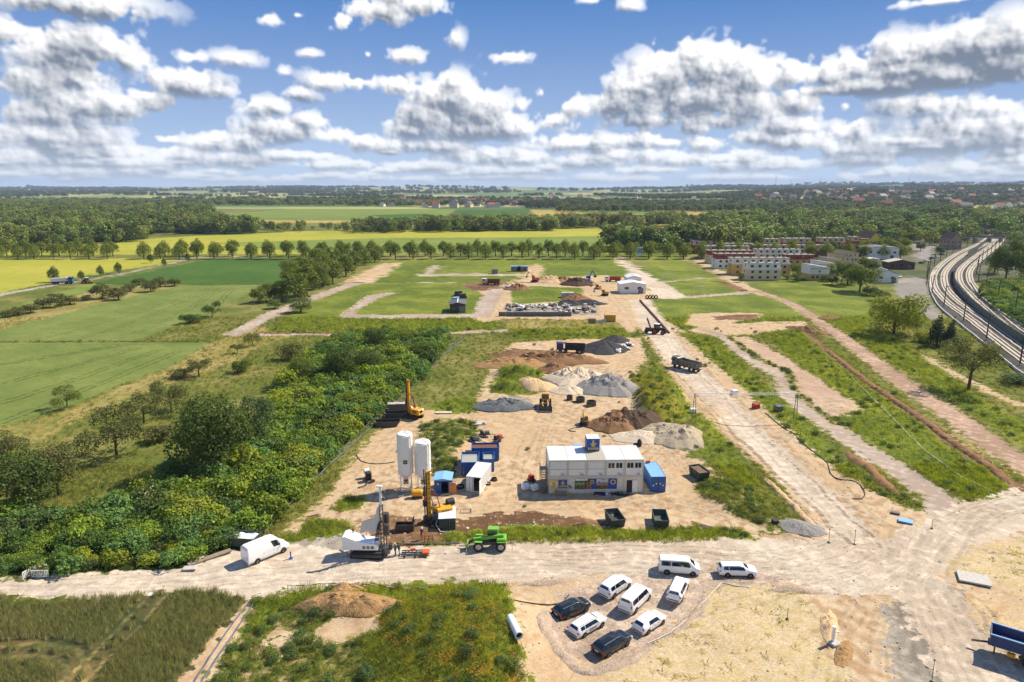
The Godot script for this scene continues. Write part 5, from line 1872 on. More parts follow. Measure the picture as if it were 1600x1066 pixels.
var CARS := {
	"estate": {"rows": [[-2.36, .72, .78, .70, .66, .80], [-2.30, .78, .86, .74, .92, 1.04], [-2.02, .82, .90, .62, .97, 1.38], [-1.6, .83, .91, .63, .98, 1.45], [-.3, .83, .92, .64, .96, 1.49], [.35, .83, .92, .63, .95, 1.47], [.70, .83, .92, .60, .94, 1.40], [1.32, .82, .91, .74, .92, 1.02], [1.9, .80, .88, .70, .84, .93], [2.2, .74, .80, .64, .74, .82], [2.36, .60, .62, .52, .58, .66]],
		"windows": [[-1.86, -1.25], [-1.18, -.22], [-.14, .86, -.28]], "doors": [[-1.18, -.18], [-.16, .92]], "mirror": .78, "wheels": [-1.36, 1.42], "wr": .33, "screen": [.72, 1.30], "back": [-2.26, -2.05], "rails": [-1.8, .3], "plate_y": .72},
	"hatch": {"rows": [[-2.10, .72, .78, .70, .66, .80], [-2.04, .78, .86, .72, .94, 1.06], [-1.62, .82, .90, .58, .99, 1.36], [-1.2, .83, .91, .61, .99, 1.45], [-.3, .83, .91, .62, .97, 1.49], [.30, .83, .91, .61, .95, 1.47], [.62, .83, .91, .58, .94, 1.40], [1.22, .82, .90, .72, .92, 1.02], [1.75, .79, .86, .68, .84, .92], [2.0, .72, .78, .62, .74, .82], [2.14, .58, .60, .5, .58, .66]],
		"windows": [[-1.02, -.25, .06], [-.16, .78, -.28]], "doors": [[-1.05, -.20], [-.18, .84]], "mirror": .70, "wheels": [-1.26, 1.30], "wr": .32, "screen": [.64, 1.20], "back": [-2.0, -1.66]},
	"mpv": {"rows": [[-2.38, .74, .80, .74, .70, .86], [-2.32, .80, .88, .78, 1.00, 1.20], [-2.12, .84, .92, .68, 1.05, 1.58], [-1.6, .85, .93, .70, 1.06, 1.68], [-.3, .85, .93, .70, 1.04, 1.72], [.40, .85, .93, .68, 1.02, 1.68], [.75, .85, .93, .66, 1.00, 1.58], [1.50, .84, .92, .76, .97, 1.08], [1.95, .81, .88, .72, .88, .97], [2.25, .74, .80, .64, .76, .84], [2.40, .60, .62, .5, .6, .68]],
		"windows": [[-1.95, -1.2], [-1.12, -.12], [-.04, 1.0, -.34]], "doors": [[-1.12, -.1], [-.06, 1.02]], "mirror": .86, "wheels": [-1.42, 1.46], "wr": .34, "screen": [.78, 1.46], "back": [-2.30, -2.14], "rails": [-1.8, .3], "plate_y": .8},
	"bus": {"rows": [[-2.56, .78, .86, .80, .9, 1.10], [-2.52, .82, .92, .82, 1.10, 1.45], [-2.40, .86, .95, .78, 1.14, 1.84], [-2.0, .88, .96, .78, 1.14, 1.94], [.4, .88, .96, .78, 1.12, 1.97], [1.05, .88, .96, .77, 1.10, 1.93], [1.30, .88, .96, .75, 1.10, 1.82], [1.96, .87, .95, .80, 1.06, 1.22], [2.30, .84, .90, .76, .98, 1.08], [2.50, .74, .80, .66, .82, .92], [2.58, .62, .66, .56, .66, .74]],
		"windows": [[-2.25, -1.05], [-.98, .32], [.44, 1.42, -.36]], "doors": [[-.96, .34], [.40, 1.44]], "mirror": 1.30, "wheels": [-1.55, 1.62], "wr": .35, "screen": [1.34, 1.92], "back": [-2.50, -2.38], "lamp_h": .32, "lamp_w": .16, "lamp_drop": .02, "plate_y": .85, "category": "van"},
	"van": {"rows": [[-2.98, .90, .96, .90, 1.2, 1.9], [-2.95, .92, 1.0, .88, 1.3, 2.42], [-2.6, .93, 1.0, .86, 1.3, 2.54], [.5, .93, 1.0, .86, 1.28, 2.55], [1.1, .93, 1.0, .84, 1.26, 2.46], [1.45, .93, 1.0, .80, 1.25, 2.22], [2.12, .92, .99, .82, 1.18, 1.42], [2.6, .88, .94, .76, 1.05, 1.16], [2.86, .78, .82, .66, .86, .96], [2.96, .66, .70, .56, .66, .76]],
		"windows": [[.62, 1.62, -.36]], "doors": [[.60, 1.62], [-.85, .50]], "mirror": 1.5, "wheels": [-1.75, 1.92], "wr": .36, "screen": [1.48, 2.06], "back": [-2.95, -2.93], "lamp_h": .5, "lamp_w": .14, "lamp_drop": .1, "plate_y": .7, "category": "van"}}

func heading(a: Vector3, b: Vector3) -> float:
	return atan2(-(b.z - a.z), b.x - a.x)

# put a car so that its right wheels stand where the photograph shows them
func park(o: Node3D, u1: float, v1: float, u2: float, v2: float, half := 0.80, left := false) -> void:
	var a := on(u1, v1)
	var b := on(u2, v2)
	var t := heading(a, b)
	var r := Vector3(0, 0, 1).rotated(Vector3.UP, t) * (-1.0 if left else 1.0)
	var m := (a + b) * 0.5 - r * half
	m.y = hgt(m.x, m.z) + 0.02
	o.position = m
	o.rotation.y = t

func make_cars() -> void:
	park(make_car("estate_car", "black estate car with silver roof rails beside the hose in the gravel car park", CARS.estate, M.black), 882, 969.5, 918.7, 956)
	var b2 := make_car("estate_car", "black estate car at the car park's bottom end beside the gravel rim", CARS.estate, M.black)
	park(b2, 950.5, 1027, 979, 1010)
	var w1 := make_car("estate_car", "white estate car with dark lettering along its doors", CARS.estate.merged({"black_rails": true}), M.white)
	park(w1, 911.7, 996.7, 940.5, 980.5)
	# the dark lettering on its side
	var tm := text_mesh("BAUER", 0.24, 0.01)
	tm.material = M.dark
	shell = CARS.estate.rows
	share("door_lettering", tm, w1, Transform3D(Basis(Vector3(1, 0, 0), Vector3(0, 1, 0), Vector3(0, 0, 1)).rotated(Vector3.UP, 0.0), Vector3(-0.1, 0.66, 0.925)))
	park(make_car("hatchback_car", "white hatchback with sloping tail between two estates", CARS.hatch, M.white), 1010.7, 992.5, 1035.7, 975.7)
	park(make_car("people_carrier", "white people carrier with roof rails beside the white minibus", CARS.mpv, M.white), 959, 936, 981, 919.5)
	park(make_car("minibus", "white minibus seen from its back among the parked cars", CARS.bus, M.white), 993, 958.7, 1013, 938, 0.86)
	park(make_car("estate_car", "white estate car pointing at the cross road behind the minibus", CARS.estate, M.white), 1065, 941, 1074, 919.5)
	park(make_car("minibus", "long white minibus parked sideways where car park meets road", CARS.bus, M.white), 1039, 897.5, 1084, 900.5, 0.86)
	park(make_car("estate_car", "white estate car parked sideways alone on the road edge", CARS.estate, M.white), 1136, 902.5, 1172, 903.5)
	park(make_car("panel_van", "white high-roofed panel van parked by the bramble thicket", CARS.van, M.white), 402.5, 881, 441, 864.5, 0.90)

func text_mesh(s: String, h: float, depth: float, bold := true) -> TextMesh:
	var t := TextMesh.new()
	var f := SystemFont.new()
	f.font_names = PackedStringArray(["Droid Sans"])
	f.font_weight = 700 if bold else 400
	t.font = f
	t.text = s
	t.font_size = 64
	t.pixel_size = h / 46.0
	t.depth = depth
	t.curve_step = 4.0
	return t
# ---------------------------------------------------------------- the site compound
func V(x: float, y: float, z: float) -> Vector3:
	return Vector3(x, y, z)

# corrugated sheet between two corners, standing h high, folds outward along n
func corrugated(b: MB, a: Vector3, c: Vector3, h: float, n: Vector3, pitch := 0.28, deep := 0.036) -> void:
	var d := c - a
	var k := maxi(2, int(d.length() / pitch))
	var up := Vector3.UP * h
	for i in k:
		var p0 := a + d * (i / float(k))
		var p1 := a + d * ((i + 0.35) / k)
		var p2 := a + d * ((i + 0.5) / k)
		var p3 := a + d * ((i + 0.85) / k)
		var p4 := a + d * ((i + 1.0) / k)
		var o := n * deep
		for q in [[p0, p1], [p1, p2 - o], [p2 - o, p3 - o], [p3 - o, p4]]:
			b.quad(q[0], q[0] + up, q[1] + up, q[1])

# steel container; doors on the +z end. At its base centre.
func container(called: String, label: String, p: Vector3, turn: float, l: float, w: float, h: float, m: Material, roof: Material, door := "closed") -> Node3D:
	var o := thing(called, label, "container", p, turn)
	var hw := w / 2
	var hl := l / 2
	var s := MB.new()
	corrugated(s, V(hw - .03, .14, hl - .08), V(hw - .03, .14, -hl + .08), h - .24, Vector3.RIGHT)
	part("side_wall", s, m, o)
	s = MB.new()
	corrugated(s, V(-hw + .03, .14, -hl + .08), V(-hw + .03, .14, hl - .08), h - .24, Vector3.LEFT)
	part("side_wall", s, m, o)
	s = MB.new()
	corrugated(s, V(hw - .08, .14, -hl + .03), V(-hw + .08, .14, -hl + .03), h - .24, Vector3.FORWARD)
	part("end_wall", s, m, o)
	var f := MB.new()
	for sx in [-1.0, 1.0]:
		for sz in [-1.0, 1.0]:
			f.box(V(sx * (hw - .06), h / 2, sz * (hl - .06)), V(.12, h, .12))
	for y in [.07, h - .06]:
		for sx in [-1.0, 1.0]:
			f.bar(V(sx * (hw - .05), y, -hl + .12), V(sx * (hw - .05), y, hl - .12), .095, .12)
		for sz in [-1.0, 1.0]:
			f.bar(V(-hw + .12, y, sz * (hl - .05)), V(hw - .12, y, sz * (hl - .05)), .095, .12)
	part("frame", f, m, o)
	var r := MB.new()
	r.box(V(0, h - .03, 0), V(w - .14, .03, l - .14))
	var n := int(l / 0.6)
	for i in n:
		r.box(V(0, h - .010, -hl + .35 + (l - .7) * i / (n - 1.0)), V(w - .5, .022, .22))
	part("roof", r, roof, o)
	part("floor", MB.new().box(V(0, .1, 0), V(w - .2, .08, l - .2)), M.old_wood, o)
	if door == "closed" or door == "half":
		for sx in [-1.0, 1.0]:
			if door == "half" and sx > 0:
				continue
			var d := MB.new()
			d.box(V(sx * (hw - .1) / 2 - sx * .0, h / 2, hl - .045), V((w - .26) / 2 - .015, h - .3, .05))
			for k in 4:
				d.box(V(sx * (hw - .1) / 2, .5 + k * (h - .9) / 3.0, hl - .016), V((w - .34) / 2, .18, .012))
			var dd := part("door", d, m, o)
			for k in 2:
				var x: float = sx * (0.18 + 0.48 * k)
				part("locking_bar", MB.new().tube(V(x, .2, hl + .01), V(x, h - .2, hl + .01), .022, .022, 6), M.steel, dd)
				part("door_label", MB.new().box(V(x + sx * .12, h * .55 - k * .3, hl + .0), V(.2, .22, .01)), M.plate, dd)
	if door == "open" or door == "half":
		# one leaf swung out to the side
		var d := MB.new()
		d.box(V(hw + .02, h / 2, hl + .56), V(.05, h - .3, 1.1))
		part("door", d, m, o)
	return o

func skip(called: String, label: String, p: Vector3, turn: float, l: float, w: float, h: float, m: Material, fill_m: Material, fill := 0.6) -> Node3D:
	var o := thing(called, label, "skip", p, turn)
	var t := .05
	var body := MB.new()
	var prof := PackedVector2Array([Vector2(-l * .36, .08), Vector2(l * .36, .08), Vector2(l * .5, h), Vector2(-l * .5, h)])
	for sz in [-1.0, 1.0]:
		body.prism(V(0, 0, sz * (w / 2 - t / 2)), prof, t)
	for sx in [-1.0, 1.0]:
		body.bar(V(sx * l * .36, .08, 0), V(sx * l * .5, h, 0), w - .1, t)
	body.box(V(0, .1, 0), V(l * .72, .06, w - .1))
	part("hull", body, m, o)
	var rim := MB.new()
	for sz in [-1.0, 1.0]:
		rim.bar(V(-l * .5 - .05, h + .03, sz * (w / 2)), V(l * .5 + .05, h + .03, sz * (w / 2)), .1, .09)
	for sx in [-1.0, 1.0]:
		rim.bar(V(sx * l * .5, h + .03, -w / 2 + .06), V(sx * l * .5, h + .03, w / 2 - .06), .1, .09)
	part("rim", rim, m, o)
	for sz in [-1.0, 1.0]:
		for x in [-l * .25, l * .25]:
			part("rib", MB.new().bar(V(x, .15, sz * (w / 2 + .03)), V(x, h - .05, sz * (w / 2 + .03)), .09, .06), m, o)
		part("lifting_lug", MB.new().tube(V(0, h * .55, sz * (w / 2)), V(0, h * .55, sz * (w / 2 + .16)), .06, .06, 8), m, o)
	var c := MB.new()
	var fl := .12 + (h - .12) * fill
	var hl := lerpf(l * .36, l * .5, fill) - .06
	for i in 6:
		for j in 4:
			var q := []
			for e in [[0, 0], [1, 0], [1, 1], [0, 1]]:
				var x: float = lerpf(-hl, hl, (i + e[0]) / 6.0)
				var z: float = lerpf(-w / 2 + .06, w / 2 - .06, (j + e[1]) / 4.0)
				q.append(V(x, fl + .12 * sin(x * 3.0 + p.x) * cos(z * 2.3), z))
			c.quad(q[0], q[1], q[2], q[3])
	part("contents", c, fill_m, o)
	return o

func open_tank(called: String, label: String, p: Vector3, turn: float, l: float, w: float, h: float, level: float, fm: Material, ladder := false) -> Node3D:
	var o := thing(called, label, "tank", p, turn)
	var b := MB.new()
	for sz in [-1.0, 1.0]:
		b.box(V(0, h / 2, sz * (w / 2 - .04)), V(l, h, .08))
	for sx in [-1.0, 1.0]:
		b.box(V(sx * (l / 2 - .04), h / 2, 0), V(.08, h, w - .16))
	b.box(V(0, .1, 0), V(l - .16, .1, w - .16))
	part("hull", b, M.blue, o)
	for sz in [-1.0, 1.0]:
		part("rim", MB.new().bar(V(-l / 2 - .05, h + .04, sz * w / 2), V(l / 2 + .05, h + .04, sz * w / 2), .1, .09), M.blue, o)
		for k in 5:
			var x := -l / 2 + .3 + (l - .6) * k / 4.0
			part("rib", MB.new().box(V(x, h / 2, sz * (w / 2 + .035)), V(.1, h - .1, .07)), M.blue, o)
	for sx in [-1.0, 1.0]:
		part("rim", MB.new().bar(V(sx * l / 2, h + .04, -w / 2 + .06), V(sx * l / 2, h + .04, w / 2 - .06), .1, .09), M.blue, o)
	part("contents", MB.new().box(V(0, level, 0), V(l - .17, .04, w - .17)), fm, o)
	if ladder:
		var ld := MB.new()
		for sx in [-.2, .2]:
			ld.bar(V(-l / 2 + .6 + sx, 0, w / 2 + .14), V(-l / 2 + .6 + sx, h + .1, w / 2 + .14), .05)
		for k in 7:
			ld.bar(V(-l / 2 + .4, .25 + k * .3, w / 2 + .14), V(-l / 2 + .8, .25 + k * .3, w / 2 + .14), .035)
		part("ladder", ld, M.chrome, o)
	return o

func emblem(o: Node3D, c: Vector3, s: float, word: bool, m: Material) -> void:
	# yellow drilling mark: a split shaft through a cross bar with wings, the name under it
	var b := MB.new()
	for sx in [-1.0, 1.0]:
		b.prism(c, PackedVector2Array([Vector2(.02 * sx, -.40), Vector2(.10 * sx, -.30), Vector2(.10 * sx, .42), Vector2(.02 * sx, .42)].map(func(q): return q * s)), .03)
		b.prism(c, PackedVector2Array([Vector2(.13 * sx, -.12), Vector2(.26 * sx, -.12), Vector2(.30 * sx, -.02), Vector2(.38 * sx, -.02), Vector2(.38 * sx, .05), Vector2(.30 * sx, .05), Vector2(.26 * sx, -.01), Vector2(.13 * sx, -.01)].map(func(q): return q * s)), .03)
		b.prism(c, PackedVector2Array([Vector2(.04 * sx, -.44), Vector2(.24 * sx, -.20), Vector2(.24 * sx, -.30), Vector2(.08 * sx, -.46)].map(func(q): return q * s)), .028)
	part("emblem", b, m, o)
	if word:
		var t := text_mesh("BAUER", s * .30, .03)
		t.material = m
		share("lettering", t, o, Transform3D(Basis(), c + V(0, -s * .66, 0)))

func print_tex(w: int, h: int, f: Callable) -> ImageTexture:
	var im := Image.create(w, h, false, Image.FORMAT_RGB8)
	f.call(im)
	return ImageTexture.create_from_image(im)

func make_office() -> void:
	var a := on(857, 772.5)
	var b := on(1004, 770.5)
	var tu := heading(a, b)
	var w := 3.0
	var d := 6.06
	var h := 2.82
	var o := thing("site_office", "two-storey block of white and beige office cabins with a blue cube on its roof", "office", (a + b) / 2, tu)
	o.position.y = 0.05
	for lv in 2:
		for k in 5:
			var cx := -6.0 + w * k
			var y0 := lv * h
			var mod := MB.new()
			mod.box(V(cx, y0 + h / 2, -d / 2), V(w - .16, h - .12, d - .16))
			var md := part("cabin", mod, M.cabin if lv == 0 else M.cabin_white, o)
			var f := MB.new()
			for sx in [-1.0, 1.0]:
				for z in [-.09, -d + .09]:
					f.box(V(cx + sx * (w / 2 - .09), y0 + h / 2, z), V(.17, h - .01, .18))
			for y in [.1, h - .1]:
				for z in [-.08, -d + .08]:
					f.box(V(cx, y0 + y, z), V(w - .36, .19, .15))
				for sx in [-1.0, 1.0]:
					f.box(V(cx + sx * (w / 2 - .08), y0 + y, -d / 2), V(.15, .19, d - .36))
			part("cabin_frame", f, M.beige, md)
			if lv == 1:
				var r := MB.new()
				r.box(V(cx, 2 * h + .01, -d / 2), V(w - .10, .04, d - .08))
				for q in 8:
					r.box(V(cx - 1.3 + q * .37, 2 * h + .04, -d / 2), V(.05, .03, d - .2))
				part("roof_sheet", r, M.roof_dirty if k == 2 else M.roof_white, md)
				part("gutter", MB.new().box(V(cx, 2 * h - .02, .02), V(w - .05, .10, .07)), M.beige, md)
				# front panel: shutter or windows, fan hood
				if k < 3:
					var s := MB.new()
					s.box(V(cx, y0 + 1.42, -.045), V(w - .44, h - .56, .05))
					part("front_panel", s, M.cabin_white, md)
					for q in 9:
						part("shutter_slat", MB.new().box(V(cx, y0 + 1.38 + q * .115, -.012), V(w - .62 if k == 0 else w - .52, .105, .02)), M.cabin_white, md)
					part("shutter_sill", MB.new().box(V(cx, y0 + 1.30, -.01), V(w - .5, .04, .06)), M.steel, md)
				else:
					part("front_panel", MB.new().box(V(cx, y0 + 1.42, -.065), V(w - .44, h - .56, .05)), M.cabin_white, md)
					for sx in [-1.0, 1.0]:
						var wf := MB.new()
						var c := V(cx + sx * .62, y0 + 1.86, -.02)
						for q in [[0, .46, 1.1, .06], [0, -.46, 1.1, .06]]:
							wf.box(c + V(q[0], q[1], 0), V(q[2], q[3], .07))
						for q in [-.52, 0.0, .52]:
							wf.box(c + V(q, 0, 0), V(.06, .86, .068))
						var win := part("window", wf, M.cabin_white, md)
						part("pane", MB.new().box(c + V(0, 0, -.012), V(1.02, .9, .02)), M.window, win)
				var v := MB.new()
				v.box(V(cx + .72, y0 + .64, .12), V(.56, .10, .36), Basis(Vector3.RIGHT, .35), .02)
				var hood := part("fan_hood", v, M.cabin_white, md)
				part("fan", MB.new().box(V(cx + .72, y0 + .50, .06), V(.50, .22, .22), Basis(), .02), M.dark, hood)
	# back windows and doors of the ground floor front
	var door_x := -6.0 + w * 4
	part("doorway", MB.new().box(V(door_x - .62, 1.12, -.03), V(.86, 2.06, .06)), M.dark, o)
	var dr := part("door", MB.new().box(V(door_x + .22, 1.12, .03), V(.84, 2.04, .05), Basis(), .01), M.cabin_white, o)
	part("handle", MB.new().box(V(door_x + .52, 1.08, .07), V(.12, .04, .05)), M.steel, dr)
	# the notice boards
	var yb := part("notice_board", MB.new().box(V(-6.72, 1.62, .02), V(1.44, 1.5, .04)), M.board_yellow, o)
	for q in 3:
		var n := MB.new()
		n.tube(V(-7.14 + q * .46, 1.74, .041), V(-7.14 + q * .46, 1.74, .055), .19, .19, 16)
		var disc := part("sign_disc", n, [M.white, M.board_blue, M.white][q], yb)
		part("sign_symbol", MB.new().box(V(-7.14 + q * .46, 1.74, .06), V(.16, .12, .01)), [M.board_blue, M.white, M.dark][q], disc)
	part("sign_text", MB.new().box(V(-6.72, 1.22, .045), V(.5, .08, .01)), M.board_blue, yb)
	var bb := part("logo_board", MB.new().box(V(-5.26, 1.66, .025), V(1.38, 1.42, .05)), M.board_blue, o)
	emblem(bb, V(-5.26, 1.86, .06), .9, true, M.board_gold)
	# doors, sockets beside the boards
	for q in [[-4.2, 1.25, .22, .34], [-3.95, 1.05, .16, .3], [-4.4, .95, .12, .12]]:
		part("wall_box", MB.new().box(V(q[0], q[1], .03), V(q[2], q[3], .08)), M.trim, o)
	# the printed banner with two pictures
	var bn := MB.new()
	bn.use_uv = true
	bn.quad(V(-3.35, 2.48, .03), V(3.35, 2.50, .03), V(3.35, .72, .03), V(-3.35, .74, .03))
	part("banner", bn, M.banner, o)
	for q in [[-.62, 1.98, .40], [2.72, 1.92, .55]]:
		var rg := MB.new()
		rg.lathe(V(q[0], q[1], .045), [Vector2(q[2] * .55, 0), Vector2(q[2] * .75, .0), Vector2(q[2] * .75, .012), Vector2(q[2] * .55, .012), Vector2(q[2] * .55, 0)], 20, Basis(Vector3.RIGHT, PI / 2))
		part("banner_badge", rg, M.board_gold, o)
	# blue cube with the yellow mark, on the roof
	var cube := thing("logo_cube", "blue advertising cube with yellow mark and lettering on the office roof", "sign", o.to_global(V(-.05, 2 * h + .06, -4.6)), tu)
	part("cube_body", MB.new().box(V(0, 1.05, 0), V(2.1, 2.1, 2.1), Basis(), .02), M.board_blue, cube)
	part("cube_top", MB.new().box(V(0, 2.115, 0), V(2.06, .03, 2.06)), M.roof_white, cube)
	emblem(cube, V(0, 1.30, 1.062), 1.35, true, M.board_gold)
	for q in [[-.5, .45], [.3, .5], [.55, -.2], [-.4, -.4], [.1, .05]]:
		part("top_mark", MB.new().box(V(q[0], 2.135, q[1]), V(.35, .012, .2), Basis(Vector3.UP, q[0])), M.light_blue, cube)
	# steel stair at the left end
	var st := thing("steel_stair", "grey steel scaffold stair against the office cabins' end wall", "stairs", o.to_global(V(-8.15, 0, -2.6)), tu)
	for z in [-1.6, 1.6]:
		for x in [-.5, .5]:
			part("post", MB.new().bar(V(x, 0, z), V(x, 3.9, z), .07), M.steel, st)
	part("landing", MB.new().box(V(0, 2.84, -1.0), V(1.1, .06, 1.4)), M.steel, st)
	for k in 13:
		part("step", MB.new().box(V(0, .22 * (k + 1), 1.6 - k * .155 + .5), V(1.0, .04, .26)), M.steel, st)
	for x in [-.5, .5]:
		part("stringer", MB.new().bar(V(x, .05, 2.25), V(x, 2.85, .05), .05, .2), M.steel, st)
		part("handrail", MB.new().bar(V(x, 1.05, 2.2), V(x, 3.85, .1), .05), M.steel, st)
		part("handrail", MB.new().bar(V(x, 3.85, .1), V(x, 3.85, -1.6), .05), M.steel, st)
	# things lying about the cabins
	var bag := thing("bulk_bag_stack", "two wrapped white pallets standing left of the office stair", "pallets", on(831, 766), 0.4)
	for q in [[-.9, -.5], [.3, .35]]:
		var pb := part("wrapped_pallet", MB.new().box(V(q[0], .58, q[1]), V(1.2, .9, 1.0), Basis(Vector3.UP, .2), .12), M.cabin_white, bag)
		part("pallet_base", MB.new().box(V(q[0], .08, q[1]), V(1.15, .14, .95), Basis(Vector3.UP, .2)), M.wood, pb)
	var tool := thing("compressor", "small red machine with hoses beside the office stair", "machine", on(830, 752), 0.3)
	part("engine_box", MB.new().box(V(0, .7, 0), V(.9, .7, .8), Basis(), .05), M.red, tool)
	part("frame", MB.new().box(V(0, .3, 0), V(1.3, .1, 1.0)), M.dark_steel, tool)
	for z in [-.5, .5]:
		wheel(tool, .3, z, .28, .16, M.steel)
	part("exhaust", MB.new().tube(V(-.2, 1.0, 0), V(-.2, 1.5, 0), .06, .06, 8), M.dark, tool)
	var cr := thing("timber_crate", "low open timber crate leaning by the office notice boards", "crate", on(877, 775), 0.1)
	for k in 4:
		part("board", MB.new().box(V(0, .14 + k * .2, 0), V(1.7, .17, .04)), M.old_wood, cr)
	part("board", MB.new().bar(V(.1, 0, .4), V(1.6, .7, .15), .16, .04), M.wood, cr)
	part("board", MB.new().box(V(-.85, .4, -.4), V(.05, .8, .8)), M.old_wood, cr)
	var sh := thing("sheet_stack", "stack of blue and white sheets lying below the office banner", "building material", on(940, 774), -0.1)
	for k in 5:
		part("sheet", MB.new().box(V(.1 * (k % 3) - .1 * k, .05 + k * .07, .08 * (k % 2)), V(2.6 - .25 * k, .06, .9), Basis(Vector3.UP, .12 * (k % 3 - 1))), [M.cabin_white, M.red, M.cabin_white, M.navy, M.dark][k], sh)
	var pl := thing("timber_planks", "two yellow timber planks propped beside the wrapped pallets", "planks", on(849, 768), 0.7)
	for k in 2:
		part("plank", MB.new().bar(V(-.9, .1, k * .3), V(.9, .55, k * .3), .2, .05), M.wood, pl)
	var tb := thing("cable_bundle", "heap of dark cables lying at the office wall's foot", "cables", on(968, 772), 0.0)
	for k in 3:
		part("cable_coil", coil(.55 + .15 * k, .05, 3, V(k * .7 - .8, .06, .2 * (k % 2))), M.hose, tb)
	var blue_bench := thing("water_tray", "small light blue tray on legs behind the office roof", "tray", on(902, 703), 0.0)
	part("tray", MB.new().box(V(0, .8, 0), V(1.6, .5, 1.0), Basis(), .05), M.light_blue, blue_bench)
	for sx in [-.6, .6]:
		part("leg", MB.new().box(V(sx, .28, 0), V(.1, .56, .8)), M.steel, blue_bench)

func coil(r: float, t: float, n: int, c: Vector3) -> MB:
	var b := MB.new()
	var ps := []
	for i in n * 12 + 1:
		var a := TAU * i / 12.0
		ps.append(c + V(cos(a) * (r - .03 * (i / 12)), t + t * 1.3 * (i / 12.0), sin(a) * (r - .03 * (i / 12))))
	return b.pipe(ps, t, 5)

func silo(called: String, label: String, p: Vector3, r: float, h0: float, h1: float, plate: bool) -> void:
	var o := thing(called, label, "silo", p, 0.15)
	var b := MB.new()
	b.lathe(Vector3.ZERO, [Vector2(r * .2, h0 - .9), Vector2(r, h0 + .3), Vector2(r, h1 - .25), Vector2(r * .92, h1 - .05), Vector2(r * .5, h1 + .12), Vector2(.01, h1 + .16)], 28)
	part("barrel", b, M.silo, o)
	for y in [h0 + .3, lerpf(h0, h1, .36), lerpf(h0, h1, .68), h1 - .3]:
		part("hoop", MB.new().lathe(V(0, y, 0), [Vector2(r + .005, -.06), Vector2(r + .035, -.04), Vector2(r + .035, .04), Vector2(r + .005, .06)], 28), M.silo, o)
	part("filling_pipe", MB.new().pipe([V(r * .75, .8, r * .82), V(r * .75, h1 - .3, r * .82), V(r * .4, h1 + .3, r * .4), V(0, h1 + .25, 0)], .07, 8), M.silo, o)
	for k in 4:
		var a := TAU * (k + .5) / 4
		var a2 := TAU * (k + 1.5) / 4
		var q := V(cos(a) * r * .95, 0, sin(a) * r * .95)
		var q2 := V(cos(a2) * r * .95, 0, sin(a2) * r * .95)
		part("leg", MB.new().bar(q, q + V(0, h0 + .5, 0), .14), M.silo, o)
		part("foot", MB.new().box(q + V(0, .03, 0), V(.4, .06, .4)), M.steel, o)
		part("brace", MB.new().bar(q + V(0, .25, 0), q2 + V(0, h0 - .2, 0), .07), M.silo, o)
		part("brace", MB.new().bar(q2 + V(0, .25, 0), q + V(0, h0 - .2, 0), .07), M.silo, o)
		part("ring_beam", MB.new().bar(q + V(0, .2, 0), q2 + V(0, .2, 0), .1), M.silo, o)
	var ld := MB.new()
	for sx in [-.2, .2]:
		ld.bar(V(-r * .85 + sx * .5, .3, -r * .75 - sx), V(-r * .85 + sx * .5, h1, -r * .75 - sx), .04)
	part("ladder", ld, M.steel, o)
	if plate:
		var pm := part("sign_plate", MB.new().box(V(0, lerpf(h0, h1, .36), r + .03), V(.62, .62, .05)), M.dark, o)
		emblem(pm, V(0, lerpf(h0, h1, .36) + .05, r + .07), .5, false, M.board_gold)
	part("mixer", MB.new().box(V(0, h0 - 1.3, 0), V(.8, .7, .6), Basis(), .08), M.steel, o)

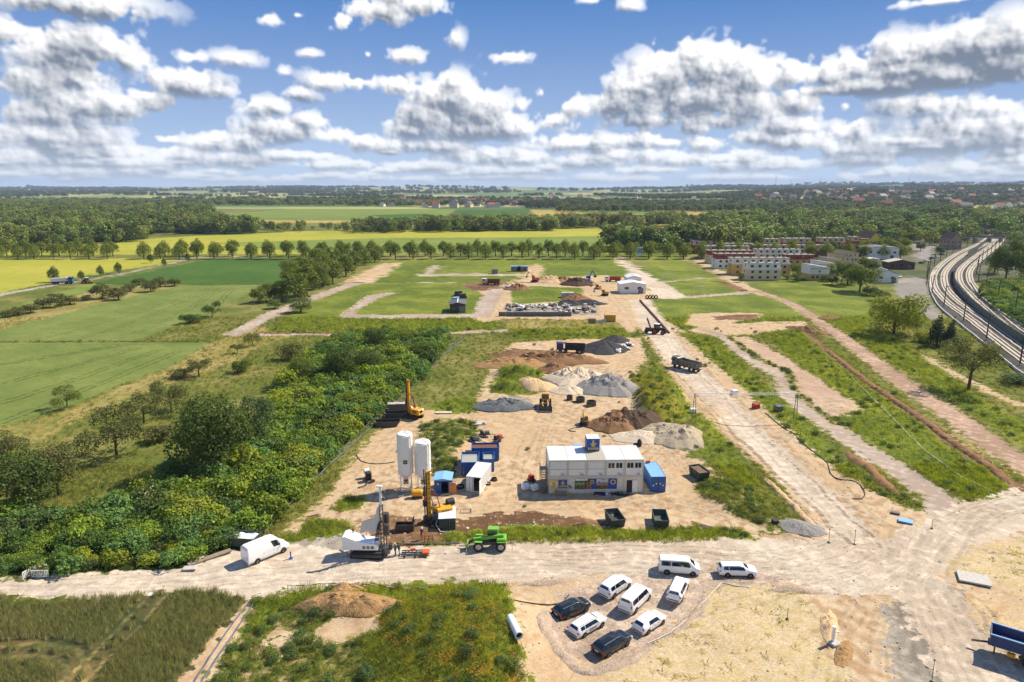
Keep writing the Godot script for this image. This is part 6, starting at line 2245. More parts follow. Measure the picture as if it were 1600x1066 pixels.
func make_compound() -> void:
	make_office()
	var bc := on(1028, 769)
	var bk := at(1016, 723, 2.6)
	var t := atan2(bc.x - bk.x, bc.z - bk.z)
	var dir := Vector3(sin(t), 0, cos(t))
	container("steel_container", "dark blue steel container with pale blue roof beside the office", bc - dir * 3.03, t, 6.06, 2.44, 2.6, M.blue, M.light_blue)
	var rc := solo("red_canister", MB.new().box(V(0, .2, 0), V(.8, .4, .3), Basis(), .05), M.red, "red canister on the blue container's roof edge", "canister", bc - dir * 5.6 + V(-.4, 2.62, 0))
	rc.rotation.y = .4
	var wc := on(740, 769)
	container("steel_container", "off-white steel container with its door leaf open beside the blue tanks", wc + V(.75, 0, -2.95), -.24, 6.06, 2.5, 2.6, M.cabin_white, M.roof_white, "half")
	# blue hut with the orange door
	var hp := on(692, 771)
	var hut := thing("blue_hut", "small blue steel hut with open orange door beside the silos", "hut", hp + V(0, 0, -1.5), 0.0)
	for q in [[V(-1.32, 1.1, 0), V(.08, 2.2, 3.0)], [V(1.32, 1.1, 0), V(.08, 2.2, 3.0)], [V(0, 1.1, -1.46), V(2.56, 2.2, .08)], [V(-.75, 1.1, 1.46), V(1.06, 2.2, .08)], [V(.65, 2.08, 1.46), V(1.74, .24, .08)], [V(1.06, 1.0, 1.46), V(.44, 2.0, .07)]]:
		part("wall", MB.new().box(q[0], q[1]), M.blue, hut)
	part("floor", MB.new().box(V(0, .06, 0), V(2.5, .1, 2.8)), M.dark_steel, hut)
	var rf := MB.new()
	rf.prism(V(0, 2.2, 0), PackedVector2Array([Vector2(-1.5, 0), Vector2(1.5, 0), Vector2(1.5, .08), Vector2(.0, .34), Vector2(-1.5, .08)]), 3.3)
	part("roof", rf, M.light_blue, hut)
	part("warning_sign", MB.new().prism(V(-.75, 1.6, 1.51), PackedVector2Array([Vector2(-.2, -.15), Vector2(.2, -.15), Vector2(0, .2)]), .02), M.board_gold, hut)
	var od := part("door", MB.new().box(V(1.62, 1.0, 1.85), V(1.1, 1.9, .06), Basis(Vector3.UP, -.15)), M.orange_door, hut)
	part("extinguisher", MB.new().tube(V(1.5, 1.5, 1.9), V(1.5, 1.8, 1.93), .07, .07, 8), M.red, od)
	# settling tanks
	open_tank("settling_tank", "blue open tank of grey water with ladder, nearest the white container", on(731, 743) + V(.3, 0, -2.3), .04, 3.0, 4.6, 2.3, 2.0, M.water, true)
	open_tank("settling_tank", "narrow blue open tank of pale water right of the ladder tank", on(763, 737) + V(0, 0, -1.6), .04, 1.9, 3.2, 2.2, 1.9, M.water)
	open_tank("settling_tank", "long blue open tank with rusty half behind the other two tanks", on(758, 720) + V(.0, 0, -1.4), .04, 4.9, 2.5, 2.3, 2.05, M.rust)
	# silos
	silo("cement_silo", "taller white cement silo with small dark sign plate", on(634, 768) + V(0, 0, -.6), 1.22, 2.75, 9.7, true)
	silo("cement_silo", "shorter white cement silo beside the signed taller one", on(661, 768) + V(0, 0, -.8), 1.27, 2.6, 8.3, false)
	# yellow pump under the silos
	var pu := thing("grout_pump", "yellow round-bodied pump at the shorter silo's foot", "pump", on(652, 778), .1)
	part("drum", MB.new().lathe(V(-.9, .85, 0), [Vector2(.01, 0), Vector2(.5, .05), Vector2(.58, .3), Vector2(.58, 1.5), Vector2(.5, 1.75), Vector2(.01, 1.8)], 18, Basis(Vector3.FORWARD, PI / 2)), M.yellow, pu)
	part("stand", MB.new().box(V(0, .2, 0), V(1.6, .4, .8)), M.dark_steel, pu)
	part("motor", MB.new().box(V(1.05, .7, 0), V(.5, .5, .5), Basis(), .05), M.dark, pu)
	solo("plastic_sheet", MB.new().box(V(0, .06, 0), V(.9, .1, .6), Basis(Vector3.UP, .4), .03), M.cabin_white, "crumpled white sheet lying at the taller silo's foot", "sheet", on(627, 776))
	# machine on the sand left of the silos
	var mx := thing("mud_pump", "dark pump set with pale drum and bent pipe on the sand left of the silos", "pump", on(576, 752), .5)
	part("frame", MB.new().box(V(0, .3, 0), V(1.0, .15, 2.4)), M.dark_steel, mx)
	part("engine", MB.new().box(V(0, 1.0, 0), V(.8, 1.2, 1.1), Basis(), .06), M.dark, mx)
	part("drum", MB.new().tube(V(-.3, 1.3, -1.3), V(.5, 1.3, -1.3), .45, .45, 14), M.cabin_white, mx)
	part("pipe", MB.new().pipe([V(-.2, .5, 1.0), V(-.8, .4, 1.8), V(-1.8, .3, 2.2), V(-2.4, .15, 2.0)], .09, 7), M.dark_steel, mx)
	for z in [-.9, .9]:
		wheel(mx, .5, z, .3, .16, M.steel)
	# hoses between container and tanks, coil
	for q in [[719, 762, "black hose coil lying between blue hut and white container", .7, 4], [772, 751, "flat black hose coil on sand right of the white container", .55, 5], [762, 757, "loose grey hose coil against the white container's side", .5, 3]]:
		solo("hose_coil", coil(q[3], .06, q[4], Vector3.ZERO), M.hose, q[2], "hose", on(q[0], q[1]))
	# drill tools and trailers behind the tanks
	for q in [[757, 683, "steel pump trailer with dark drum behind the blue tanks", .2], [742, 692, "grey pipe trolley with dark wheels behind the blue tanks", -.3], [778, 690, "red and dark drill carriage beside the long blue tank", .9]]:
		var tr := thing("tool_trailer", q[2], "trailer", on(q[0], q[1]), q[3])
		part("deck", MB.new().box(V(0, .55, 0), V(2.4, .1, 1.1)), M.steel, tr)
		part("drum", MB.new().tube(V(-.5, .95, -.4), V(-.5, .95, .4), .36, .36, 14), M.dark, tr)
		part("box", MB.new().box(V(.5, .9, 0), V(.9, .6, .7), Basis(), .04), M.red if q[3] > .5 else M.steel, tr)
		part("drawbar", MB.new().bar(V(1.1, .5, 0), V(2.2, .3, 0), .08), M.dark_steel, tr)
		for z in [-.6, .6]:
			wheel(tr, -.1, z, .34, .18, M.steel)
	var wp := thing("concrete_slab", "pale concrete slab lying by the grey mud heap", "slab", on(748, 662), .1)
	part("slab_top", MB.new().box(V(0, .12, 0), V(3.0, .16, 2.0), Basis(), .03), M.concrete, wp)
	for z in [-.6, .6]:
		part("bearer", MB.new().box(V(0, .02, z), V(2.6, .1, .14)), M.old_wood, wp)
	# skips
	skip("skip", "dark grey skip at the thicket's edge, lowest of three", on(604, 668) + V(0, 0, -.9), .10, 5.2, 2.0, 1.1, M.dark_steel, M.dark, .3)
	skip("skip", "dark grey skip between two others at the thicket's edge", on(618, 654) + V(0, 0, -.9), .10, 5.0, 2.0, 1.1, M.dark_steel, M.dark, .3)
	skip("skip", "deep grey skip with sheeted load, uppermost of three", on(628, 644) + V(-1, 0, -1.2), .12, 4.6, 2.2, 1.7, M.steel, M.roof_dirty, .95)
	skip("skip", "dark green skip with sparse rubble beside the grass strip", on(963, 826) + V(0, 0, -1.6), 1.75, 3.6, 2.0, 1.35, M.skip_green, M.dark_steel, .45)
	skip("skip", "dark green skip with mud on its floor beside a pile of laths", on(1035, 827) + V(0, 0, -1.6), 1.50, 3.6, 2.0, 1.35, M.skip_green, M.skip_green, .35)
	skip("skip", "green skip full of earth standing alone on a sandy bank", on(1096, 752) + V(0, 0, -1.6), 1.85, 3.5, 2.0, 1.5, M.skip_green, M.soil, .9)
	skip("skip", "light grey skip behind the white panel van", on(384, 853) + V(-.6, 0, -.6), -.12, 4.4, 2.2, 1.3, M.skip_green, M.roof_white, .85)
	# laths and pipes on the ground
	for q in [[1097, 822, -.7, 3.2, "bundle of pale laths lying at the grass strip's end"], [905, 822, .3, 1.8, "dark pipe stubs on the brown soil strip"], [878, 613, 0, 2.4, "short dark beams lying by the grey gravel heap"], [900, 628, .1, 2.2, "rusty pipe sections lying by the gravel heap"], [490, 808, .4, 2.0, "dark rubber scraps lying on the grass by the cables"], [1258, 836, -.4, 1.6, "bent steel bars lying on the road edge sand"]]:
		var lp := thing("material_bundle", q[4], "building material", on(q[0], q[1]), q[2])
		for k in 7:
			part("bar", MB.new().bar(V(-q[3] / 2 + rng.randf_range(-.3, .3), .06 + .05 * (k % 3), k * .14 - .4), V(q[3] / 2 + rng.randf_range(-.3, .3), .06 + .05 * (k % 3), k * .14 - .4 + rng.randf_range(-.3, .3)), .09, .06), [M.old_wood, M.dark_steel, M.rust, M.old_wood][(int(q[0]) + k / 3) % 4] if int(q[0]) != 1097 else M.old_wood, lp)
	# drums and drill pipes by the gravel heap
	for q in [[907, 628, 1.0, "grey steel ring segment lying by the gravel heap"], [890, 625, .7, "small steel ring beside the larger ring segment"], [924, 634, 1.1, "dark steel casing ring beside the yellow digger"]]:
		var rg := MB.new()
		rg.lathe(Vector3.ZERO, [Vector2(q[2] * .82, 0), Vector2(q[2], 0), Vector2(q[2], 1.1), Vector2(q[2] * .82, 1.1), Vector2(q[2] * .82, 0)], 18)
		solo("casing_ring", rg, M.dark_steel, q[3], "steel ring", on(q[0], q[1]))
	# black barrel with sacks
	var kb := thing("covered_barrel", "black wrapped barrel with sack standing behind the office", "barrel", on(999, 697), 0)
	part("barrel", MB.new().lathe(Vector3.ZERO, [Vector2(.01, 0), Vector2(.42, .02), Vector2(.46, .5), Vector2(.42, 1.0), Vector2(.2, 1.35), Vector2(.01, 1.4)], 14), M.hose, kb)
	part("sack", MB.new().lathe(V(-.7, 0, .1), [Vector2(.01, 0), Vector2(.45, .05), Vector2(.5, .35), Vector2(.25, .6), Vector2(.01, .65)], 12), M.dark, kb)
# ---------------------------------------------------------------- machines
# two crawler tracks along x
func tracks(o: Node3D, l: float, w: float, h: float, gauge: float, m: Material) -> void:
	for sz in [-1.0, 1.0]:
		var z: float = sz * gauge / 2
		var r := h / 2
		var prof := PackedVector2Array()
		for i in 9:
			var a := -PI / 2 + PI * i / 8.0
			prof.append(Vector2(l / 2 - r + cos(a) * r, r + sin(a) * r))
		for i in 9:
			var a := PI / 2 + PI * i / 8.0
			prof.append(Vector2(-l / 2 + r + cos(a) * r, r + sin(a) * r))
		var tk := part("track", MB.new().prism(V(0, 0, z), prof, w), M.tyre, o)
		var pads := MB.new()
		var n := int(l / .22)
		for i in n:
			pads.box(V(-l / 2 + r + (l - h) * i / (n - 1.0), h + .012, z), V(.12, .03, w))
			pads.box(V(-l / 2 + r + (l - h) * i / (n - 1.0), .0, z), V(.12, .03, w))
		part("track_pads", pads, M.dark_steel, tk)
		part("track_frame", MB.new().box(V(0, r, z + sz * w * .3), V(l - h, h * .42, w * .5)), m, tk)
		for x in [-l / 2 + r, l / 2 - r]:
			part("sprocket", MB.new().tube(V(x, r, z - w * .52), V(x, r, z + w * .52), r * .6, r * .6, 12), M.dark_steel, tk)

func mast_boxes(o: Node3D, c: Vector3, h: float, w: float, m: Material, called := "mast") -> MeshInstance3D:
	# a box mast with a row of round openings on its front
	var b := MB.new()
	b.box(c + V(0, h / 2, 0), V(w, h, w * .8), Basis(), .02)
	var ms := part(called, b, m, o)
	var n := int(h / .75)
	var hol := MB.new()
	for i in n:
		for sx in [-1.0, 1.0]:
			hol.tube(c + V(0, .6 + i * .75, sx * w * .395), c + V(0, .6 + i * .75, sx * w * .415), w * .2, w * .2, 10)
	part("mast_opening", hol, M.dark, ms)
	return ms

func yellow_rig(label: String, p: Vector3, turn: float, h: float, low_body: bool) -> void:
	var o := thing("drilling_rig", label, "drilling rig", p, turn)
	tracks(o, 3.4, .5, .75, 1.9, M.dark_steel)
	part("chassis", MB.new().box(V(0, .75, 0), V(2.4, .35, 1.4), Basis(), .04), M.dark_steel, o)
	part("slew_ring", MB.new().tube(V(.3, .9, 0), V(.3, 1.1, 0), .7, .7, 18), M.dark, o)
	var bd := part("engine_housing", MB.new().box(V(.9, 1.65, 0), V(2.3, 1.15, 1.9), Basis(), .08), M.yellow, o)
	for k in 5:
		part("louvre", MB.new().box(V(.5 + k * .22, 1.7, .955), V(.13, .6, .02)), M.dark, bd)
	part("radiator", MB.new().box(V(2.06, 1.65, .1), V(.03, .7, .9)), M.dark, bd)
	part("name_panel", MB.new().box(V(2.07, 1.95, -.5), V(.02, .3, .6)), M.white, bd)
	part("exhaust", MB.new().tube(V(1.4, 2.2, -.5), V(1.4, 2.75, -.5), .07, .07, 8), M.dark, bd)
	part("counterweight", MB.new().box(V(1.85, 1.25, 0), V(.5, .4, 1.7), Basis(), .06), M.yellow, o)
	var mx := -1.25
	var ms := mast_boxes(o, V(mx, .35, 0), h, .52, M.yellow)
	part("mast_rail", MB.new().box(V(mx - .34, h / 2 + .3, 0), V(.10, h - .2, .34)), M.dark_steel, ms)
	part("drill_rod", MB.new().tube(V(mx - .62, .1, 0), V(mx - .62, h + .8, 0), .09, .09, 10), M.dark_steel, o)
	var hd := part("rotary_head", MB.new().box(V(mx - .55, h * .42, 0), V(.6, .9, .6), Basis(), .08), M.dark, o)
	part("drive_motor", MB.new().tube(V(mx - .55, h * .42 + .4, .22), V(mx - .55, h * .42 + 1.0, .22), .14, .14, 10), M.red, hd)
	part("clamp", MB.new().box(V(mx - .5, .75, 0), V(.7, .7, .8), Basis(), .06), M.dark_steel, o)
	part("mast_head", MB.new().box(V(mx + .15, h + .42, 0), V(1.0, .22, .4), Basis(), .04), M.yellow, ms)
	part("pulley", MB.new().tube(V(mx + .6, h + .42, -.15), V(mx + .6, h + .42, .15), .2, .2, 12), M.dark_steel, ms)
	part("boom", MB.new().bar(V(.2, 1.3, 0), V(mx + .3, 2.4, 0), .4, .5), M.yellow, o)
	for z in [-.4, .4]:
		part("mast_ram", MB.new().tube(V(-.1, 1.2, z), V(mx + .25, h * .55, z * .6), .07, .05, 8), M.chrome, o)
	# hoses in a bow from the head to the carrier
	for k in 4:
		var ps := []
		for i in 9:
			var t := i / 8.0
			ps.append(V(lerpf(mx + .3, .4, t), lerpf(h * .68, 2.2, t) + sin(PI * t) * .9, -.15 + k * .1))
		part("hose", MB.new().pipe(ps, .05, 5), M.red if k % 2 else M.hose, o)
	var cab := part("control_stand", MB.new().box(V(-.2, 1.75, -.8), V(.7, 1.1, .5), Basis(), .05), M.red if low_body else M.dark, o)
	part("console", MB.new().box(V(-.35, 2.35, -.8), V(.5, .12, .45), Basis(Vector3.FORWARD, .4)), M.trim, cab)
	for z in [-.75, .75]:
		part("outrigger", MB.new().box(V(-1.7, .3, z), V(.3, .6, .3)), M.dark_steel, o)

func white_rig(p: Vector3, turn: float) -> void:
	var o := thing("drilling_rig", "white and grey crawler drilling rig with tall thin mast on the cross road", "drilling rig", p, turn)
	o.scale = Vector3.ONE * 1.1
	tracks(o, 4.0, .5, .8, 1.9, M.dark_steel)
	part("chassis", MB.new().box(V(0, .85, 0), V(3.4, .35, 1.5), Basis(), .04), M.dark_steel, o)
	var hd := MB.new()
	hd.prism(V(0, 0, 0), PackedVector2Array([Vector2(-2.9, 1.05), Vector2(1.3, 1.05), Vector2(1.3, 1.75), Vector2(-.8, 2.05), Vector2(-2.5, 2.75), Vector2(-2.9, 2.65)]), 1.8)
	var bd := part("engine_housing", hd, M.white, o)
	for k in 4:
		part("access_panel", MB.new().box(V(-2.3 + k * .95, 1.5, .915), V(.85, .7, .03), Basis(), .01), M.white, bd)
	for k in 3:
		part("louvre", MB.new().box(V(-.3 + k * .5, 1.42, .935), V(.36, .36, .03)), M.steel, bd)
	part("radiator", MB.new().box(V(-2.92, 1.8, 0), V(.05, 1.2, 1.4)), M.dark, bd)
	part("exhaust", MB.new().tube(V(-1.9, 2.6, -.5), V(-1.9, 3.1, -.5), .09, .09, 8), M.dark, bd)
	part("raised_hood", MB.new().box(V(-.2, 3.1, -1.5), V(2.4, .08, 1.7), Basis(Vector3.RIGHT, .5) * Basis(Vector3.FORWARD, -.5)), M.roof_dirty, o)
	part("hood_strut", MB.new().tube(V(-.4, 1.9, -.8), V(-.4, 3.0, -1.4), .03, .03, 6), M.steel, o)
	var h := 8.8
	var mx := 1.75
	var ms := MB.new()
	for sx in [-.18, .18]:
		for sz in [-.16, .16]:
			ms.bar(V(mx + sx, .2, sz), V(mx + sx, h - 2.2, sz), .07)
	for k in 12:
		var y := .4 + k * .52
		ms.bar(V(mx - .18, y, .16), V(mx + .18, y + .5, .16), .04)
		ms.bar(V(mx - .18, y, -.16), V(mx + .18, y + .5, -.16), .04)
		ms.bar(V(mx - .18, y, -.16), V(mx - .18, y + .5, .16), .04)
	var mast := part("mast", ms, M.steel, o)
	part("mast_extension", MB.new().box(V(mx, h - 1.4, 0), V(.3, 2.8, .26), Basis(), .03), M.white, mast)
	part("mast_head", MB.new().box(V(mx - .1, h + .05, 0), V(.7, .2, .3), Basis(), .03), M.white, mast)
	for y in [h - .6, h - 1.5]:
		part("pulley", MB.new().tube(V(mx + .3, y, -.1), V(mx + .3, y, .1), .2, .2, 12), M.steel, mast)
	part("mast_cover", MB.new().prism(V(0, 0, -.25), PackedVector2Array([Vector2(.1, 2.6), Vector2(1.5, 3.3), Vector2(1.5, 6.2), Vector2(1.2, 6.0), Vector2(.6, 3.6)]), .08), M.roof_white, o)
	part("drill_head", MB.new().box(V(mx + .5, 3.4, 0), V(.6, 1.2, .6), Basis(), .06), M.dark_steel, o)
	part("drill_rod", MB.new().tube(V(mx + .5, .1, 0), V(mx + .5, 3.0, 0), .08, .08, 10), M.steel, o)
	part("clamp_table", MB.new().box(V(mx + .45, .7, 0), V(.9, .8, 1.0), Basis(), .06), M.steel, o)
	part("rod_magazine", MB.new().tube(V(mx + .3, 2.2, -.9), V(mx + .3, 5.0, -.9), .4, .4, 12), M.dark_steel, o)
	part("control_panel", MB.new().box(V(mx + 1.05, 1.4, .5), V(.4, .7, .6), Basis(), .04), M.trim, o)
	for k in 5:
		var ps := []
		for i in 9:
			var t := i / 8.0
			ps.append(V(lerpf(mx + .4, mx - .5 - .1 * k, t), lerpf(3.8, 1.8, t) + sin(PI * t) * 1.6, -.1 + k * .07))
		part("hose", MB.new().pipe(ps, .04, 5), M.hose, o)
	for z in [-.8, .8]:
		part("outrigger", MB.new().box(V(mx + .1, .35, z), V(.22, .7, .22)), M.chrome, o)
		part("outrigger", MB.new().box(V(-2.4, .35, z), V(.22, .7, .22)), M.chrome, o)

# crawler excavator; joint angles in radians, boom in the +x direction
func excavator(called: String, label: String, p: Vector3, turn: float, s: float, m: Material, b0: float, b1: float, b2: float, swing := 0.0) -> void:
	var o := thing(called, label, "excavator", p, turn)
	o.scale = Vector3.ONE * s
	tracks(o, 3.6, .5, .8, 2.0, M.dark_steel)
	part("undercarriage", MB.new().box(V(0, .7, 0), V(1.8, .4, 1.6), Basis(), .05), M.dark_steel, o)
	var q := Basis(Vector3.UP, swing)
	var hs := part("engine_housing", MB.new().box(q * V(-1.0, 1.6, 0), V(2.0, 1.1, 2.2), q, .12), m, o)
	part("radiator_grille", MB.new().box(q * V(-2.02, 1.6, 0), V(.03, .7, 1.4), q), M.dark, hs)
	part("deck", MB.new().box(q * V(.4, 1.2, 0), V(1.6, .3, 2.1), q, .04), M.dark_steel, o)
	var cb := part("cab", MB.new().box(q * V(.55, 2.1, -.6), V(1.3, 1.7, .95), q, .10), m, o)
	part("cab_glass", MB.new().box(q * V(.62, 2.25, -.6), V(1.22, 1.1, 1.0), q, .05), M.glass, cb)
	part("cab_roof", MB.new().box(q * V(.55, 3.0, -.6), V(1.25, .10, .95), q, .04), m, cb)
	var a := V(.9, 1.6, .25)
	var e := a + V(cos(b0), sin(b0), 0) * 3.6
	var f := e + V(cos(b1), sin(b1), 0) * 2.4
	var g := f + V(cos(b2), sin(b2), 0) * .9
	var mid := a.lerp(e, .45) + V(-sin(b0), cos(b0), 0) * .45
	part("boom", MB.new().bar(q * a, q * mid, .34, .42).bar(q * mid, q * e, .32, .34), m, o)
	part("stick", MB.new().bar(q * e, q * f, .28, .32), m, o)
	part("boom_ram", MB.new().tube(q * (a + V(.5, -.2, .0)), q * mid, .08, .05, 8), M.chrome, o)
	part("stick_ram", MB.new().tube(q * (mid + V(0, .35, 0)), q * (e + V(.1, .35, 0)), .07, .05, 8), M.chrome, o)
	var bk := MB.new()
	bk.prism(q * f.lerp(g, .5), PackedVector2Array([Vector2(-.45, .35), Vector2(.35, .45), Vector2(.5, -.05), Vector2(.15, -.5), Vector2(-.4, -.45), Vector2(-.1, -.1)]), .9, q * Basis(Vector3.BACK, b2 + .6))
	part("bucket", bk, M.dark_steel, o)

# four-axle tipper facing +x
func tipper(called: String, label: String, p: Vector3, turn: float, cabm: Material, bodym: Material, cargo: Material, s := 1.0) -> void:
	var o := thing(called, label, "truck", p, turn)
	o.scale = Vector3.ONE * s
	part("chassis", MB.new().box(V(-.3, .95, 0), V(8.0, .3, 1.0)), M.dark_steel, o)
	var cab := part("cab", MB.new().box(V(3.4, 1.95, 0), V(1.9, 2.1, 2.4), Basis(), .14), cabm, o)
	part("windscreen", MB.new().box(V(4.36, 2.35, 0), V(.03, .85, 2.1)), M.glass, cab)
	for z in [-1.0, 1.0]:
		part("side_window", MB.new().box(V(3.55, 2.4, z * 1.21), V(1.0, .7, .02)), M.glass, cab)
		part("mirror", MB.new().box(V(4.2, 2.4, z * 1.42), V(.12, .5, .2)), M.dark, cab)
		part("headlight", MB.new().box(V(4.36, 1.2, z * .9), V(.06, .2, .4)), M.clear_lamp, cab)
	part("bumper", MB.new().box(V(4.3, .85, 0), V(.3, .4, 2.4), Basis(), .05), M.dark, cab)
	part("sun_visor", MB.new().box(V(4.4, 3.0, 0), V(.3, .05, 2.0)), cabm, cab)
	var b := MB.new()
	for z in [-1.0, 1.0]:
		b.box(V(-1.0, 1.95, z * 1.2), V(5.8, 1.3, .08))
	b.box(V(1.85, 2.05, 0), V(.08, 1.5, 2.3))
	b.bar(V(-3.86, 1.3, 0), V(-3.96, 2.55, 0), 2.3, .08)
	b.box(V(-1.0, 1.32, 0), V(5.7, .08, 2.3))
	var bd := part("tipping_body", b, bodym, o)
	part("canopy", MB.new().box(V(2.05, 2.85, 0), V(.6, .07, 2.3)), bodym, bd)
	for z in [-1.0, 1.0]:
		for k in 5:
			part("body_rib", MB.new().box(V(-3.4 + k * 1.2, 1.95, z * 1.28), V(.12, 1.25, .08)), bodym, bd)
		part("body_rail", MB.new().box(V(-1.0, 2.62, z * 1.22), V(5.8, .08, .16)), bodym, bd)
	part("load", MB.new().box(V(-1.0, 1.62, 0), V(5.5, .4, 2.2), Basis(), .15), cargo, bd)
	for x in [3.3, 1.7, -1.7, -3.05]:
		for z in [-1.0, 1.0]:
			wheel(o, x, z * 1.03, .5, .34, M.steel)
	part("fuel_tank", MB.new().box(V(.3, .85, 1.0), V(1.2, .5, .45), Basis(), .08), M.steel, o)
	for z in [-.9, .9]:
		part("tail_light", MB.new().box(V(-4.32, .95, z), V(.05, .14, .4)), M.red_lamp, o)

func make_machines() -> void:
	# the three drilling rigs
	white_rig(on(574, 872) + V(0, 0, -.9), -.03)
	yellow_rig("yellow drilling rig with hose bow in front of the silos", on(676, 822) + V(.6, 0, -1.4), .38, 7.6, false)
	yellow_rig("yellow drilling rig beside the three grey skips", on(640, 655) + V(.8, 0, -.8), -.55, 7.6, true)
	# slurry tank and reel beside the rig
	var tk := thing("slurry_tank", "grey flat-lidded slurry tank with black reel beside the yellow rig", "tank", on(697, 828) + V(0, 0, -1.8), .10)
	part("hull", MB.new().box(V(0, .85, 0), V(2.4, 1.7, 3.6), Basis(), .06), M.skip_green, tk)
	part("lid", MB.new().box(V(0, 1.74, 0), V(2.5, .08, 3.7), Basis(), .03), M.roof_white, tk)
	part("reel", MB.new().tube(V(.0, 2.35, -2.0), V(1.0, 2.35, -2.4), .55, .55, 18), M.hose, tk)
	part("reel_stand", MB.new().box(V(.5, 1.0, -2.2), V(.5, 2.0, .3)), M.dark_steel, tk)
	part("pump_block", MB.new().box(V(-1.7, .8, -.5), V(.9, 1.5, 1.4), Basis(), .1), M.steel, tk)
	part("hose", MB.new().pipe([V(-1.3, 1.5, .8), V(-1.6, .9, 1.8), V(-1.0, .2, 2.6), V(.2, .1, 2.8)], .06, 6), M.beige, tk)
	part("standpipe", MB.new().tube(V(.3, .2, 1.95), V(.3, 1.8, 1.95), .06, .06, 8), M.steel, tk)
	var fr := thing("lifting_cradle", "small open grey steel frame lying on sand right of the reel", "frame", on(728, 799), .1)
	for q in [[V(-.8, .06, -.6), V(.8, .06, -.6)], [V(-.8, .06, .6), V(.8, .06, .6)], [V(-.8, .06, -.54), V(-.8, .06, .54)], [V(.8, .06, -.54), V(.8, .06, .54)]]:
		part("bar", MB.new().bar(q[0], q[1], .1), M.chrome, fr)
	# casing box and drill table between the rigs
	var cb := thing("casing_crate", "open brown steel crate of drill casings between the two drilling rigs", "crate", on(633, 828), .02)
	part("base", MB.new().box(V(0, .12, 0), V(2.6, .12, 1.1)), M.rust, cb)
	for z in [-.55, .55]:
		part("side", MB.new().box(V(0, .6, z), V(2.6, .8, .06)), M.dark_steel, cb)
	for x in [-1.27, 1.27]:
		part("side", MB.new().box(V(x, .6, 0), V(.06, .8, 1.02)), M.dark_steel, cb)
	for k in 4:
		part("casing", MB.new().tube(V(-1.1, .42 + .2 * (k % 2), -.35 + k * .22), V(1.0, .42 + .2 * (k % 2), -.35 + k * .22), .1, .1, 8), M.dark_steel, cb)
	# racks of drill rods on the road
	var rk := thing("rod_rack", "low steel rack of drill rods with red rags beside the workers", "rack", on(650, 868), .05)
	for x in [-1.4, 0, 1.4]:
		part("cross_beam", MB.new().box(V(x, .2, 0), V(.12, .12, 1.8)), M.dark_steel, rk)
	for k in 7:
		part("rod", MB.new().tube(V(-1.9, .34 + .12 * (k % 2), -.75 + k * .24), V(1.8, .34 + .12 * (k % 2), -.75 + k * .24), .075, .075, 8), M.steel if k % 3 else M.dark_steel, rk)
	part("rag", MB.new().box(V(-.4, .62, -.4), V(.7, .3, .4), Basis(Vector3.UP, .3), .1), M.red, rk)
	part("tray", MB.new().box(V(1.3, .55, .1), V(.9, .3, 1.0), Basis(), .04), M.orange, rk)
	solo("steel_pipe", MB.new().tube(V(-4, .12, 0), V(4, .12, 0), .11, .11, 10), M.steel, "long grey steel pipe lying along the grass strip's edge", "pipe", on(668, 851), .01)
	solo("wood_pallet_fence", MB.new().box(V(0, .45, 0), V(1.3, .12, .06)).box(V(0, .85, 0), V(1.3, .12, .06)).box(V(-.55, .5, .04), V(.12, 1.0, .05)).box(V(0, .5, .04), V(.12, 1.0, .05)).box(V(.55, .5, .04), V(.12, 1.0, .05)), M.wood, "upright timber pallet beside the worker in orange trousers", "pallet", on(670, 846), .05)
	# blue bollard, pipe end
	var bo := thing("marker_post", "short bright blue marker post beside the white panel van", "post", on(454.5, 873), 0)
	part("post", MB.new().tube(V(0, 0, 0), V(0, 1.0, 0), .09, .09, 12), M.blue, bo)
	part("foot", MB.new().box(V(0, .04, 0), V(.5, .08, .5), Basis(), .02), M.blue, bo)
	# green telehandler, boom to the left
	var tl := thing("telehandler", "bright green telescopic handler standing on the cross road", "loader", on(766, 862) + V(0, 0, -1.0), PI - .02)
	part("chassis", MB.new().box(V(0, .95, 0), V(4.2, .5, 1.3), Basis(), .08), M.dark_steel, tl)
	var cab := part("cab", MB.new().box(V(-.35, 1.95, .45), V(1.4, 1.4, .95), Basis(), .1), M.green, tl)
	part("cab_glass", MB.new().box(V(-.30, 1.98, .45), V(1.34, .95, 1.0), Basis(), .05), M.glass, cab)
	part("cab_roof", MB.new().box(V(-.35, 2.68, .45), V(1.45, .10, 1.0), Basis(), .04), M.green, cab)
	part("engine_cover", MB.new().box(V(-1.5, 1.45, -.1), V(1.3, .6, 1.7), Basis(), .1), M.green, tl)
	part("boom", MB.new().bar(V(-1.8, 1.95, -.25), V(2.3, 1.35, -.25), .38, .42, .03), M.green, tl)
	part("boom_inner", MB.new().bar(V(2.2, 1.37, -.25), V(3.0, .75, -.25), .26, .28), M.dark_steel, tl)
	part("carriage", MB.new().box(V(3.05, .6, -.25), V(.16, .9, 1.3), Basis(), .03), M.green, tl)
	for z in [-.65, .15]:
		part("fork", MB.new().box(V(3.7, .14, z), V(1.2, .07, .12)), M.dark_steel, tl)
	for x in [-1.45, 1.55]:
		for z in [-.98, .98]:
			wheel(tl, x, z, .66, .45, M.rim)
			part("mudguard", MB.new().box(V(x, 1.38, z), V(1.0, .06, .45), Basis(), .02), M.green, tl)
	# wheel loader facing the viewer
	var wl := thing("wheel_loader", "yellow wheel loader with lowered black bucket on the open sand", "loader", on(853, 642) + V(0, 0, -2.4), -PI / 2 - .05)
	part("rear_body", MB.new().box(V(-1.7, 1.55, 0), V(2.6, 1.0, 1.8), Basis(), .12), M.yellow_dirty, wl)
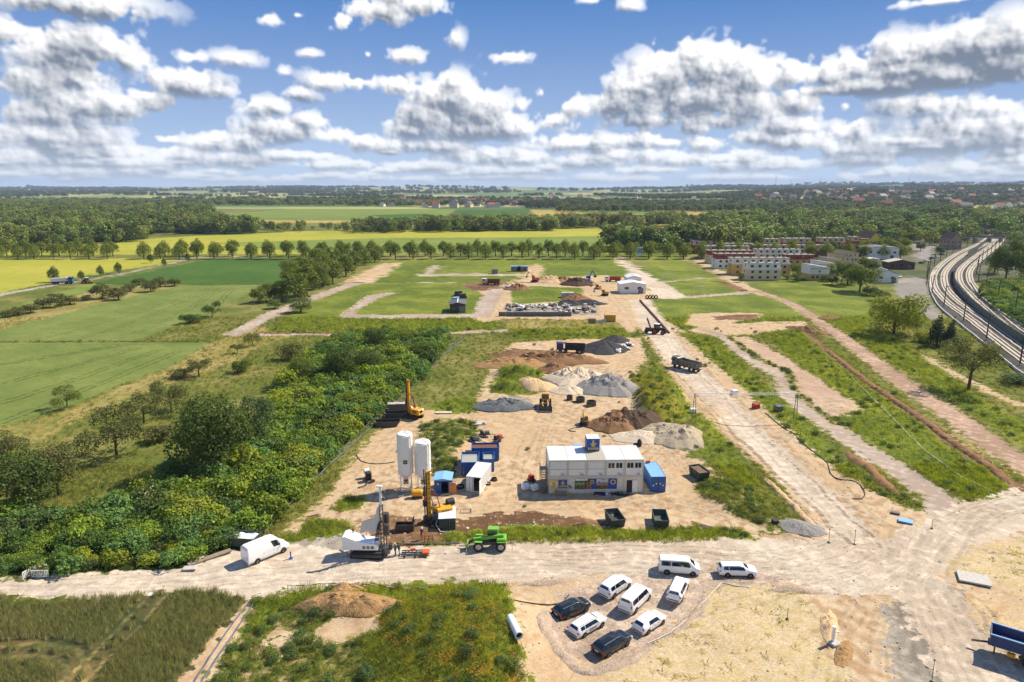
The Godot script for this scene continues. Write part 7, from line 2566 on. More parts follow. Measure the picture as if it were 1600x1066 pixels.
	part("front_frame", MB.new().box(V(.9, 1.1, 0), V(1.8, .7, 1.1), Basis(), .06), M.dark_steel, wl)
	var lc := part("cab", MB.new().box(V(-.3, 2.5, 0), V(1.4, 1.5, 1.5), Basis(), .08), M.yellow_dirty, wl)
	part("cab_glass", MB.new().box(V(-.28, 2.6, 0), V(1.45, 1.0, 1.54), Basis(), .04), M.glass, lc)
	for z in [-.5, .5]:
		part("lift_arm", MB.new().bar(V(.2, 1.9, z), V(2.5, .7, z), .25, .35), M.yellow_dirty, wl)
	var bu := MB.new()
	bu.prism(V(2.9, .55, 0), PackedVector2Array([Vector2(-.4, .55), Vector2(-.25, .6), Vector2(-.1, -.3), Vector2(.75, -.42), Vector2(.75, -.5), Vector2(-.3, -.5), Vector2(-.45, 0)]), 2.9)
	for z in [-1.44, 1.44]:
		bu.prism(V(2.9, .55, z), PackedVector2Array([Vector2(-.4, .55), Vector2(.75, -.45), Vector2(-.3, -.5)]), .06)
	part("bucket", bu, M.dark_steel, wl)
	for x in [-1.6, 1.4]:
		for z in [-1.05, 1.05]:
			wheel(wl, x, z, .75, .55, M.yellow_dirty)
	# diggers
	excavator("excavator", "small yellow digger with folded arm in front of brown heaps", on(913, 664), -PI / 2 - .2, .72, M.yellow_dirty, 1.15, -.6, -1.6)
	excavator("excavator", "orange-red digger with raised folded arm at the sand heaps", on(836, 441), PI - .3, 1.15, M.orange, 1.05, -1.0, -1.9)
	excavator("excavator", "blue digger with steep raised arm beside the dark heap", on(918, 443), .5, 1.25, M.blue, 1.25, -.9, -1.8)
	excavator("excavator", "yellow digger parked among machines beside the white hall", on(934, 452), PI + .4, .8, M.yellow_dirty, .9, -.9, -1.7)
	excavator("excavator", "brown yellow digger nearest the storage yard's turning place", on(945, 462), PI - .2, .9, M.yellow_dirty, .7, -.7, -1.9)
	# trucks
	tipper("tipper_truck", "black tipper truck standing beside the dark gravel cone", on(893, 551), PI - .12, M.navy, M.dark, M.soil)
	tipper("tipper_truck", "grey tipper truck driving away along the long pale road", on(1073, 578), 2.18, M.steel, M.steel, M.roof_dirty)
	tipper("tipper_truck", "red-brown tipper truck on bare soil beside the grass plots", on(768, 445), PI - .05, M.beige, M.rust, M.soil, 1.05)
	tipper("tipper_truck", "white and red tipper truck behind the white hall", on(958, 440), PI, M.cabin_white, M.red, M.roof_white, .95)
	tipper("tipper_truck", "bright blue truck stopped on the field lane", on(97, 444), .35, M.blue, M.cabin_white, M.roof_white, 1.15)
	# navy tipping trailer at the right edge
	var nt := thing("tipping_trailer", "navy blue open tipping trailer on grey hardstanding", "trailer", on(1592, 1036) + V(.7, 0, -.2), -.62)
	var nb := MB.new()
	for z in [-1.0, 1.0]:
		nb.box(V(0, 1.95, z * 1.2), V(6.2, 1.2, .07))
	nb.box(V(-3.06, 1.95, 0), V(.07, 1.2, 2.33))
	nb.box(V(3.06, 1.95, 0), V(.07, 1.2, 2.33))
	nb.box(V(0, 1.38, 0), V(6.05, .07, 2.33))
	var nbd := part("body", nb, M.navy, nt)
	for z in [-1.0, 1.0]:
		for k in 5:
			part("rib", MB.new().box(V(-2.8 + k * 1.4, 1.95, z * 1.27), V(.1, 1.2, .07)), M.navy, nbd)
		part("top_rail", MB.new().box(V(0, 2.6, z * 1.2), V(6.3, .1, .14)), M.light_blue, nbd)
	part("load", MB.new().box(V(.3, 1.5, 0), V(5.0, .2, 2.0), Basis(), .06), M.sand_heap, nbd)
	part("chassis", MB.new().box(V(0, 1.05, 0), V(6.4, .25, 1.0)), M.dark_steel, nt)
	part("drawbar", MB.new().bar(V(-3.1, .95, 0), V(-4.6, .6, 0), .16), M.dark_steel, nt)
	part("support_leg", MB.new().box(V(-2.6, .6, .6), V(.14, .9, .14)), M.dark_steel, nt)
	for x in [.3, 1.7]:
		for z in [-1.05, 1.05]:
			wheel(nt, x, z, .52, .42, M.steel)
	part("tool_box", MB.new().box(V(-1.2, .85, 1.0), V(.7, .4, .4), Basis(), .04), M.yellow, nt)
	# tractor with trencher
	for q in [[1028, 522, -.5, "dark tractor with raised trenching arm beside the open trench", 1.15], [135, 443, 2.8, "tractor with dark trailer on the field lane", 1.0]]:
		var tr := thing("tractor", q[3], "tractor", on(q[0], q[1]), q[2])
		tr.scale = Vector3.ONE * q[4]
		part("bonnet", MB.new().box(V(1.2, 1.5, 0), V(1.9, .8, .85), Basis(), .1), M.dark, tr)
		var tc := part("cab", MB.new().box(V(-.4, 2.1, 0), V(1.4, 1.6, 1.5), Basis(), .1), M.dark, tr)
		part("cab_glass", MB.new().box(V(-.38, 2.2, 0), V(1.43, 1.1, 1.54), Basis(), .05), M.glass, tc)
		part("cab_roof", MB.new().box(V(-.4, 2.95, 0), V(1.5, .12, 1.6), Basis(), .05), M.cabin_white, tc)
		for z in [-1.0, 1.0]:
			wheel(tr, -.7, z * .95, .88, .55, M.red)
			wheel(tr, 1.6, z * .9, .62, .42, M.red)
		part("exhaust", MB.new().tube(V(.7, 1.9, .5), V(.7, 3.0, .5), .07, .07, 8), M.dark, tr)
		part("implement", MB.new().box(V(-2.6, 1.1, 0), V(2.2, 1.0, 1.2), Basis(), .06), M.dark_steel if q[4] > 1.1 else M.wood, tr)
		part("implement_arm", MB.new().bar(V(-2.2, 1.5, 0), V(-3.4, 4.4 if q[4] > 1.1 else 1.6, 0), .5, .3), M.dark, tr)
		part("implement_wheel", MB.new().tube(V(-3.4, .6, -.4), V(-3.4, .6, .4), .6, .6, 14), M.tyre, tr)
# ---------------------------------------------------------------- people: one skin over tapered bones
func person(label: String, p: Vector3, turn: float, top: Color, legs: Color, hat: Material, bend: float, reach: float, group := "") -> void:
	var o := thing("person", label, "person", p, turn, group)
	var hip := V(0, .93, 0)
	var chest := hip + V(sin(bend) * .48, cos(bend) * .48, 0)
	var neck := chest + V(sin(bend) * .1, cos(bend) * .1, 0)
	var head := neck + V(sin(bend) * .16 + .02, cos(bend) * .16, 0)
	var skin := Color(0.55, 0.30, 0.19)
	var shoe := Color(0.03, 0.025, 0.02)
	var hair := Color(0.06, 0.04, 0.03)
	# a, b, radius a, radius b, colour
	var bones := [[hip, chest, .15, .175, top], [hip + V(0, .0, -.08), hip + V(0, 0, .08), .135, .135, legs], [chest + V(0, .02, -.14), chest + V(0, .02, .14), .085, .085, top], [neck, neck + V(.01, .06, 0), .055, .052, skin],
		[head + V(0, -.02, 0), head + V(.01, .06, 0), .085, .10, skin], [head + V(.085, -.01, 0), head + V(.105, -.02, 0), .018, .016, skin], [head + V(-.01, .07, 0), head + V(-.02, .04, 0), .098, .09, hair],
		[head + V(.0, .0, -.1), head + V(0, .03, -.1), .02, .02, skin], [head + V(.0, .0, .1), head + V(0, .03, .1), .02, .02, skin]]
	for sz in [-1.0, 1.0]:
		var kn := V(.06 * sz, .49, .10 * sz)
		var an := V(.02 * sz - .02, .09, .11 * sz)
		bones.append([hip + V(0, -.04, .09 * sz), kn, .095, .062, legs])
		bones.append([kn, an, .062, .045, legs])
		bones.append([an + V(-.03, -.04, 0), an + V(.15, -.055, .01 * sz), .042, .035, shoe])
		var sh := chest + V(0, .03, .19 * sz)
		var el := sh + V(sin(bend + reach * .5) * .28, -cos(reach * .5) * .28, .05 * sz)
		var wr := el + V(sin(reach + .4) * .25, -cos(reach + .4) * .25, -.03 * sz)
		bones.append([sh, el, .058, .045, top])
		bones.append([el, wr, .043, .032, top])
		var fw := (wr - el).normalized()
		bones.append([wr, wr + fw * .08, .034, .030, skin])
		for k in 4:
			bones.append([wr + fw * .07 + V(0, 0, (k - 1.5) * .018), wr + fw * (.14 + .012 * (k % 2)) + V(.01, -.012, (k - 1.5) * .02), .011, .009, skin])
		bones.append([wr + fw * .03 + V(.02, 0, 0), wr + fw * .08 + V(.05, 0, 0), .013, .010, skin])
	part("body", skin_of(bones, 0.028), M.leaf_any_cloth, o)
	if hat:
		var hb := MB.new()
		hb.lathe(head + V(0, .05, 0), [Vector2(.15, 0), Vector2(.125, .015), Vector2(.12, .06), Vector2(.08, .12), Vector2(.01, .14)], 14)
		part("helmet", hb, hat, o)

func skin_of(bones: Array, cell: float) -> MB:
	var lo := Vector3.INF
	var hi := -Vector3.INF
	for q in bones:
		for e in 2:
			lo = lo.min(q[e] - Vector3.ONE * (q[2 + e] + cell * 2))
			hi = hi.max(q[e] + Vector3.ONE * (q[2 + e] + cell * 2))
	var nx := int((hi.x - lo.x) / cell) + 2
	var ny := int((hi.y - lo.y) / cell) + 2
	var nz := int((hi.z - lo.z) / cell) + 2
	var f := PackedFloat32Array()
	f.resize(nx * ny * nz)
	f.fill(1.0)
	var who := PackedInt32Array()
	who.resize(nx * ny * nz)
	for bi in bones.size():
		var q: Array = bones[bi]
		var a: Vector3 = q[0]
		var b: Vector3 = q[1]
		var ra: float = q[2]
		var rb: float = q[3]
		var m := maxf(ra, rb) + cell * 2.5
		var l := ((a.min(b) - Vector3.ONE * m) - lo) / cell
		var h := ((a.max(b) + Vector3.ONE * m) - lo) / cell
		var ab := b - a
		var len2 := maxf(ab.length_squared(), 1e-6)
		for z in range(maxi(0, int(l.z)), mini(nz, int(h.z) + 1)):
			for y in range(maxi(0, int(l.y)), mini(ny, int(h.y) + 1)):
				for x in range(maxi(0, int(l.x)), mini(nx, int(h.x) + 1)):
					var p := lo + Vector3(x, y, z) * cell
					var t := clampf((p - a).dot(ab) / len2, 0.0, 1.0)
					var d := (p - a - ab * t).length() - lerpf(ra, rb, t)
					var i := (z * ny + y) * nx + x
					var e := f[i]
					var k := 0.022
					var w := clampf(0.5 + 0.5 * (e - d) / k, 0.0, 1.0)
					if d < e:
						who[i] = bi
					f[i] = lerpf(e, d, w) - k * w * (1.0 - w)
	var out := MB.new()
	out.use_col = true
	var idx := {}
	var vert := func(x: int, y: int, z: int) -> int:
		var key := (z * ny + y) * nx + x
		if idx.has(key):
			return idx[key]
		var s := Vector3.ZERO
		var n := 0
		for e in [[0, 0, 0, 1, 0, 0], [0, 1, 0, 1, 1, 0], [0, 0, 1, 1, 0, 1], [0, 1, 1, 1, 1, 1], [0, 0, 0, 0, 1, 0], [1, 0, 0, 1, 1, 0], [0, 0, 1, 0, 1, 1], [1, 0, 1, 1, 1, 1], [0, 0, 0, 0, 0, 1], [1, 0, 0, 1, 0, 1], [0, 1, 0, 0, 1, 1], [1, 1, 0, 1, 1, 1]]:
			var fa := f[((z + e[2]) * ny + y + e[1]) * nx + x + e[0]]
			var fb := f[((z + e[5]) * ny + y + e[4]) * nx + x + e[3]]
			if (fa < 0) != (fb < 0):
				s += Vector3(x + e[0], y + e[1], z + e[2]).lerp(Vector3(x + e[3], y + e[4], z + e[5]), fa / (fa - fb))
				n += 1
		var p := s / maxi(n, 1)
		var g := Vector3(f[key + 1] - f[key], f[key + nx] - f[key], f[key + nx * ny] - f[key])
		out.col = bones[who[key]][4]
		idx[key] = out.pt(lo + p * cell, g.normalized() if g.length() > 1e-6 else Vector3.UP)
		return idx[key]
	for z in range(1, nz - 1):
		for y in range(1, ny - 1):
			for x in range(1, nx - 1):
				var i := (z * ny + y) * nx + x
				var s := f[i] < 0
				for ax in 3:
					var st: int = [1, nx, nx * ny][ax]
					if s != (f[i + st] < 0):
						var q := []
						match ax:
							0: q = [vert.call(x, y - 1, z - 1), vert.call(x, y, z - 1), vert.call(x, y, z), vert.call(x, y - 1, z)]
							1: q = [vert.call(x - 1, y, z - 1), vert.call(x, y, z - 1), vert.call(x, y, z), vert.call(x - 1, y, z)]
							2: q = [vert.call(x - 1, y - 1, z), vert.call(x, y - 1, z), vert.call(x, y, z), vert.call(x - 1, y, z)]
						out.ix.append_array([q[0], q[1], q[2], q[0], q[2], q[3]])
	return out

func make_people() -> void:
	M.leaf_any_cloth = mat(Color.WHITE, 0.85)
	M.leaf_any_cloth.vertex_color_use_as_albedo = true
	var jeans := Color(0.07, 0.12, 0.22)
	var orange := Color(0.72, 0.16, 0.03)
	person("worker in jeans and yellow helmet standing beside the white drilling rig", on(618, 868), 2.6, Color(.10, .16, .26), jeans, M.helmet, .15, .6)
	person("worker in dark jacket and jeans beside the other at the white rig", on(624, 868), 2.9, Color(.03, .03, .035), jeans, M.dark, .2, .9)
	person("worker in orange trousers and dark top beside the open casing crate", on(646, 826), .3, Color(.03, .03, .045), orange, M.dark, .1, .5)
	person("worker in orange trousers and white helmet standing in the grass strip", on(659, 844), 1.4, Color(.03, .04, .08), orange, M.white_helmet, .2, 1.0)

# ---------------------------------------------------------------- heaps
func heap(called: String, label: String, category: String, u: float, v: float, rx: float, rz: float, turn: float, h: float, m: Material, sd: int, sharp := 1.0, rough := 0.12) -> void:
	var p := at(u, v)
	var r := FastNoiseLite.new()
	r.seed = sd
	r.frequency = 0.16
	r.fractal_octaves = 4
	var b := MB.new()
	var na := 44
	var nr := 14
	var idx := []
	for i in nr + 1:
		var row := []
		for a in na:
			var an := TAU * a / na
			var edge := 1.0 + 0.22 * r.get_noise_2d(cos(an) * 9.0 + 50.0, sin(an) * 9.0)
			var t := float(i) / nr
			var q := Vector2(cos(an) * rx, sin(an) * rz) * t * edge
			var w := q.rotated(-turn)
			var y := h * pow(1.0 - t, sharp) if sharp <= 1.0 else h * (1.0 - pow(t, sharp))
			y += h * rough * 2.2 * r.get_noise_2d(q.x * 2.2, q.y * 2.2) * sin(PI * minf(t * 1.3 + .1, 1.0))
			y += 0.10 * r.get_noise_2d(q.x * 9.0, q.y * 9.0) * (1.0 - t)
			if i == nr:
				y = -0.25
			row.append(Vector3(w.x, y + hgt(p.x + w.x, p.z + w.y), w.y))
		idx.append(row)
	for i in nr:
		for a in na:
			var q0: Vector3 = idx[i][a]
			var q1: Vector3 = idx[i][(a + 1) % na]
			var q2: Vector3 = idx[i + 1][(a + 1) % na]
			var q3: Vector3 = idx[i + 1][a]
			if i == 0:
				b.tri(q0, q2, q3)
			else:
				b.quad(q0, q1, q2, q3)
	solo(called, b, m, label, category, p)

# a ridge of loose matter along a line
func ridge(called: String, label: String, px: Array, w: float, h: float, m: Material) -> void:
	var rn := FastNoiseLite.new()
	rn.frequency = 0.3
	var rings := []
	var line := along(px, .8)
	for q in line:
		var r := Basis(Vector3.UP, q[1])
		var rp := []
		var i := rings.size()
		var e := clampf(minf(i, line.size() - 1 - i) / 5.0, 0.0, 1.0)
		for k in 7:
			var s := (k - 3) / 3.0
			var c: Vector3 = q[0] + r * V(0, 0, s * w * (.4 + .6 * e) * (1.0 + .35 * rn.get_noise_2d(i * 2.0, k)))
			rp.append(V(c.x, hgt(c.x, c.z) - .1 + (h + .1) * e * (1.0 - s * s) * (1.0 + .7 * rn.get_noise_2d(i * 3.0, 40.0 + k * 3.0)) + (rng.randf_range(-.13, .13) if k % 6 else -.1), c.z))
		rings.append(rp)
	solo(called, MB.new().loft(rings, false, false), m, label, "earth ridge")

func make_heaps() -> void:
	heap("gravel_heap", "large pale grey gravel cone behind the digger", "gravel heap", 950, 606, 8.5, 8.5, 0, 3.8, M.grey_heap, 1, 1.0, .14)
	heap("sand_heap", "broad pale sand heap beside the grey gravel cone", "sand heap", 900, 592, 8.5, 8.0, 0, 2.2, M.pale_heap, 2, 1.8, .3)
	heap("gravel_heap", "low grey-brown heap at the pale sand heap's foot", "gravel heap", 888, 611, 5.0, 3.5, 0, 1.6, M.pale_heap, 3, 1.0)
	heap("gravel_heap", "black gravel cone behind the black tipper truck", "gravel heap", 942, 546, 8.0, 7.0, 0, 3.2, M.black_heap, 4, 1.0, .04)
	heap("gravel_heap", "small black gravel heap at the far side of the black cone", "gravel heap", 962, 532, 4.5, 4.5, 0, 1.8, M.black_heap, 5, 1.0, .04)
	heap("soil_heap", "long brown soil bank in front of the black tipper truck", "soil heap", 862, 564, 17.0, 5.0, -.08, 2.2, M.brown_heap, 6, 1.6, .25)
	heap("soil_heap", "light brown soil bank left of the long brown one", "soil heap", 800, 570, 12.0, 5.0, .1, 1.9, M.clod_heap, 7, 1.5, .2)
	heap("soil_heap", "dark soil heap between two green banks", "soil heap", 868, 578, 5.0, 5.0, 0, 2.0, M.brown_heap, 8, 1.2, .2)
	heap("sand_heap", "sandy tail of the green bank beside the wheel loader", "sand heap", 838, 606, 5.0, 4.0, 0, 1.8, M.sand_heap, 9, 1.4)
	heap("mud_heap", "ribbed dark grey mud heap beside the wheel loader", "mud heap", 788, 636, 7.6, 4.0, 0, 1.6, M.mud_heap, 10, 2.2, .35)
	heap("soil_heap", "rough brown soil heap beside the yellow digger", "soil heap", 958, 666, 5.6, 5.0, 0, 2.4, M.brown_heap, 11, 1.4, .3)
	heap("soil_heap", "dark brown soil heap behind the rough brown one", "soil heap", 985, 660, 7.0, 5.5, .5, 2.6, M.dark_heap, 12, 1.6, .2)
	heap("sand_heap", "low pinkish sand heap behind the office roof", "sand heap", 1000, 684, 6.5, 4.0, 0, 1.5, M.pale_heap, 13, 1.2)
	heap("gravel_heap", "broad grey-beige gravel bank at the poppy bank's end", "gravel heap", 1050, 682, 6.0, 8.0, .3, 1.9, M.scree_heap, 14, 1.6, .22)
	heap("soil_heap", "clod-covered yellow soil heap among weeds beside the cross road", "soil heap", 545, 953, 6.6, 2.4, -.05, .8, M.clod_heap, 15, 2.2, .5)
	heap("soil_heap", "small round yellow soil heap behind the clod-covered one", "soil heap", 541, 927, 2.4, 1.8, 0, 1.1, M.clod_heap, 16, 1.2, .2)
	heap("sand_heap", "grey sand heap at the junction's corner", "sand heap", 1252, 825, 3.6, 2.6, -.5, .7, M.grey_heap, 17, 1.3)
	heap("soil_heap", "sand and soil heap beside the orange digger", "soil heap", 860, 440, 10, 7, 0, 3.2, M.sand_heap, 18, 1.0, .2)
	heap("soil_heap", "second sand heap right of the orange digger", "soil heap", 880, 440, 8, 6, 0, 3.0, M.clod_heap, 19, 1.0, .2)
	heap("soil_heap", "dark heap beside the blue digger", "soil heap", 902, 445, 9, 6, 0, 3.6, M.dark_heap, 20, 1.4, .2)
	heap("soil_heap", "small brown soil cone left of the green bank", "soil heap", 810, 452, 7, 5, 0, 3.0, M.brown_heap, 21, 1.0, .2)
	heap("soil_heap", "small pale soil cone behind the left brown cone", "soil heap", 797, 448, 6, 5, 0, 2.6, M.sand_heap, 22, 1.0, .2)
	heap("soil_heap", "brown cone behind the rubble yard", "soil heap", 901, 468, 7, 5, 0, 3.0, M.brown_heap, 23, 1.0, .1)
	heap("gravel_heap", "dark gravel heap at the rubble yard's back, left one", "gravel heap", 888, 476, 7, 4, 0, 2.2, M.black_heap, 24, 1.0, .1)
	heap("gravel_heap", "dark gravel heap at the rubble yard's back, right one", "gravel heap", 918, 475, 9, 4, 0, 2.0, M.black_heap, 25, 1.2, .1)
	ridge("soil_ridge", "bank of brown clods beside the gravel path", [1322, 704, 1348, 729, 1376, 752, 1412, 779], 1.4, .6, M.brown_heap)
	heap("soil_heap", "brown spoil on the meadow edge beside the dirt track", "soil heap", 1296, 497, 5.5, 3.0, .5, 1.0, M.brown_heap, 27, 1.4, .3)
	heap("soil_heap", "brown soil ridge beginning at the dirt track's bend", "soil heap", 1262, 517, 3.0, 9.0, .55, 1.4, M.brown_heap, 28, 1.4, .2)
	ridge("soil_ridge", "long low ridge of brown soil along the dirt track", [1290, 546, 1345, 590, 1395, 625, 1440, 655, 1490, 693, 1540, 726, 1592, 768], 1.1, .5, M.brown_heap)
	ridge("gravel_ridge", "rim of coarse gravel round the car park's lower end", [866, 950, 852, 970, 852, 995, 872, 1022, 905, 1045, 940, 1044, 985, 1026, 1030, 1000], 1.1, .25, M.gravel_bank)
	ridge("gravel_ridge", "rim of coarse gravel between straw field and car park", [1040, 996, 1080, 962, 1105, 938, 1122, 918], .6, .16, M.gravel_bank)
	ridge("gravel_ridge", "gravel bank along the cross road beside the straw field", [1180, 921, 1230, 922, 1290, 926, 1325, 926], .9, .22, M.gravel_bank)
	ridge("gravel_ridge", "rubble rim along the cross road left of the car park", [800, 914, 850, 912, 890, 908, 920, 904], .9, .22, M.gravel_bank)
	ridge("soil_ridge", "bank of dug sand along the trench beside the pale road", [1190, 742, 1230, 782, 1262, 814, 1290, 842], .7, .35, M.sand_heap)
	# rubble yard: blocks, slabs and bags, each a thing of its own
	var blk: Array = []
	for i in 84:
		var u := rng.randf_range(792, 930)
		var v := rng.randf_range(477, 491)
		if v > 486 and u < 872:
			v = rng.randf_range(477, 484)
		var b := MB.new()
		var s := V(rng.randf_range(.8, 2.0), rng.randf_range(.5, 1.3), rng.randf_range(.8, 1.6))
		b.box(V(0, s.y / 2, 0), s, Basis(Vector3.BACK, rng.randf_range(-.15, .15)), .12)
		solo("rubble_block", b, [M.concrete, M.cabin_white, M.dark_steel, M.rust, M.steel, M.concrete, M.beige][i % 7], ["pale concrete block", "white wrapped block", "dark steel block", "rusty block", "grey steel block", "pale concrete block", "beige block"][i % 7] + " in the jumble behind the stone-basket walls", "block", on(u, v), rng.randf() * TAU, "blocks in the rubble yard")
	for k in 3:
		var w := MB.new()
		for j in 5:
			w.box(V(-5.2 + j * 2.6, .8, 0), V(2.56, 1.6, .8), Basis(Vector3.UP, .01 * j), .06)
		solo("stone_gabion_wall", w, M.mud_heap, ["grey stone-basket wall in front of the rubble, first length", "grey stone-basket wall in front of the rubble, middle length", "grey stone-basket wall in front of the rubble, last length"][k], "wall", on(806 + k * 30, 494), .0)
	var yb := thing("yellow_container", "bright ochre steel box on the grass end of the storage yard", "container", on(953.5, 503), 0)
	part("body", MB.new().box(V(0, 1.3, -1.2), V(3.9, 2.4, 2.4), Basis(), .04), M.yellow_dirty, yb)
	for k in 6:
		part("rib", MB.new().box(V(-1.6 + k * .64, 1.3, .02), V(.1, 2.2, .06)), M.yellow_dirty, yb)
	part("skids", MB.new().box(V(0, .06, -1.2), V(3.6, .12, 2.0)), M.dark_steel, yb)
	var wbz := thing("grey_water_tank", "grey plastic tank cage beside a heap of steel tubes", "tank", on(925, 505), 0)
	part("tank", MB.new().box(V(0, .9, 0), V(2.6, 1.5, 1.4), Basis(), .08), M.steel, wbz)
	for k in 6:
		part("cage_bar", MB.new().box(V(-1.25 + k * .5, .9, .73), V(.05, 1.6, .04)), M.chrome, wbz)
	part("tube_bundle", MB.new().tube(V(1.5, .5, -.3), V(5.0, 1.3, -.8), .25, .25, 8).tube(V(1.5, .5, .3), V(5.2, .8, .2), .22, .22, 8), M.chrome, wbz)
	# white bags by the black cone
	for q in [[967, 551, 2.2, "heap of white bags beside the black gravel cone, front one"], [975, 545, 2.6, "heap of white bags beside the black gravel cone, middle one"], [984, 541, 2.0, "dark and white scrap at the bag heaps' end"]]:
		var sb := thing("bag_heap", q[3], "bags", on(q[0], q[1]), q[2])
		for k in 6:
			part("bag", MB.new().box(V(rng.randf_range(-1.2, 1.2), .35 + .4 * (k / 4), rng.randf_range(-.7, .7)), V(1.0, .7, .8), Basis(Vector3.UP, rng.randf() * 3.0), .2), M.cabin_white if k % 3 or q[0] == 967 else M.dark, sb)

# ---------------------------------------------------------------- houses, railway, horizon
func wall_windows(o: Node3D, x0: float, x1: float, ys: Array, z: float, w: float, h: float, n: int, fm: Material) -> void:
	for y in ys:
		for k in n:
			var x := lerpf(x0, x1, (k + .5) / n)
			var win := part("window", MB.new().box(V(x, y, z + .03), V(w + .16, h + .16, .06)), fm, o)
			part("pane", MB.new().box(V(x, y, z + .065), V(w, h, .02)), M.window, win)

# a flat-roofed terrace block: base front edge as seen, height, depth
func terrace(label: String, u1: float, u2: float, v: float, h: float, d: float, low: Material, high: Material, storeys: int, bays: int, turn := 0.0, group := "") -> void:
	var a := at(u1, v)
	var b := at(u2, v)
	var w := a.distance_to(b)
	var o := thing("terraced_house", label, "house", (a + b) / 2, turn, group)
	var sh := h / storeys
	for k in storeys:
		var up := k == storeys - 1
		var dd := d if not up else d - 1.4
		part("wall" if not up else "attic_storey", MB.new().box(V(0, sh * (k + .5), -dd / 2 - (0.0 if not up else 1.2)), V(w - (0.0 if not up else .8), sh - .02, dd)), high if up else low, o)
		wall_windows(o, -w / 2 + 1.0, w / 2 - 1.0, [sh * (k + .55)], 0.0 if not up else -1.2, minf(1.5, w / bays * .5), 1.3, bays, M.cabin_white)
	part("roof", MB.new().box(V(0, h + .12, -d / 2 - .5), V(w + .4, .24, d - .6)), M.flat_roof, o)
	part("parapet", MB.new().box(V(0, sh * (storeys - 1) + .45, -.06), V(w, .9, .12)), high, o)
	for k in bays:
		part("roof_box", MB.new().box(V(lerpf(-w / 2, w / 2, (k + .5) / bays), h + .45, -d * .55), V(.8, .5, 1.6)), M.dark_steel, o)
	for k in bays - 1:
		part("party_wall", MB.new().box(V(lerpf(-w / 2, w / 2, (k + 1.0) / bays), sh * (storeys - 1) + .7, -.6), V(.2, 1.4, 1.1)), high, o)
	for sx in [-1.0, 1.0]:
		for k in storeys:
			part("side_window", MB.new().box(V(sx * (w / 2 + .02 - (0.4 if k == storeys - 1 else 0.0)), sh * (k + .55), -d * .5), V(.06, 1.2, 1.4)), M.window, o)

func gable_house(called: String, label: String, p: Vector3, turn: float, w: float, d: float, h: float, wm: Material, rm: Material, group := "", detail := true) -> Node3D:
	var o := thing(called, label, "house", p, turn, group)
	var b := MB.new()
	b.prism(V(0, 0, 0), PackedVector2Array([Vector2(-w / 2, 0), Vector2(w / 2, 0), Vector2(w / 2, h * .6), Vector2(0, h * .97), Vector2(-w / 2, h * .6)]), d)
	part("wall", b, wm, o)
	var r := MB.new()
	for sx in [-1.0, 1.0]:
		r.bar(V(sx * (w / 2 + .35), h * .56, 0), V(0, h, 0), d + .7, .22)
	var rf := part("roof", r, rm, o)
	part("chimney", MB.new().box(V(w * .2, h * .98, d * .2), V(.7, 1.4, .7)), M.brick, rf)
	if detail:
		wall_windows(o, -w / 2 + .8, w / 2 - .8, [h * .18, h * .45], d / 2, 1.1, 1.3, maxi(2, int(w / 3.5)), M.cabin_white)
		for y in [h * .18, h * .45]:
			for k in 3:
				part("side_window", MB.new().box(V(-w / 2 - .02, y, lerpf(-d / 2, d / 2, (k + .5) / 3.0)), V(.06, 1.2, 1.1)), M.window, o)
		part("door", MB.new().box(V(w * .05, 1.05, d / 2 + .04), V(1.1, 2.1, .08)), M.old_wood, o)
	return o

func shed_hall(called: String, label: String, u1: float, u2: float, v: float, h: float, d: float, wm: Material, rm: Material, turn := 0.0, rise := 1.0) -> Node3D:
	var a := at(u1, v)
	var b := at(u2, v)
	var w := a.distance_to(b)
	var o := thing(called, label, "building", (a + b) / 2, turn)
	var p := MB.new()
	p.prism(V(0, 0, -d / 2), PackedVector2Array([Vector2(-w / 2, 0), Vector2(w / 2, 0), Vector2(w / 2, h), Vector2(0, h + rise), Vector2(-w / 2, h)]), d)
	part("wall", p, wm, o)
	var r := MB.new()
	for sx in [-1.0, 1.0]:
		r.bar(V(sx * (w / 2 + .3), h + .1, -d / 2), V(0, h + rise + .14, -d / 2), d + .5, .14)
	part("roof", r, rm, o)
	part("ridge", MB.new().box(V(0, h + rise + .22, -d / 2), V(.4, .12, d + .4)), M.cabin_white, o)
	for k in maxi(2, int(w / 5.0)):
		part("window", MB.new().box(V(lerpf(-w / 2, w / 2, (k + .5) / maxi(2, int(w / 5.0))), h * .6, .03), V(1.8, 1.1, .06)), M.window, o)
	part("door", MB.new().box(V(w * .3, 1.3, .04), V(2.2, 2.6, .06)), M.steel, o)
	return o

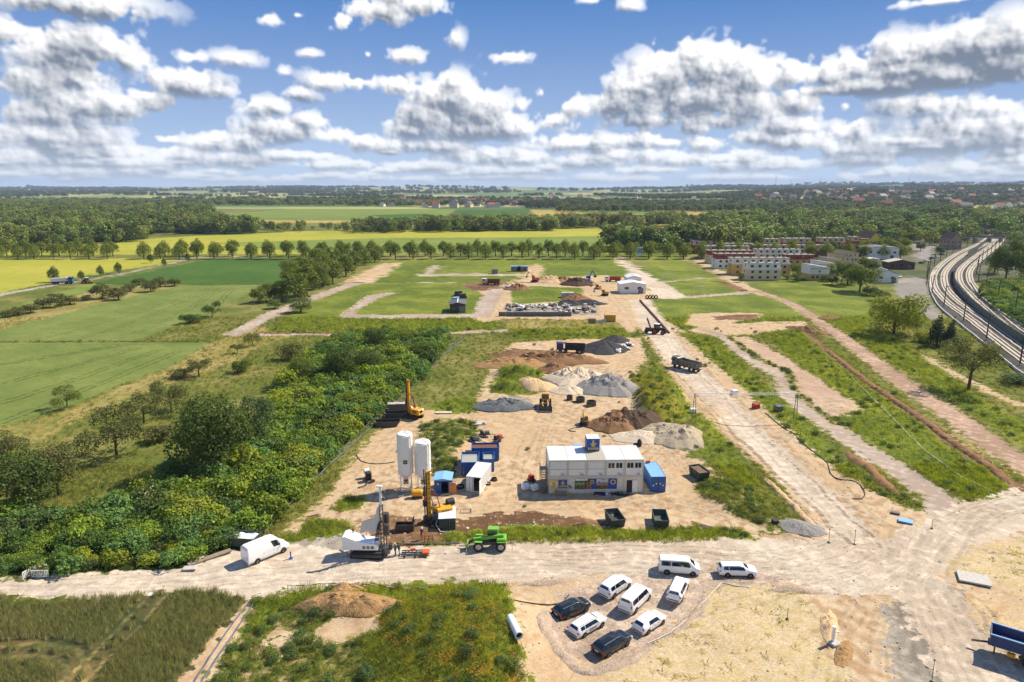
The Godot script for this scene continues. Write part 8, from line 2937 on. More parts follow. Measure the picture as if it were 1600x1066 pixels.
func make_houses() -> void:
	M.flat_roof = worn(srgb(112, 106, 96), srgb(140, 132, 118), 0.9)
	M.cream = worn(srgb(216, 198, 160), srgb(200, 180, 142), 0.85)
	M.ochre = worn(srgb(206, 170, 96), srgb(190, 154, 86), 0.85)
	M.brick = worn(srgb(168, 70, 44), srgb(146, 62, 42), 0.9)
	M.roof_red = worn(srgb(150, 74, 52), srgb(120, 64, 50), 0.85)
	M.roof_grey = worn(srgb(74, 76, 82), srgb(92, 92, 94), 0.7)
	M.roof_brown = worn(srgb(104, 78, 66), srgb(84, 64, 56), 0.85)
	M.roof_tan = worn(srgb(170, 148, 124), srgb(150, 128, 106), 0.8)
	var bl := [[1082, 1122, 396, "red-brick apartment block at the terraces' left end"], [1131, 1165, 394, "red-brick apartment block, second from the terraces' left end"], [1185, 1219, 393, "red-brick apartment block behind the long cream rows"], [1225, 1268, 392, "wide red-brick apartment block with flat attic"], [1282, 1321, 391, "orange-red block behind the stepped terrace"], [1331, 1366, 389, "orange-red block beside the yellow gabled house"]]
	for q in bl:
		terrace(q[3], q[0], q[1], q[2], 9.0, 11.0, M.brick, M.cream, 3, 4)
	terrace("long cream terrace, first row in front of the brick blocks", 1096, 1172, 404, 8.0, 9.0, M.cream, M.cream, 3, 7)
	terrace("long cream terrace with dark roof boxes right of the first row", 1178, 1260, 402, 8.0, 9.0, M.cream, M.cream, 3, 8)
	terrace("cream terrace with brick end wall in the second row", 1107, 1175, 412, 8.0, 9.0, M.cream, M.brick, 3, 6)
	terrace("pale terrace at the right of the second row", 1182, 1252, 410, 8.0, 9.0, M.cream, M.cabin_white, 3, 7)
	terrace("white-gabled terrace in the third row", 1118, 1180, 420, 8.5, 9.0, M.cabin_white, M.brick, 3, 6)
	terrace("ochre terrace with white attic storey in the fourth row", 1143, 1234, 430, 9.0, 9.0, M.ochre, M.cabin_white, 3, 7)
	terrace("cream and ochre terrace fronting the meadow", 1166, 1220, 438, 8.5, 8.0, M.cream, M.cabin_white, 3, 4)
	terrace("brick and cream terrace between the brick blocks and long rows", 1128, 1178, 399, 8.0, 9.0, M.brick, M.cream, 3, 5)
	terrace("ochre terrace behind the stepped houses", 1228, 1272, 420, 8.0, 9.0, M.ochre, M.brick, 3, 4)
	terrace("brick terrace between stepped houses and orange block", 1262, 1300, 402, 8.0, 9.0, M.brick, M.cream, 3, 4)
	# stepped terrace of shed-roofed houses
	var names6 := ["front house of the stepped terrace, blank white gable over ochre ground floor", "second house of the stepped terrace, white wedge roof", "third house of the stepped terrace, white and tan", "fourth house of the stepped terrace, tan roof", "fifth house of the stepped terrace, tan roof and brick", "last house of the stepped terrace beside the orange block"]
	for k in 6:
		var a := at(1262 + k * 13.0, 438 - k * 7.0)
		var o := thing("stepped_house", names6[k], "house", a + V(6.0, 0, 0), .12)
		var w := 11.0
		part("wall", MB.new().box(V(0, 1.6, -4.0), V(w, 3.2, 8.0)), M.ochre if k == 0 else M.cream, o)
		part("upper_wall", MB.new().prism(V(0, 3.2, -4.4), PackedVector2Array([Vector2(-w / 2, 0), Vector2(w / 2, 0), Vector2(w / 2, 3.0), Vector2(-w / 2, 4.8)]), 8.4), [M.cabin_white, M.cabin_white, M.cream, M.cream, M.cream, M.brick][k], o)
		part("roof", MB.new().bar(V(-w / 2 - .3, 8.2, -4.4), V(w / 2 + .3, 6.3, -4.4), 9.0, .25), M.roof_white if k < 3 else M.roof_tan, o)
		part("attic_stripe", MB.new().box(V(0, 6.0, -.17), V(w - .4, .5, .05)), M.ochre, o)
		wall_windows(o, -w / 2 + .6, w / 2 - .6, [1.7], 0.0, 1.4, 1.2, 4, M.cabin_white)
		wall_windows(o, -w / 2 + 1, w / 2 - 1, [4.6], -.2, .8, 1.1, 1 if k == 0 else 3, M.cabin_white)
		part("side_window", MB.new().box(V(w / 2 + .03, 4.6, -4.0), V(.06, 1.2, 2.0)), M.window, o)
	gable_house("gable_house", "yellow house with steep brown tiled roof behind the orange block", at(1355, 389), 0.3, 12.0, 14.0, 13.5, M.yellow_wall, M.roof_brown)
	gable_house("gable_house", "brown half-timbered station house beside the railway bridge", at(1484, 389), 0.2, 11.0, 10.0, 13.0, M.roof_tan, M.roof_brown)
	shed_hall("white_hall", "large white flat hall with dark roof behind the round tree", 1354, 1402, 405, 7.5, 16.0, M.cabin_white, M.roof_grey, -.12, .8)
	shed_hall("timber_hut", "brown timber hut with wide grey roof beside the scrap yard", 1388, 1428, 421, 4.0, 9.0, M.wood_brown, M.roof_dirty, -.1, 1.6)
	shed_hall("white_shed", "small plain white shed between hall and timber hut", 1352, 1374, 418, 5.0, 7.0, M.cabin_white, M.roof_white, .1, .3)
	shed_hall("white_shed", "white shed with dark pitched roof and pale ridge beside the railway", 1368, 1402, 442, 4.2, 11.0, M.cabin_white, M.roof_grey, -.15, 2.2)
	# parked cars in the scrap yard, a car on the road
	var car0: Node3D = null
	for q in [[1404, 434, "silver car parked in the yard beside the dark-roofed shed", .6], [1440, 412, "dark car in the row beside the railway, first", .5], [1448, 409, "silver car in the row beside the railway, second", .5], [1456, 405, "dark car in the row beside the railway, third", .5], [1464, 402, "silver car in the row beside the railway, fourth", .5], [1472, 399, "dark car in the row beside the railway, fifth", .5], [1440, 373, "dark car driving on the pale road by the station", .3], [1255, 438, "dark blue car by the stepped terrace's ochre front", 1.2], [898, 462, "black car parked by the machines in the storage yard", .2], [795, 452, "white van standing on the sand by the storage yard", -.5]]:
		var o := thing("parked_car", q[2], "car", at(q[0], q[1]), q[3])
		var m: Material = M.cabin_white if q[2].begins_with("silver") or q[2].begins_with("white") else M.black
		part("body", MB.new().box(V(0, .62, 0), V(4.4, .62, 1.75), Basis(), .18), m, o)
		part("cabin_glass", MB.new().prism(V(0, 0, 0), PackedVector2Array([Vector2(-1.7, .92), Vector2(1.0, .92), Vector2(.35, 1.42), Vector2(-1.35, 1.42)]), 1.5), M.glass, o)
		part("roof", MB.new().box(V(-.5, 1.44, 0), V(1.65, .06, 1.4), Basis(), .02), m, o)
		for x in [-1.35, 1.35]:
			for z in [-.8, .8]:
				wheel(o, x, z, .32, .2, M.rim)

# ---- things along a line
func along(px: Array, step: float, off := 0.0) -> Array:
	var c := curve_world(px)
	var o := []
	var l := 0.0
	var nxt := 0.0
	for i in c.size() - 1:
		var d := c[i + 1] - c[i]
		var n := d.length()
		while nxt <= l + n:
			var p := c[i] + d * ((nxt - l) / n)
			var s := d.normalized()
			var q := p + Vector2(-s.y, s.x) * off
			o.append([Vector3(q.x, hgt(q.x, q.y), q.y), atan2(-s.y, s.x)])
			nxt += step
		l += n
	return o

func strip(px: Array, off: float, w: float, y0: float, y1: float) -> MB:
	var b := MB.new()
	var ps := along(px, 3.0, off)
	var rings := []
	for q in ps:
		var r := Basis(Vector3.UP, q[1])
		rings.append([q[0] + r * V(0, y0, -w / 2), q[0] + r * V(0, y1, -w / 2), q[0] + r * V(0, y1, w / 2), q[0] + r * V(0, y0, w / 2)])
	for i in rings.size() - 1:
		for k in 3:
			b.quad(rings[i][k], rings[i][k + 1], rings[i + 1][k + 1], rings[i + 1][k])
	return b

func make_railway() -> void:
	var pa := [1720, 632, 1600, 553, 1530, 501, 1487, 470, 1468, 445, 1472, 421, 1500, 398, 1540, 378, 1568, 354]
	var pb := [1720, 596, 1600, 523, 1560, 492, 1527, 463, 1508, 440, 1510, 420, 1532, 400, 1557, 380, 1578, 354]
	M.slab_track = worn(srgb(188, 176, 156), srgb(160, 148, 130), 0.9)
	M.barrier_green = worn(srgb(70, 88, 76), srgb(92, 104, 92), 0.8)
	var tn := ["outer railway track on the curve's town side", "inner railway track on the curve's town side", "inner railway track on the curve's wooded side", "outer railway track on the curve's wooded side"]
	for k in 4:
		var p: Array = pa if k < 2 else pb
		var off: float = [-2.4, 2.4, -2.4, 2.4][k]
		var o := thing("railway_track", tn[k], "railway track")
		part("track_slab", strip(p, off, 3.3, 0.02, 0.22), M.slab_track, o)
		for s in [-.75, .75]:
			part("rail", strip(p, off + s, .28, .2, .40), M.dark, o)
	var w := thing("noise_barrier", "grey-green noise barrier wall curving between the two pairs of tracks", "wall")
	var bx := [1700, 604, 1625, 556, 1570, 520, 1530, 489, 1502, 462, 1490, 440, 1492, 424]
	var ps := along(bx, 4.0)
	for i in ps.size() - 1:
		var a: Vector3 = ps[i][0]
		var b: Vector3 = ps[i + 1][0]
		part("panel", MB.new().box((a + b) / 2 + V(0, 1.5, 0), V(a.distance_to(b) - .2, 3.0, .16), Basis(Vector3.UP, heading(a, b))), M.barrier_green, w)
		part("post", MB.new().box(a + V(0, 1.6, 0), V(.24, 3.2, .24)), M.steel, w)
	var w2 := thing("noise_barrier", "dark green barrier wall beyond the tracks' bend towards the bridges", "wall")
	ps = along([1512, 400, 1530, 388, 1545, 376], 4.0)
	for i in ps.size() - 1:
		var a: Vector3 = ps[i][0]
		var b: Vector3 = ps[i + 1][0]
		part("panel", MB.new().box((a + b) / 2 + V(0, 1.6, 0), V(a.distance_to(b) - .2, 3.2, .16), Basis(Vector3.UP, heading(a, b))), M.barrier_green, w2)
		part("post", MB.new().box(a + V(0, 1.7, 0), V(.24, 3.4, .24)), M.steel, w2)
	solo("parapet_wall", strip([1700, 655, 1600, 588, 1560, 556, 1490, 500, 1464, 476, 1453, 450, 1458, 428, 1482, 406, 1520, 384], 0, .35, -.2, .7), M.concrete, "white concrete edge wall on the railway's town side", "wall")
	solo("parapet_wall", strip([1700, 572, 1600, 512, 1560, 487, 1530, 462, 1517, 442], 0, .5, -.2, .8), M.concrete, "white concrete edge wall on the railway's wooded side", "wall")
	# masts with arms along both edges of the line
	for side in 2:
		var lb: String = ["grey catenary mast in the row along the town-side tracks", "grey catenary mast in the row along the wooded-side tracks"][side]
		for q in along(pa if side == 0 else pb, 34.0, -5.6 if side == 0 else 5.6):
			var o := thing("catenary_mast", lb, "mast", q[0], q[1], ["catenary masts on the town side", "catenary masts on the wooded side"][side])
			var s := 1.0 if side == 0 else -1.0
			part("pole", MB.new().tube(V(0, 0, 0), V(0, 9.0, 0), .22, .15, 8), M.dark_steel, o)
			part("arm", MB.new().tube(V(0, 8.2, 0), V(0, 8.5, s * 4.0), .07, .06, 6), M.steel, o)
			part("arm", MB.new().tube(V(0, 6.8, 0), V(0, 8.4, s * 4.0), .06, .05, 6), M.steel, o)
			part("insulator", MB.new().tube(V(0, 8.2, s * .5), V(0, 8.25, s * .9), .13, .13, 8), M.roof_brown, o)
			part("footing", MB.new().box(V(0, .2, 0), V(.7, .5, .7), Basis(), .04), M.concrete, o)
		for off in [-2.4, 2.4]:
			var ps2 := []
			for q in along(pa if side == 0 else pb, 17.0, off):
				ps2.append(q[0] + V(0, 6.4, 0))
			solo("overhead_wire", MB.new().pipe(ps2, .035, 4), M.dark, ["contact wire above the %s town-side track" % ["outer", "inner"][int(off > 0)], "contact wire above the %s wooded-side track" % ["inner", "outer"][int(off > 0)]][side], "wire")
	# bridges
	for q in [[1492, 1600, 366, 5.5, "long pale road bridge crossing the far tracks"], [1494, 1566, 379, 4.5, "slim footbridge crossing the tracks by the station house"]]:
		var a := at(q[0], q[2])
		var b := at(q[1], q[2])
		var o := thing("bridge", q[4], "bridge", (a + b) / 2)
		var l := a.distance_to(b)
		part("deck", MB.new().box(V(0, q[3], 0), V(l, .9, 5.0), Basis(), .05), M.concrete, o)
		for z in [-2.4, 2.4]:
			part("parapet", MB.new().box(V(0, q[3] + .95, z), V(l, 1.0, .12)), M.steel, o)
		for x in [-.42, -.1, .22, .45]:
			part("pier", MB.new().box(V(x * l, q[3] / 2, 0), V(1.2, q[3] - .9, 3.4)), M.concrete, o)
	# clipped hedge on the bank
	var hb := MB.new()
	var r := RandomNumberGenerator.new()
	r.seed = 77
	var hp := [on(1576, 452), on(1640, 500), on(1700, 540)]
	for s in 2:
		for k in 1800:
			var t := r.randf()
			var c: Vector3 = hp[s].lerp(hp[s + 1], t)
			var side := r.randf() * 3.0
			var p := c + (V(r.randf_range(-1.6, 1.6), 4.6 + r.randf() * .3, r.randf_range(-1.6, 1.6)) if side < 1.2 else V(r.randf_range(-1.6, 1.6), r.randf() * 4.6, 1.7 + r.randf() * .2))
			var n := V(r.randfn(), r.randfn() + .6, r.randfn() + .4).normalized()
			var u := n.cross(V(r.randfn(), r.randfn(), r.randfn())).normalized() * .35
			var vv := n.cross(u) * .7
			var sh := r.randf_range(.75, 1.25)
			hb.col = Color(sh, sh, sh)
			hb.quad(p - u - vv, p + u - vv, p + u + vv, p - u + vv)
	hb.use_col = true
	solo("clipped_hedge", hb, M.leaf_lime, "tall clipped green hedge on the bank above the railway", "hedge")

# ---- horizon
func land(x: float, z: float) -> float:
	if z > -1550.0:
		return hgt(x, z)
	var d := -z
	var t := clampf((d - 1550.0) / 1800.0, 0.0, 1.0)
	t = t * t * (3.0 - 2.0 * t)
	var rx := clampf((x / d - 0.18) / 0.35, 0.0, 1.0)
	rx = rx * rx * (3.0 - 2.0 * rx)
	var far := clampf((d - 5000.0) / 3500.0, 0.0, 1.0)
	var n := smp(nz_a, x * .06, z * .06)
	var n2 := smp(nz_a, x * .021 + 90.0, z * .021)
	return 0.4 + t * (rx * (27.0 + 16.0 * n) + (n - .35) * 14.0) + far * (n2 * 75.0 - 12.0)

func make_horizon() -> void:
	# hills: one sheet of rolling country with fields
	var b := MB.new()
	b.use_col = true
	var rows := 90
	var cols := 150
	var ids := []
	var fields := [Color(.17, .22, .07), Color(.24, .25, .09), Color(.34, .30, .13), Color(.11, .17, .06), Color(.08, .13, .05), Color(.30, .30, .10)]
	for j in rows + 1:
		var d := 1520.0 * pow(9.6, float(j) / rows)
		for i in cols + 1:
			var x := (float(i) / cols * 2.0 - 1.0) * (d * .95 + 200.0)
			var z := -d
			var f: Color = fields[(hash(Vector2i(int(floor(x / 330.0 + d * .001)), int(floor(d / 420.0)))) & 0xffff) % 6]
			b.col = f * (0.85 + 0.3 * smp(nz_b, x * .3, z * .3))
			ids.append(b.pt(Vector3(x, land(x, z), z), Vector3(land(x - 40, z) - land(x + 40, z), 80.0, land(x, z - 40) - land(x, z + 40)).normalized()))
	for j in rows:
		for i in cols:
			var k := j * (cols + 1) + i
			b.ix.append_array([ids[k], ids[k + 1], ids[k + cols + 1], ids[k + 1], ids[k + cols + 2], ids[k + cols + 1]])
	var hm := mat(Color.WHITE, 0.95, 0.0, 0.2)
	hm.vertex_color_use_as_albedo = true
	var o := MeshInstance3D.new()
	o.name = "hills"
	o.mesh = b.mesh(hm)
	add_child(o)
	o.set_meta("kind", "structure")
	# far woods and tree lines, in strips across the country
	var r := RandomNumberGenerator.new()
	r.seed = 600
	var xs := []
	var cs := []
	for k in 120:
		var d := 1560.0 * pow(6.0, r.randf())
		var cx := r.randf_range(-.9, .9) * d
		var len := r.randf_range(120.0, 620.0) * (d / 2500.0)
		var wid := r.randf_range(14.0, 70.0) * (d / 2500.0)
		if cx / d > .22 and d < 4500.0:
			wid *= 2.5
		var n := int(len * wid / 260.0 / pow(d / 1600.0, 1.2)) + 12
		for q in mini(n, 260):
			var x := cx + r.randf_range(-.5, .5) * len
			var z := -d + r.randf_range(-.5, .5) * wid + (x - cx) * .12
			var s := r.randf_range(.75, 1.35) * clampf(d / 3000.0, 1.0, 2.2)
			xs.append(Transform3D(Basis(Vector3.UP, r.randf() * TAU).scaled(Vector3(s * 1.3, s, s * 1.3)), Vector3(x, land(x, z) - .5, z)))
			var v := r.randf_range(.7, 1.3)
			cs.append(Color(.105, .135, .038) * v)
	stuff("far_woods", M.wood_tree, xs, cs, "dark tree belts and copses scattered over the far plain", "woodland")
	wood("wooded hill with scattered roofs above the town", outline2(.30, 1.05, 1650.0, 3600.0), 24.0, 12.0, Color(.095, .125, .036), 71, "wooded_hill")
	wood("trees among the far village houses", outline2(-.22, .06, 1750.0, 2700.0), 26.0, 10.0, Color(.11, .145, .04), 72)
	wood("dark wood in front of the far town", outline2(.02, .34, 1520.0, 1950.0), 14.0, 12.0, Color(.080, .108, .032), 73)
	# village and town houses
	var walls := [M.cabin_white, M.cream, M.cabin_white, M.beige]
	var roofs := [M.roof_red, M.roof_grey, M.roof_brown, M.roof_red]
	var protos_h := []
	for k in 4:
		var h := gable_house("far_house", "pale gabled house with %s roof in the far village" % ["red", "dark grey", "brown", "bright red"][k], Vector3(0, -500, 0), 0, 9.0, 11.0, 8.5, walls[k], roofs[k], "houses of the far village", false)
		protos_h.append(h)
	var used := {}
	var spots := []
	for k in 95:
		var d := r.randf_range(1600.0, 2500.0)
		spots.append([r.randf_range(-.20, .04) * d, -d, "far village"])
	for k in 40:
		var d := r.randf_range(1900.0, 3000.0)
		spots.append([r.randf_range(.04, .30) * d, -d, "far village"])
	for k in 110:
		var d := r.randf_range(1500.0, 3000.0)
		spots.append([r.randf_range(.34, .80) * d, -d, "hill town"])
	for s in spots:
		var k := r.randi() % 4
		var p := Vector3(s[0], land(s[0], s[1]), s[1])
		var turn := r.randf_range(-.5, .5) + (PI / 2 if r.randf() < .5 else 0.0)
		var c: Node3D
		var lb := "pale gabled house with %s roof in the %s" % [["red", "dark grey", "brown", "bright red"][k], s[2]]
		if not used.has(k):
			used[k] = true
			c = protos_h[k]
			c.position = p
			c.rotation.y = turn
			c.set_meta("label", lb)
		else:
			c = copy(protos_h[k], p, turn, lb, "houses of the " + s[2])
		c.set_meta("group", "houses of the " + s[2])
		c.scale = Vector3.ONE * (r.randf_range(1.3, 2.2) if s[2] == "hill town" else r.randf_range(1.0, 1.7))
	# two long sheds and the red-roofed farm
	for q in [[412, 301, 60.0, M.cabin_white, "long white shed on the far plain"], [473, 302, 45.0, M.roof_red, "long red-roofed barn on the far plain"], [540, 302, 50.0, M.cabin_white, "second white shed on the far plain"]]:
		var p := at(q[0], q[1] + 1.0)
		var o2 := thing("farm_shed", q[4], "barn", V(p.x, land(p.x, p.z), p.z))
		part("wall", MB.new().box(V(0, 4, 0), V(q[2], 8, 24)), M.cabin_white, o2)
		part("roof", MB.new().prism(V(0, 8, 0), PackedVector2Array([Vector2(-q[2] / 2 - 1, 0), Vector2(q[2] / 2 + 1, 0), Vector2(q[2] / 2, 5), Vector2(-q[2] / 2, 5)]), 26), q[3], o2)
	# tower blocks on the ridge
	for q in [[1388, 28, 30], [1396, 34, 24], [1404, 30, 40], [1414, 26, 26], [1455, 32, 14], [1500, 24, 16], [1512, 26, 14]]:
		var x: float = (q[0] - 800.0) / F * 4600.0
		var o3 := thing("tower_block", "dark tower block on the wooded ridge above the town", "building", V(x, land(x, -4500.0), -4500.0), .2, "tower blocks on the ridge")
		part("wall", MB.new().box(V(0, q[1] * .5, 0), V(q[2], q[1], 18)), M.roof_grey, o3)
		part("roof_house", MB.new().box(V(2, q[1] + 2, 0), V(8, 4, 8)), M.roof_grey, o3)
	# wind turbines
	var first: Node3D = null
	for q in [[409, 118, 0.3], [420, 90, 1.0], [436, 92, 0.7], [467, 112, 0.1], [475, 85, 1.4], [502, 108, 0.5], [532, 80, 0.9], [580, 85, 0.2], [1182, 120, 0.6], [1204, 90, 0.2], [1246, 95, 1.1], [1353, 90, .4], [1375, 90, .8]]:
		var x: float = (q[0] - 800.0) / F * 8200.0 / cos(PITCH)
		var p := Vector3(x, land(x, -8000.0), -8000.0)
		if first == null:
			first = thing("wind_turbine", "slender pale wind turbine on the horizon", "wind turbine", p, 0, "wind turbines on the horizon")
			part("tower", MB.new().tube(V(0, 0, 0), V(0, 100, 0), 2.6, 1.6, 10), M.cabin_white, first)
			part("nacelle", MB.new().box(V(0, 101, 1), V(4, 4, 10), Basis(), .6), M.cabin_white, first)
			for k in 3:
				var a := TAU * k / 3.0 + .4
				part("blade", MB.new().bar(V(0, 101, 6.5), V(cos(a) * 45, 101 + sin(a) * 45, 6.5), 2.4, .5), M.cabin_white, first)
			first.scale = Vector3.ONE * q[1] / 100.0
		else:
			var c := copy(first, p, q[2], "", "wind turbines on the horizon")
			c.scale = Vector3.ONE * q[1] / 100.0

func outline2(a0: float, a1: float, d0: float, d1: float) -> PackedVector2Array:
	return PackedVector2Array([Vector2(a0 * d0, -d0), Vector2(a1 * d0, -d0), Vector2(a1 * d1, -d1), Vector2(a0 * d1, -d1)])
# ---------------------------------------------------------------- small things about the place
func line_pipe(called: String, label: String, category: String, px: Array, r: float, m: Material, y := 0.06) -> void:
	var b := MB.new()
	var ps := []
	for q in along(px, 1.6):
		ps.append(q[0] + V(0, y, 0))
	b.pipe(ps, r, 6)
	solo(called, b, m, label, category)

func make_small() -> void:
	# twin pipes along the thicket and beside the corn
	line_pipe("supply_pipe", "grey supply pipe running along the thicket, outer of the pair", "pipe", [728, 530, 690, 562, 640, 612, 560, 690, 500, 745, 440, 805, 408, 845], .11, M.chrome, .5)
	line_pipe("supply_pipe", "grey supply pipe running along the thicket, inner of the pair", "pipe", [722, 528, 682, 562, 632, 612, 550, 690, 490, 745, 430, 805, 400, 843], .09, M.chrome, .45)
	line_pipe("supply_pipe", "grey pipe between corn and weeds, corn side of the pair", "pipe", [392, 940, 360, 985, 330, 1028, 296, 1085], .08, M.chrome, .3)
	line_pipe("supply_pipe", "grey pipe between corn and weeds, weed side of the pair", "pipe", [400, 940, 368, 990, 338, 1034, 306, 1085], .08, M.chrome, .25)
	line_pipe("black_hose", "long black hose looping over the sand beside the pale road", "hose", [1196, 646, 1235, 678, 1262, 700, 1292, 722, 1298, 742, 1318, 753, 1342, 760, 1352, 772, 1346, 781, 1328, 779], .09, M.hose)
	line_pipe("black_hose", "black hose lying left of the parked black estate", "hose", [798, 955, 830, 950, 870, 945, 886, 936, 892, 924], .07, M.hose)
	line_pipe("black_hose", "black hose curving over the sand to the silos", "hose", [557, 712, 565, 722, 590, 726, 618, 722], .07, M.hose)
	line_pipe("cable_line", "pale cable laid along the car park's gravel rim", "cable", [1128, 911, 1110, 930, 1085, 955, 1050, 985, 1010, 1003], .06, M.beige)
	line_pipe("cable_line", "pale cable lying along the road edge beside the straw field", "cable", [1128, 911, 1150, 917, 1180, 920], .06, M.beige)
	line_pipe("cable_line", "pale string laid over the meadow beside the brown ridge", "cable", [1330, 590, 1380, 640, 1440, 700, 1500, 745, 1560, 775], .04, M.cabin_white, .25)
	# plastic barriers by the thicket
	var bf := thing("barrier_fence", "white plastic barrier panels with a red striped board by the thicket", "barrier", on(63, 903), .02)
	for k in 2:
		var t := Basis(Vector3.UP, [0.0, 1.3][k])
		var c: Vector3 = [V(0, 0, 0), V(-1.5, 0, -.5)][k]
		part("panel_frame", MB.new().bar(c + t * V(-1, .12, 0), c + t * V(1, .12, 0), .08).bar(c + t * V(-1, 1.0, 0), c + t * V(1, 1.0, 0), .08), M.cabin_white, bf)
		for j in 11:
			part("slat", MB.new().box(c + t * V(-1 + j * .2, .56, 0), V(.1, .9, .04), t), M.cabin_white, bf)
		for x in [-.7, .7]:
			part("foot", MB.new().box(c + t * V(x, .05, 0), V(.3, .1, .7), t), M.dark, bf)
	for k in 5:
		part("stripe", MB.new().box(V(-.7 + k * .34, 1.22 + k * .09, -.3), V(.36, .24, .03), Basis(Vector3.BACK, .26)), M.red if k % 2 else M.cabin_white, bf)
	# planks and slabs
	for q in [[328, 873, .75, 5.5, .8, M.old_wood, "long pale timber plank lying beside the white panel van"], [297, 890, .1, 1.6, .9, M.concrete, "small concrete slab lying at the thicket's edge"], [1521, 906, -.42, 3.4, 2.6, M.concrete, "large pale concrete slab lying right of the junction"], [1415, 816, -.55, 1.9, 1.3, M.light_blue, "blue-grey sheeted pallet on the sand wedge"], [1399, 803, -.5, 1.2, .7, M.steel, "flat grey cover plate on the sand wedge"], [693, 646, 0, 3.5, 1.0, M.beige, "pale mat lying between skips and grey mud heap"]]:
		var o := thing("ground_slab", q[6], "slab", on(q[0], q[1]), q[2])
		part("slab_top", MB.new().box(V(0, .2, 0), V(q[3], .2, q[4]), Basis(), .03), q[5], o)
		part("slab_bearer", MB.new().box(V(0, .06, 0), V(q[3] * .9, .12, q[4] * .8)), M.dark_steel, o)
	var cp := thing("concrete_pipe", "white concrete pipe end sticking out beside the poppy bank", "pipe", on(804, 985), .3)
	part("barrel", MB.new().lathe(V(0, .45, 0), [Vector2(.34, -1.6), Vector2(.44, -1.6), Vector2(.44, 1.6), Vector2(.34, 1.6), Vector2(.34, -1.6)], 18, Basis(Vector3.RIGHT, PI / 2)), M.silo, cp)
	part("bore", MB.new().tube(V(0, .45, 1.3), V(0, .45, 1.35), .34, .34, 16), M.dark, cp)
	# white standpipe in its pit, curved ditch
	var sp := thing("standpipe", "white standing pipe with side branch over a sandy pit", "pipe", on(1301, 1005), 0)
	part("riser", MB.new().tube(V(0, 0, 0), V(0, 1.9, 0), .17, .17, 14), M.silo, sp)
	part("cap", MB.new().tube(V(0, 1.9, 0), V(0, 2.02, 0), .20, .20, 14), M.silo, sp)
	part("branch", MB.new().tube(V(0, 1.45, 0), V(.5, 1.4, .1), .08, .08, 8), M.silo, sp)
	part("collar", MB.new().box(V(.1, .12, .2), V(1.1, .3, .9), Basis(Vector3.UP, .4), .08), M.concrete, sp)
	heap("pit_rim", "low rim of dug sand around the white standpipe", "sand heap", 1296, 978, 1.0, 3.4, -.45, .55, M.sand_heap, 61, 1.3, .3)
	heap("pit_rim", "second low sand rim below the white standpipe", "sand heap", 1318, 1022, .9, 2.6, -.6, .45, M.clod_heap, 62, 1.3, .3)
	# posts, poles, stakes
	for q in [[1295, 848, 1.9, "thin grey survey pole by the trench's end"], [1335, 851, 2.0, "second survey pole with flat foot by the road"], [1230, 968, 1.2, "forked dead stake on the straw field"], [1456, 1066, 2.4, "thin grey rod standing on the hardstanding"], [1456, 826, 1.1, "dark marker stakes at the junction's sand wedge"], [986, 646, 2.2, "dark camera post behind the brown heaps"], [1012, 556, 2.6, "thin wooden post by the long bank's end"]]:
		var o := thing("survey_pole", q[3], "pole", on(q[0], q[1]), q[2])
		part("shaft", MB.new().tube(V(0, 0, 0), V(.05, q[2], 0), .035, .03, 6), M.dark_steel, o)
		part("foot", MB.new().box(V(0, .05, 0), V(.4, .08, .3), Basis(), .02), M.dark, o)
		part("tip", MB.new().box(V(.05, q[2] + .06, 0), V(.16, .12, .1)), M.trim, o)
	# overhead guard across the roads
	var a := on(1084, 655)
	var b := on(1238, 655)
	var og := thing("height_guard", "pale overhead guard rope on two posts across the pale roads", "barrier", a)
	var w := b.x - a.x
	for x in [0.0, w]:
		for s in [-.4, .4]:
			part("post", MB.new().bar(V(x + s, 0, 0), V(x + s * .3, 5.6, 0), .1), M.steel, og)
		for k in 6:
			part("brace", MB.new().bar(V(x - .36 + k * .04, .5 + k * .8, 0), V(x + .34 - k * .04, .9 + k * .8, 0), .05), M.steel, og)
	part("rope", MB.new().tube(V(-2, 5.6, 0), V(w + .5, 5.6, 0), .07, .07, 6), M.cabin_white, og)
	part("rope", MB.new().tube(V(-2, 5.25, 0), V(w + .5, 5.25, 0), .05, .05, 6), M.cabin_white, og)
	# small tanks and boxes
	for q in [[1083, 645, .9, M.cabin_white, "grey-white box on the bank under the guard rope"], [1181, 638, 1.0, M.red, "red drum stand beside the pale road"], [1147, 616, 1.0, M.cabin_white, "white bag on the verge beside the pale road"], [1216, 642, 1.2, M.steel, "grey pump box at the black hose's start"], [1360, 768, .1, M.soil, "dark shaft lid beside the black hose"], [882, 465, 2.2, M.concrete, "pale concrete cube at the green bank's foot, left one"], [892, 465, 2.2, M.concrete, "pale concrete cube at the green bank's foot, right one"], [773, 428, 2.6, M.steel, "grey water tank standing in the grass plots"], [1211, 818, .5, M.dark, "dark crate at the sandy bank's end"]]:
		var o := thing("site_box", q[4], "box", on(q[0], q[1]), rng.randf() * .6)
		part("body", MB.new().box(V(0, q[2] * .5 + .06, 0), V(q[2] * 1.1 + .3, q[2], q[2] * .9 + .3), Basis(), .06), q[3], o)
		part("base", MB.new().box(V(0, .04, 0), V(q[2] + .4, .08, q[2] + .2)), M.dark_steel, o)
	# black tyres by the long road's crossing
	for k in 4:
		var t := MB.new()
		t.lathe(V(0, .8, 0), [Vector2(.45, -.3), Vector2(.8, -.3), Vector2(.85, 0), Vector2(.8, .3), Vector2(.45, .3)], 16, Basis(Vector3.RIGHT, PI / 2))
		solo("standing_tyre", t, M.tyre, "big black tyre in the row standing beside the crossing", "tyre", on(1011 + k * 4.6, 467), .1, "tyres beside the crossing")
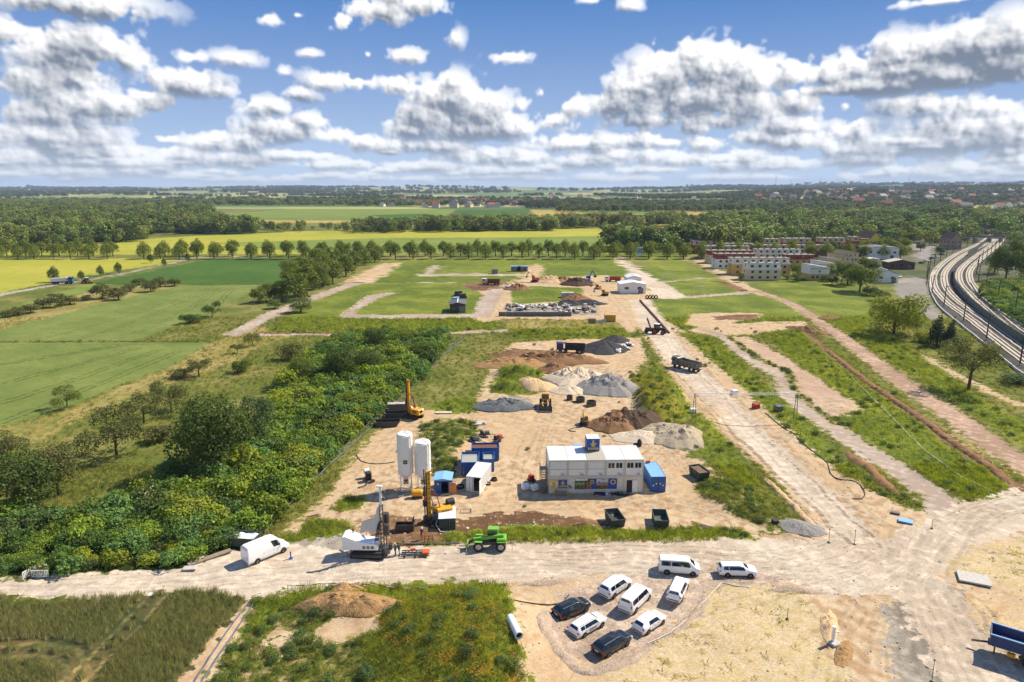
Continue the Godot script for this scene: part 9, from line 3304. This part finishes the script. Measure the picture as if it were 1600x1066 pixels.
	# goal-like frames on the plots
	for q in [[1043, 441, 6.0, "white frame of posts on the grass plot, wider one"], [1092, 462, 5.0, "white frame of posts on the grass plot, nearer the crossing"]]:
		var o := thing("post_frame", q[3], "frame", on(q[0], q[1]), .3)
		for x in [-q[2] / 2, q[2] / 2]:
			part("post", MB.new().bar(V(x, 0, 0), V(x, 4.2, 0), .16), M.cabin_white, o)
		part("beam", MB.new().bar(V(-q[2] / 2, 4.2, 0), V(q[2] / 2, 4.2, 0), .16), M.cabin_white, o)
	# billboard
	var bb := thing("billboard", "white site billboard on posts beside the avenue", "billboard", on(999, 403), 0)
	part("panel", MB.new().box(V(0, 4.4, 0), V(4.4, 5.2, .2)), M.cabin_white, bb)
	part("print", MB.new().box(V(0, 4.9, .11), V(3.6, 3.2, .02)), M.light_blue, bb)
	for x in [-1.8, 1.8]:
		part("post", MB.new().bar(V(x, 0, -.15), V(x, 7.0, -.15), .2), M.steel, bb)
	# white halls, dark house, cabins on the upper plots
	shed_hall("white_tent_hall", "long white storage hall beside the long road, front one", 969, 1009, 459, 4.2, 9.0, M.cabin_white, M.roof_white, 0.0, .9)
	shed_hall("white_tent_hall", "white storage hall standing behind the front one", 980, 1002, 447, 4.0, 9.0, M.cabin_white, M.roof_white, 0.0, .9)
	shed_hall("dark_roof_house", "black-roofed low house under construction with stacked material", 703, 727, 489, 3.2, 9.0, M.trim, M.roof_grey, .05, .7)
	for q in [[712, 472, "stack of white boards behind the black-roofed house"], [722, 466, "stack of glazed frames behind the black-roofed house"], [716, 462, "dark timber stack behind the black-roofed house"]]:
		var o := thing("material_stack", q[2], "building material", on(q[0], q[1]), .1)
		for k in 4:
			part("board", MB.new().box(V(.2 * (k % 2), .3 + k * .5, 0), V(4.0 - .4 * k, .44, 2.2), Basis(Vector3.UP, .06 * k)), [M.cabin_white, M.light_blue, M.dark_steel][int(q[0]) % 3], o)
	for q in [[806, 424, "row of grey cabins on the bare plot, left one"], [817, 424, "row of grey cabins on the bare plot, right one"]]:
		var o := thing("site_cabin", q[2], "cabin", on(q[0], q[1]), 0)
		part("body", MB.new().box(V(0, 1.5, 0), V(5.6, 2.8, 3.0), Basis(), .05), M.steel, o)
		part("roof", MB.new().box(V(0, 2.98, 0), V(5.9, .15, 3.2)), M.light_blue, o)
		part("door", MB.new().box(V(1.0, 1.2, 1.53), V(1.0, 2.1, .06)), M.dark, o)
	# the open trench beside the long road: timber-lined edge
	line_pipe("trench_pipe", "rusty pipe lying in the trench beside the tractor", "pipe", [1000, 470, 1020, 492, 1046, 522], .35, M.rust, .3)
	# barrier tape in front of the clod heap
	var tp := thing("barrier_tape", "red and white barrier tape strung over the weeds by the road", "tape")
	var tq := along([450, 925, 520, 926, 570, 928, 640, 931, 690, 933], 1.0)
	for k in tq.size() - 1:
		part("tape_segment", MB.new().bar(tq[k][0] + V(0, .9, 0), tq[k + 1][0] + V(0, .9, 0), .02, .09), M.red if k % 2 else M.cabin_white, tp)
	for k in range(0, tq.size(), 5):
		part("peg", MB.new().bar(tq[k][0], tq[k][0] + V(0, 1.0, 0), .04), M.wood, tp)
func make_objects() -> void:
	late_materials()
	make_cars()
	make_compound()
	make_machines()
	make_people()
	make_heaps()
	make_houses()
	make_railway()
	make_horizon()
	make_small()
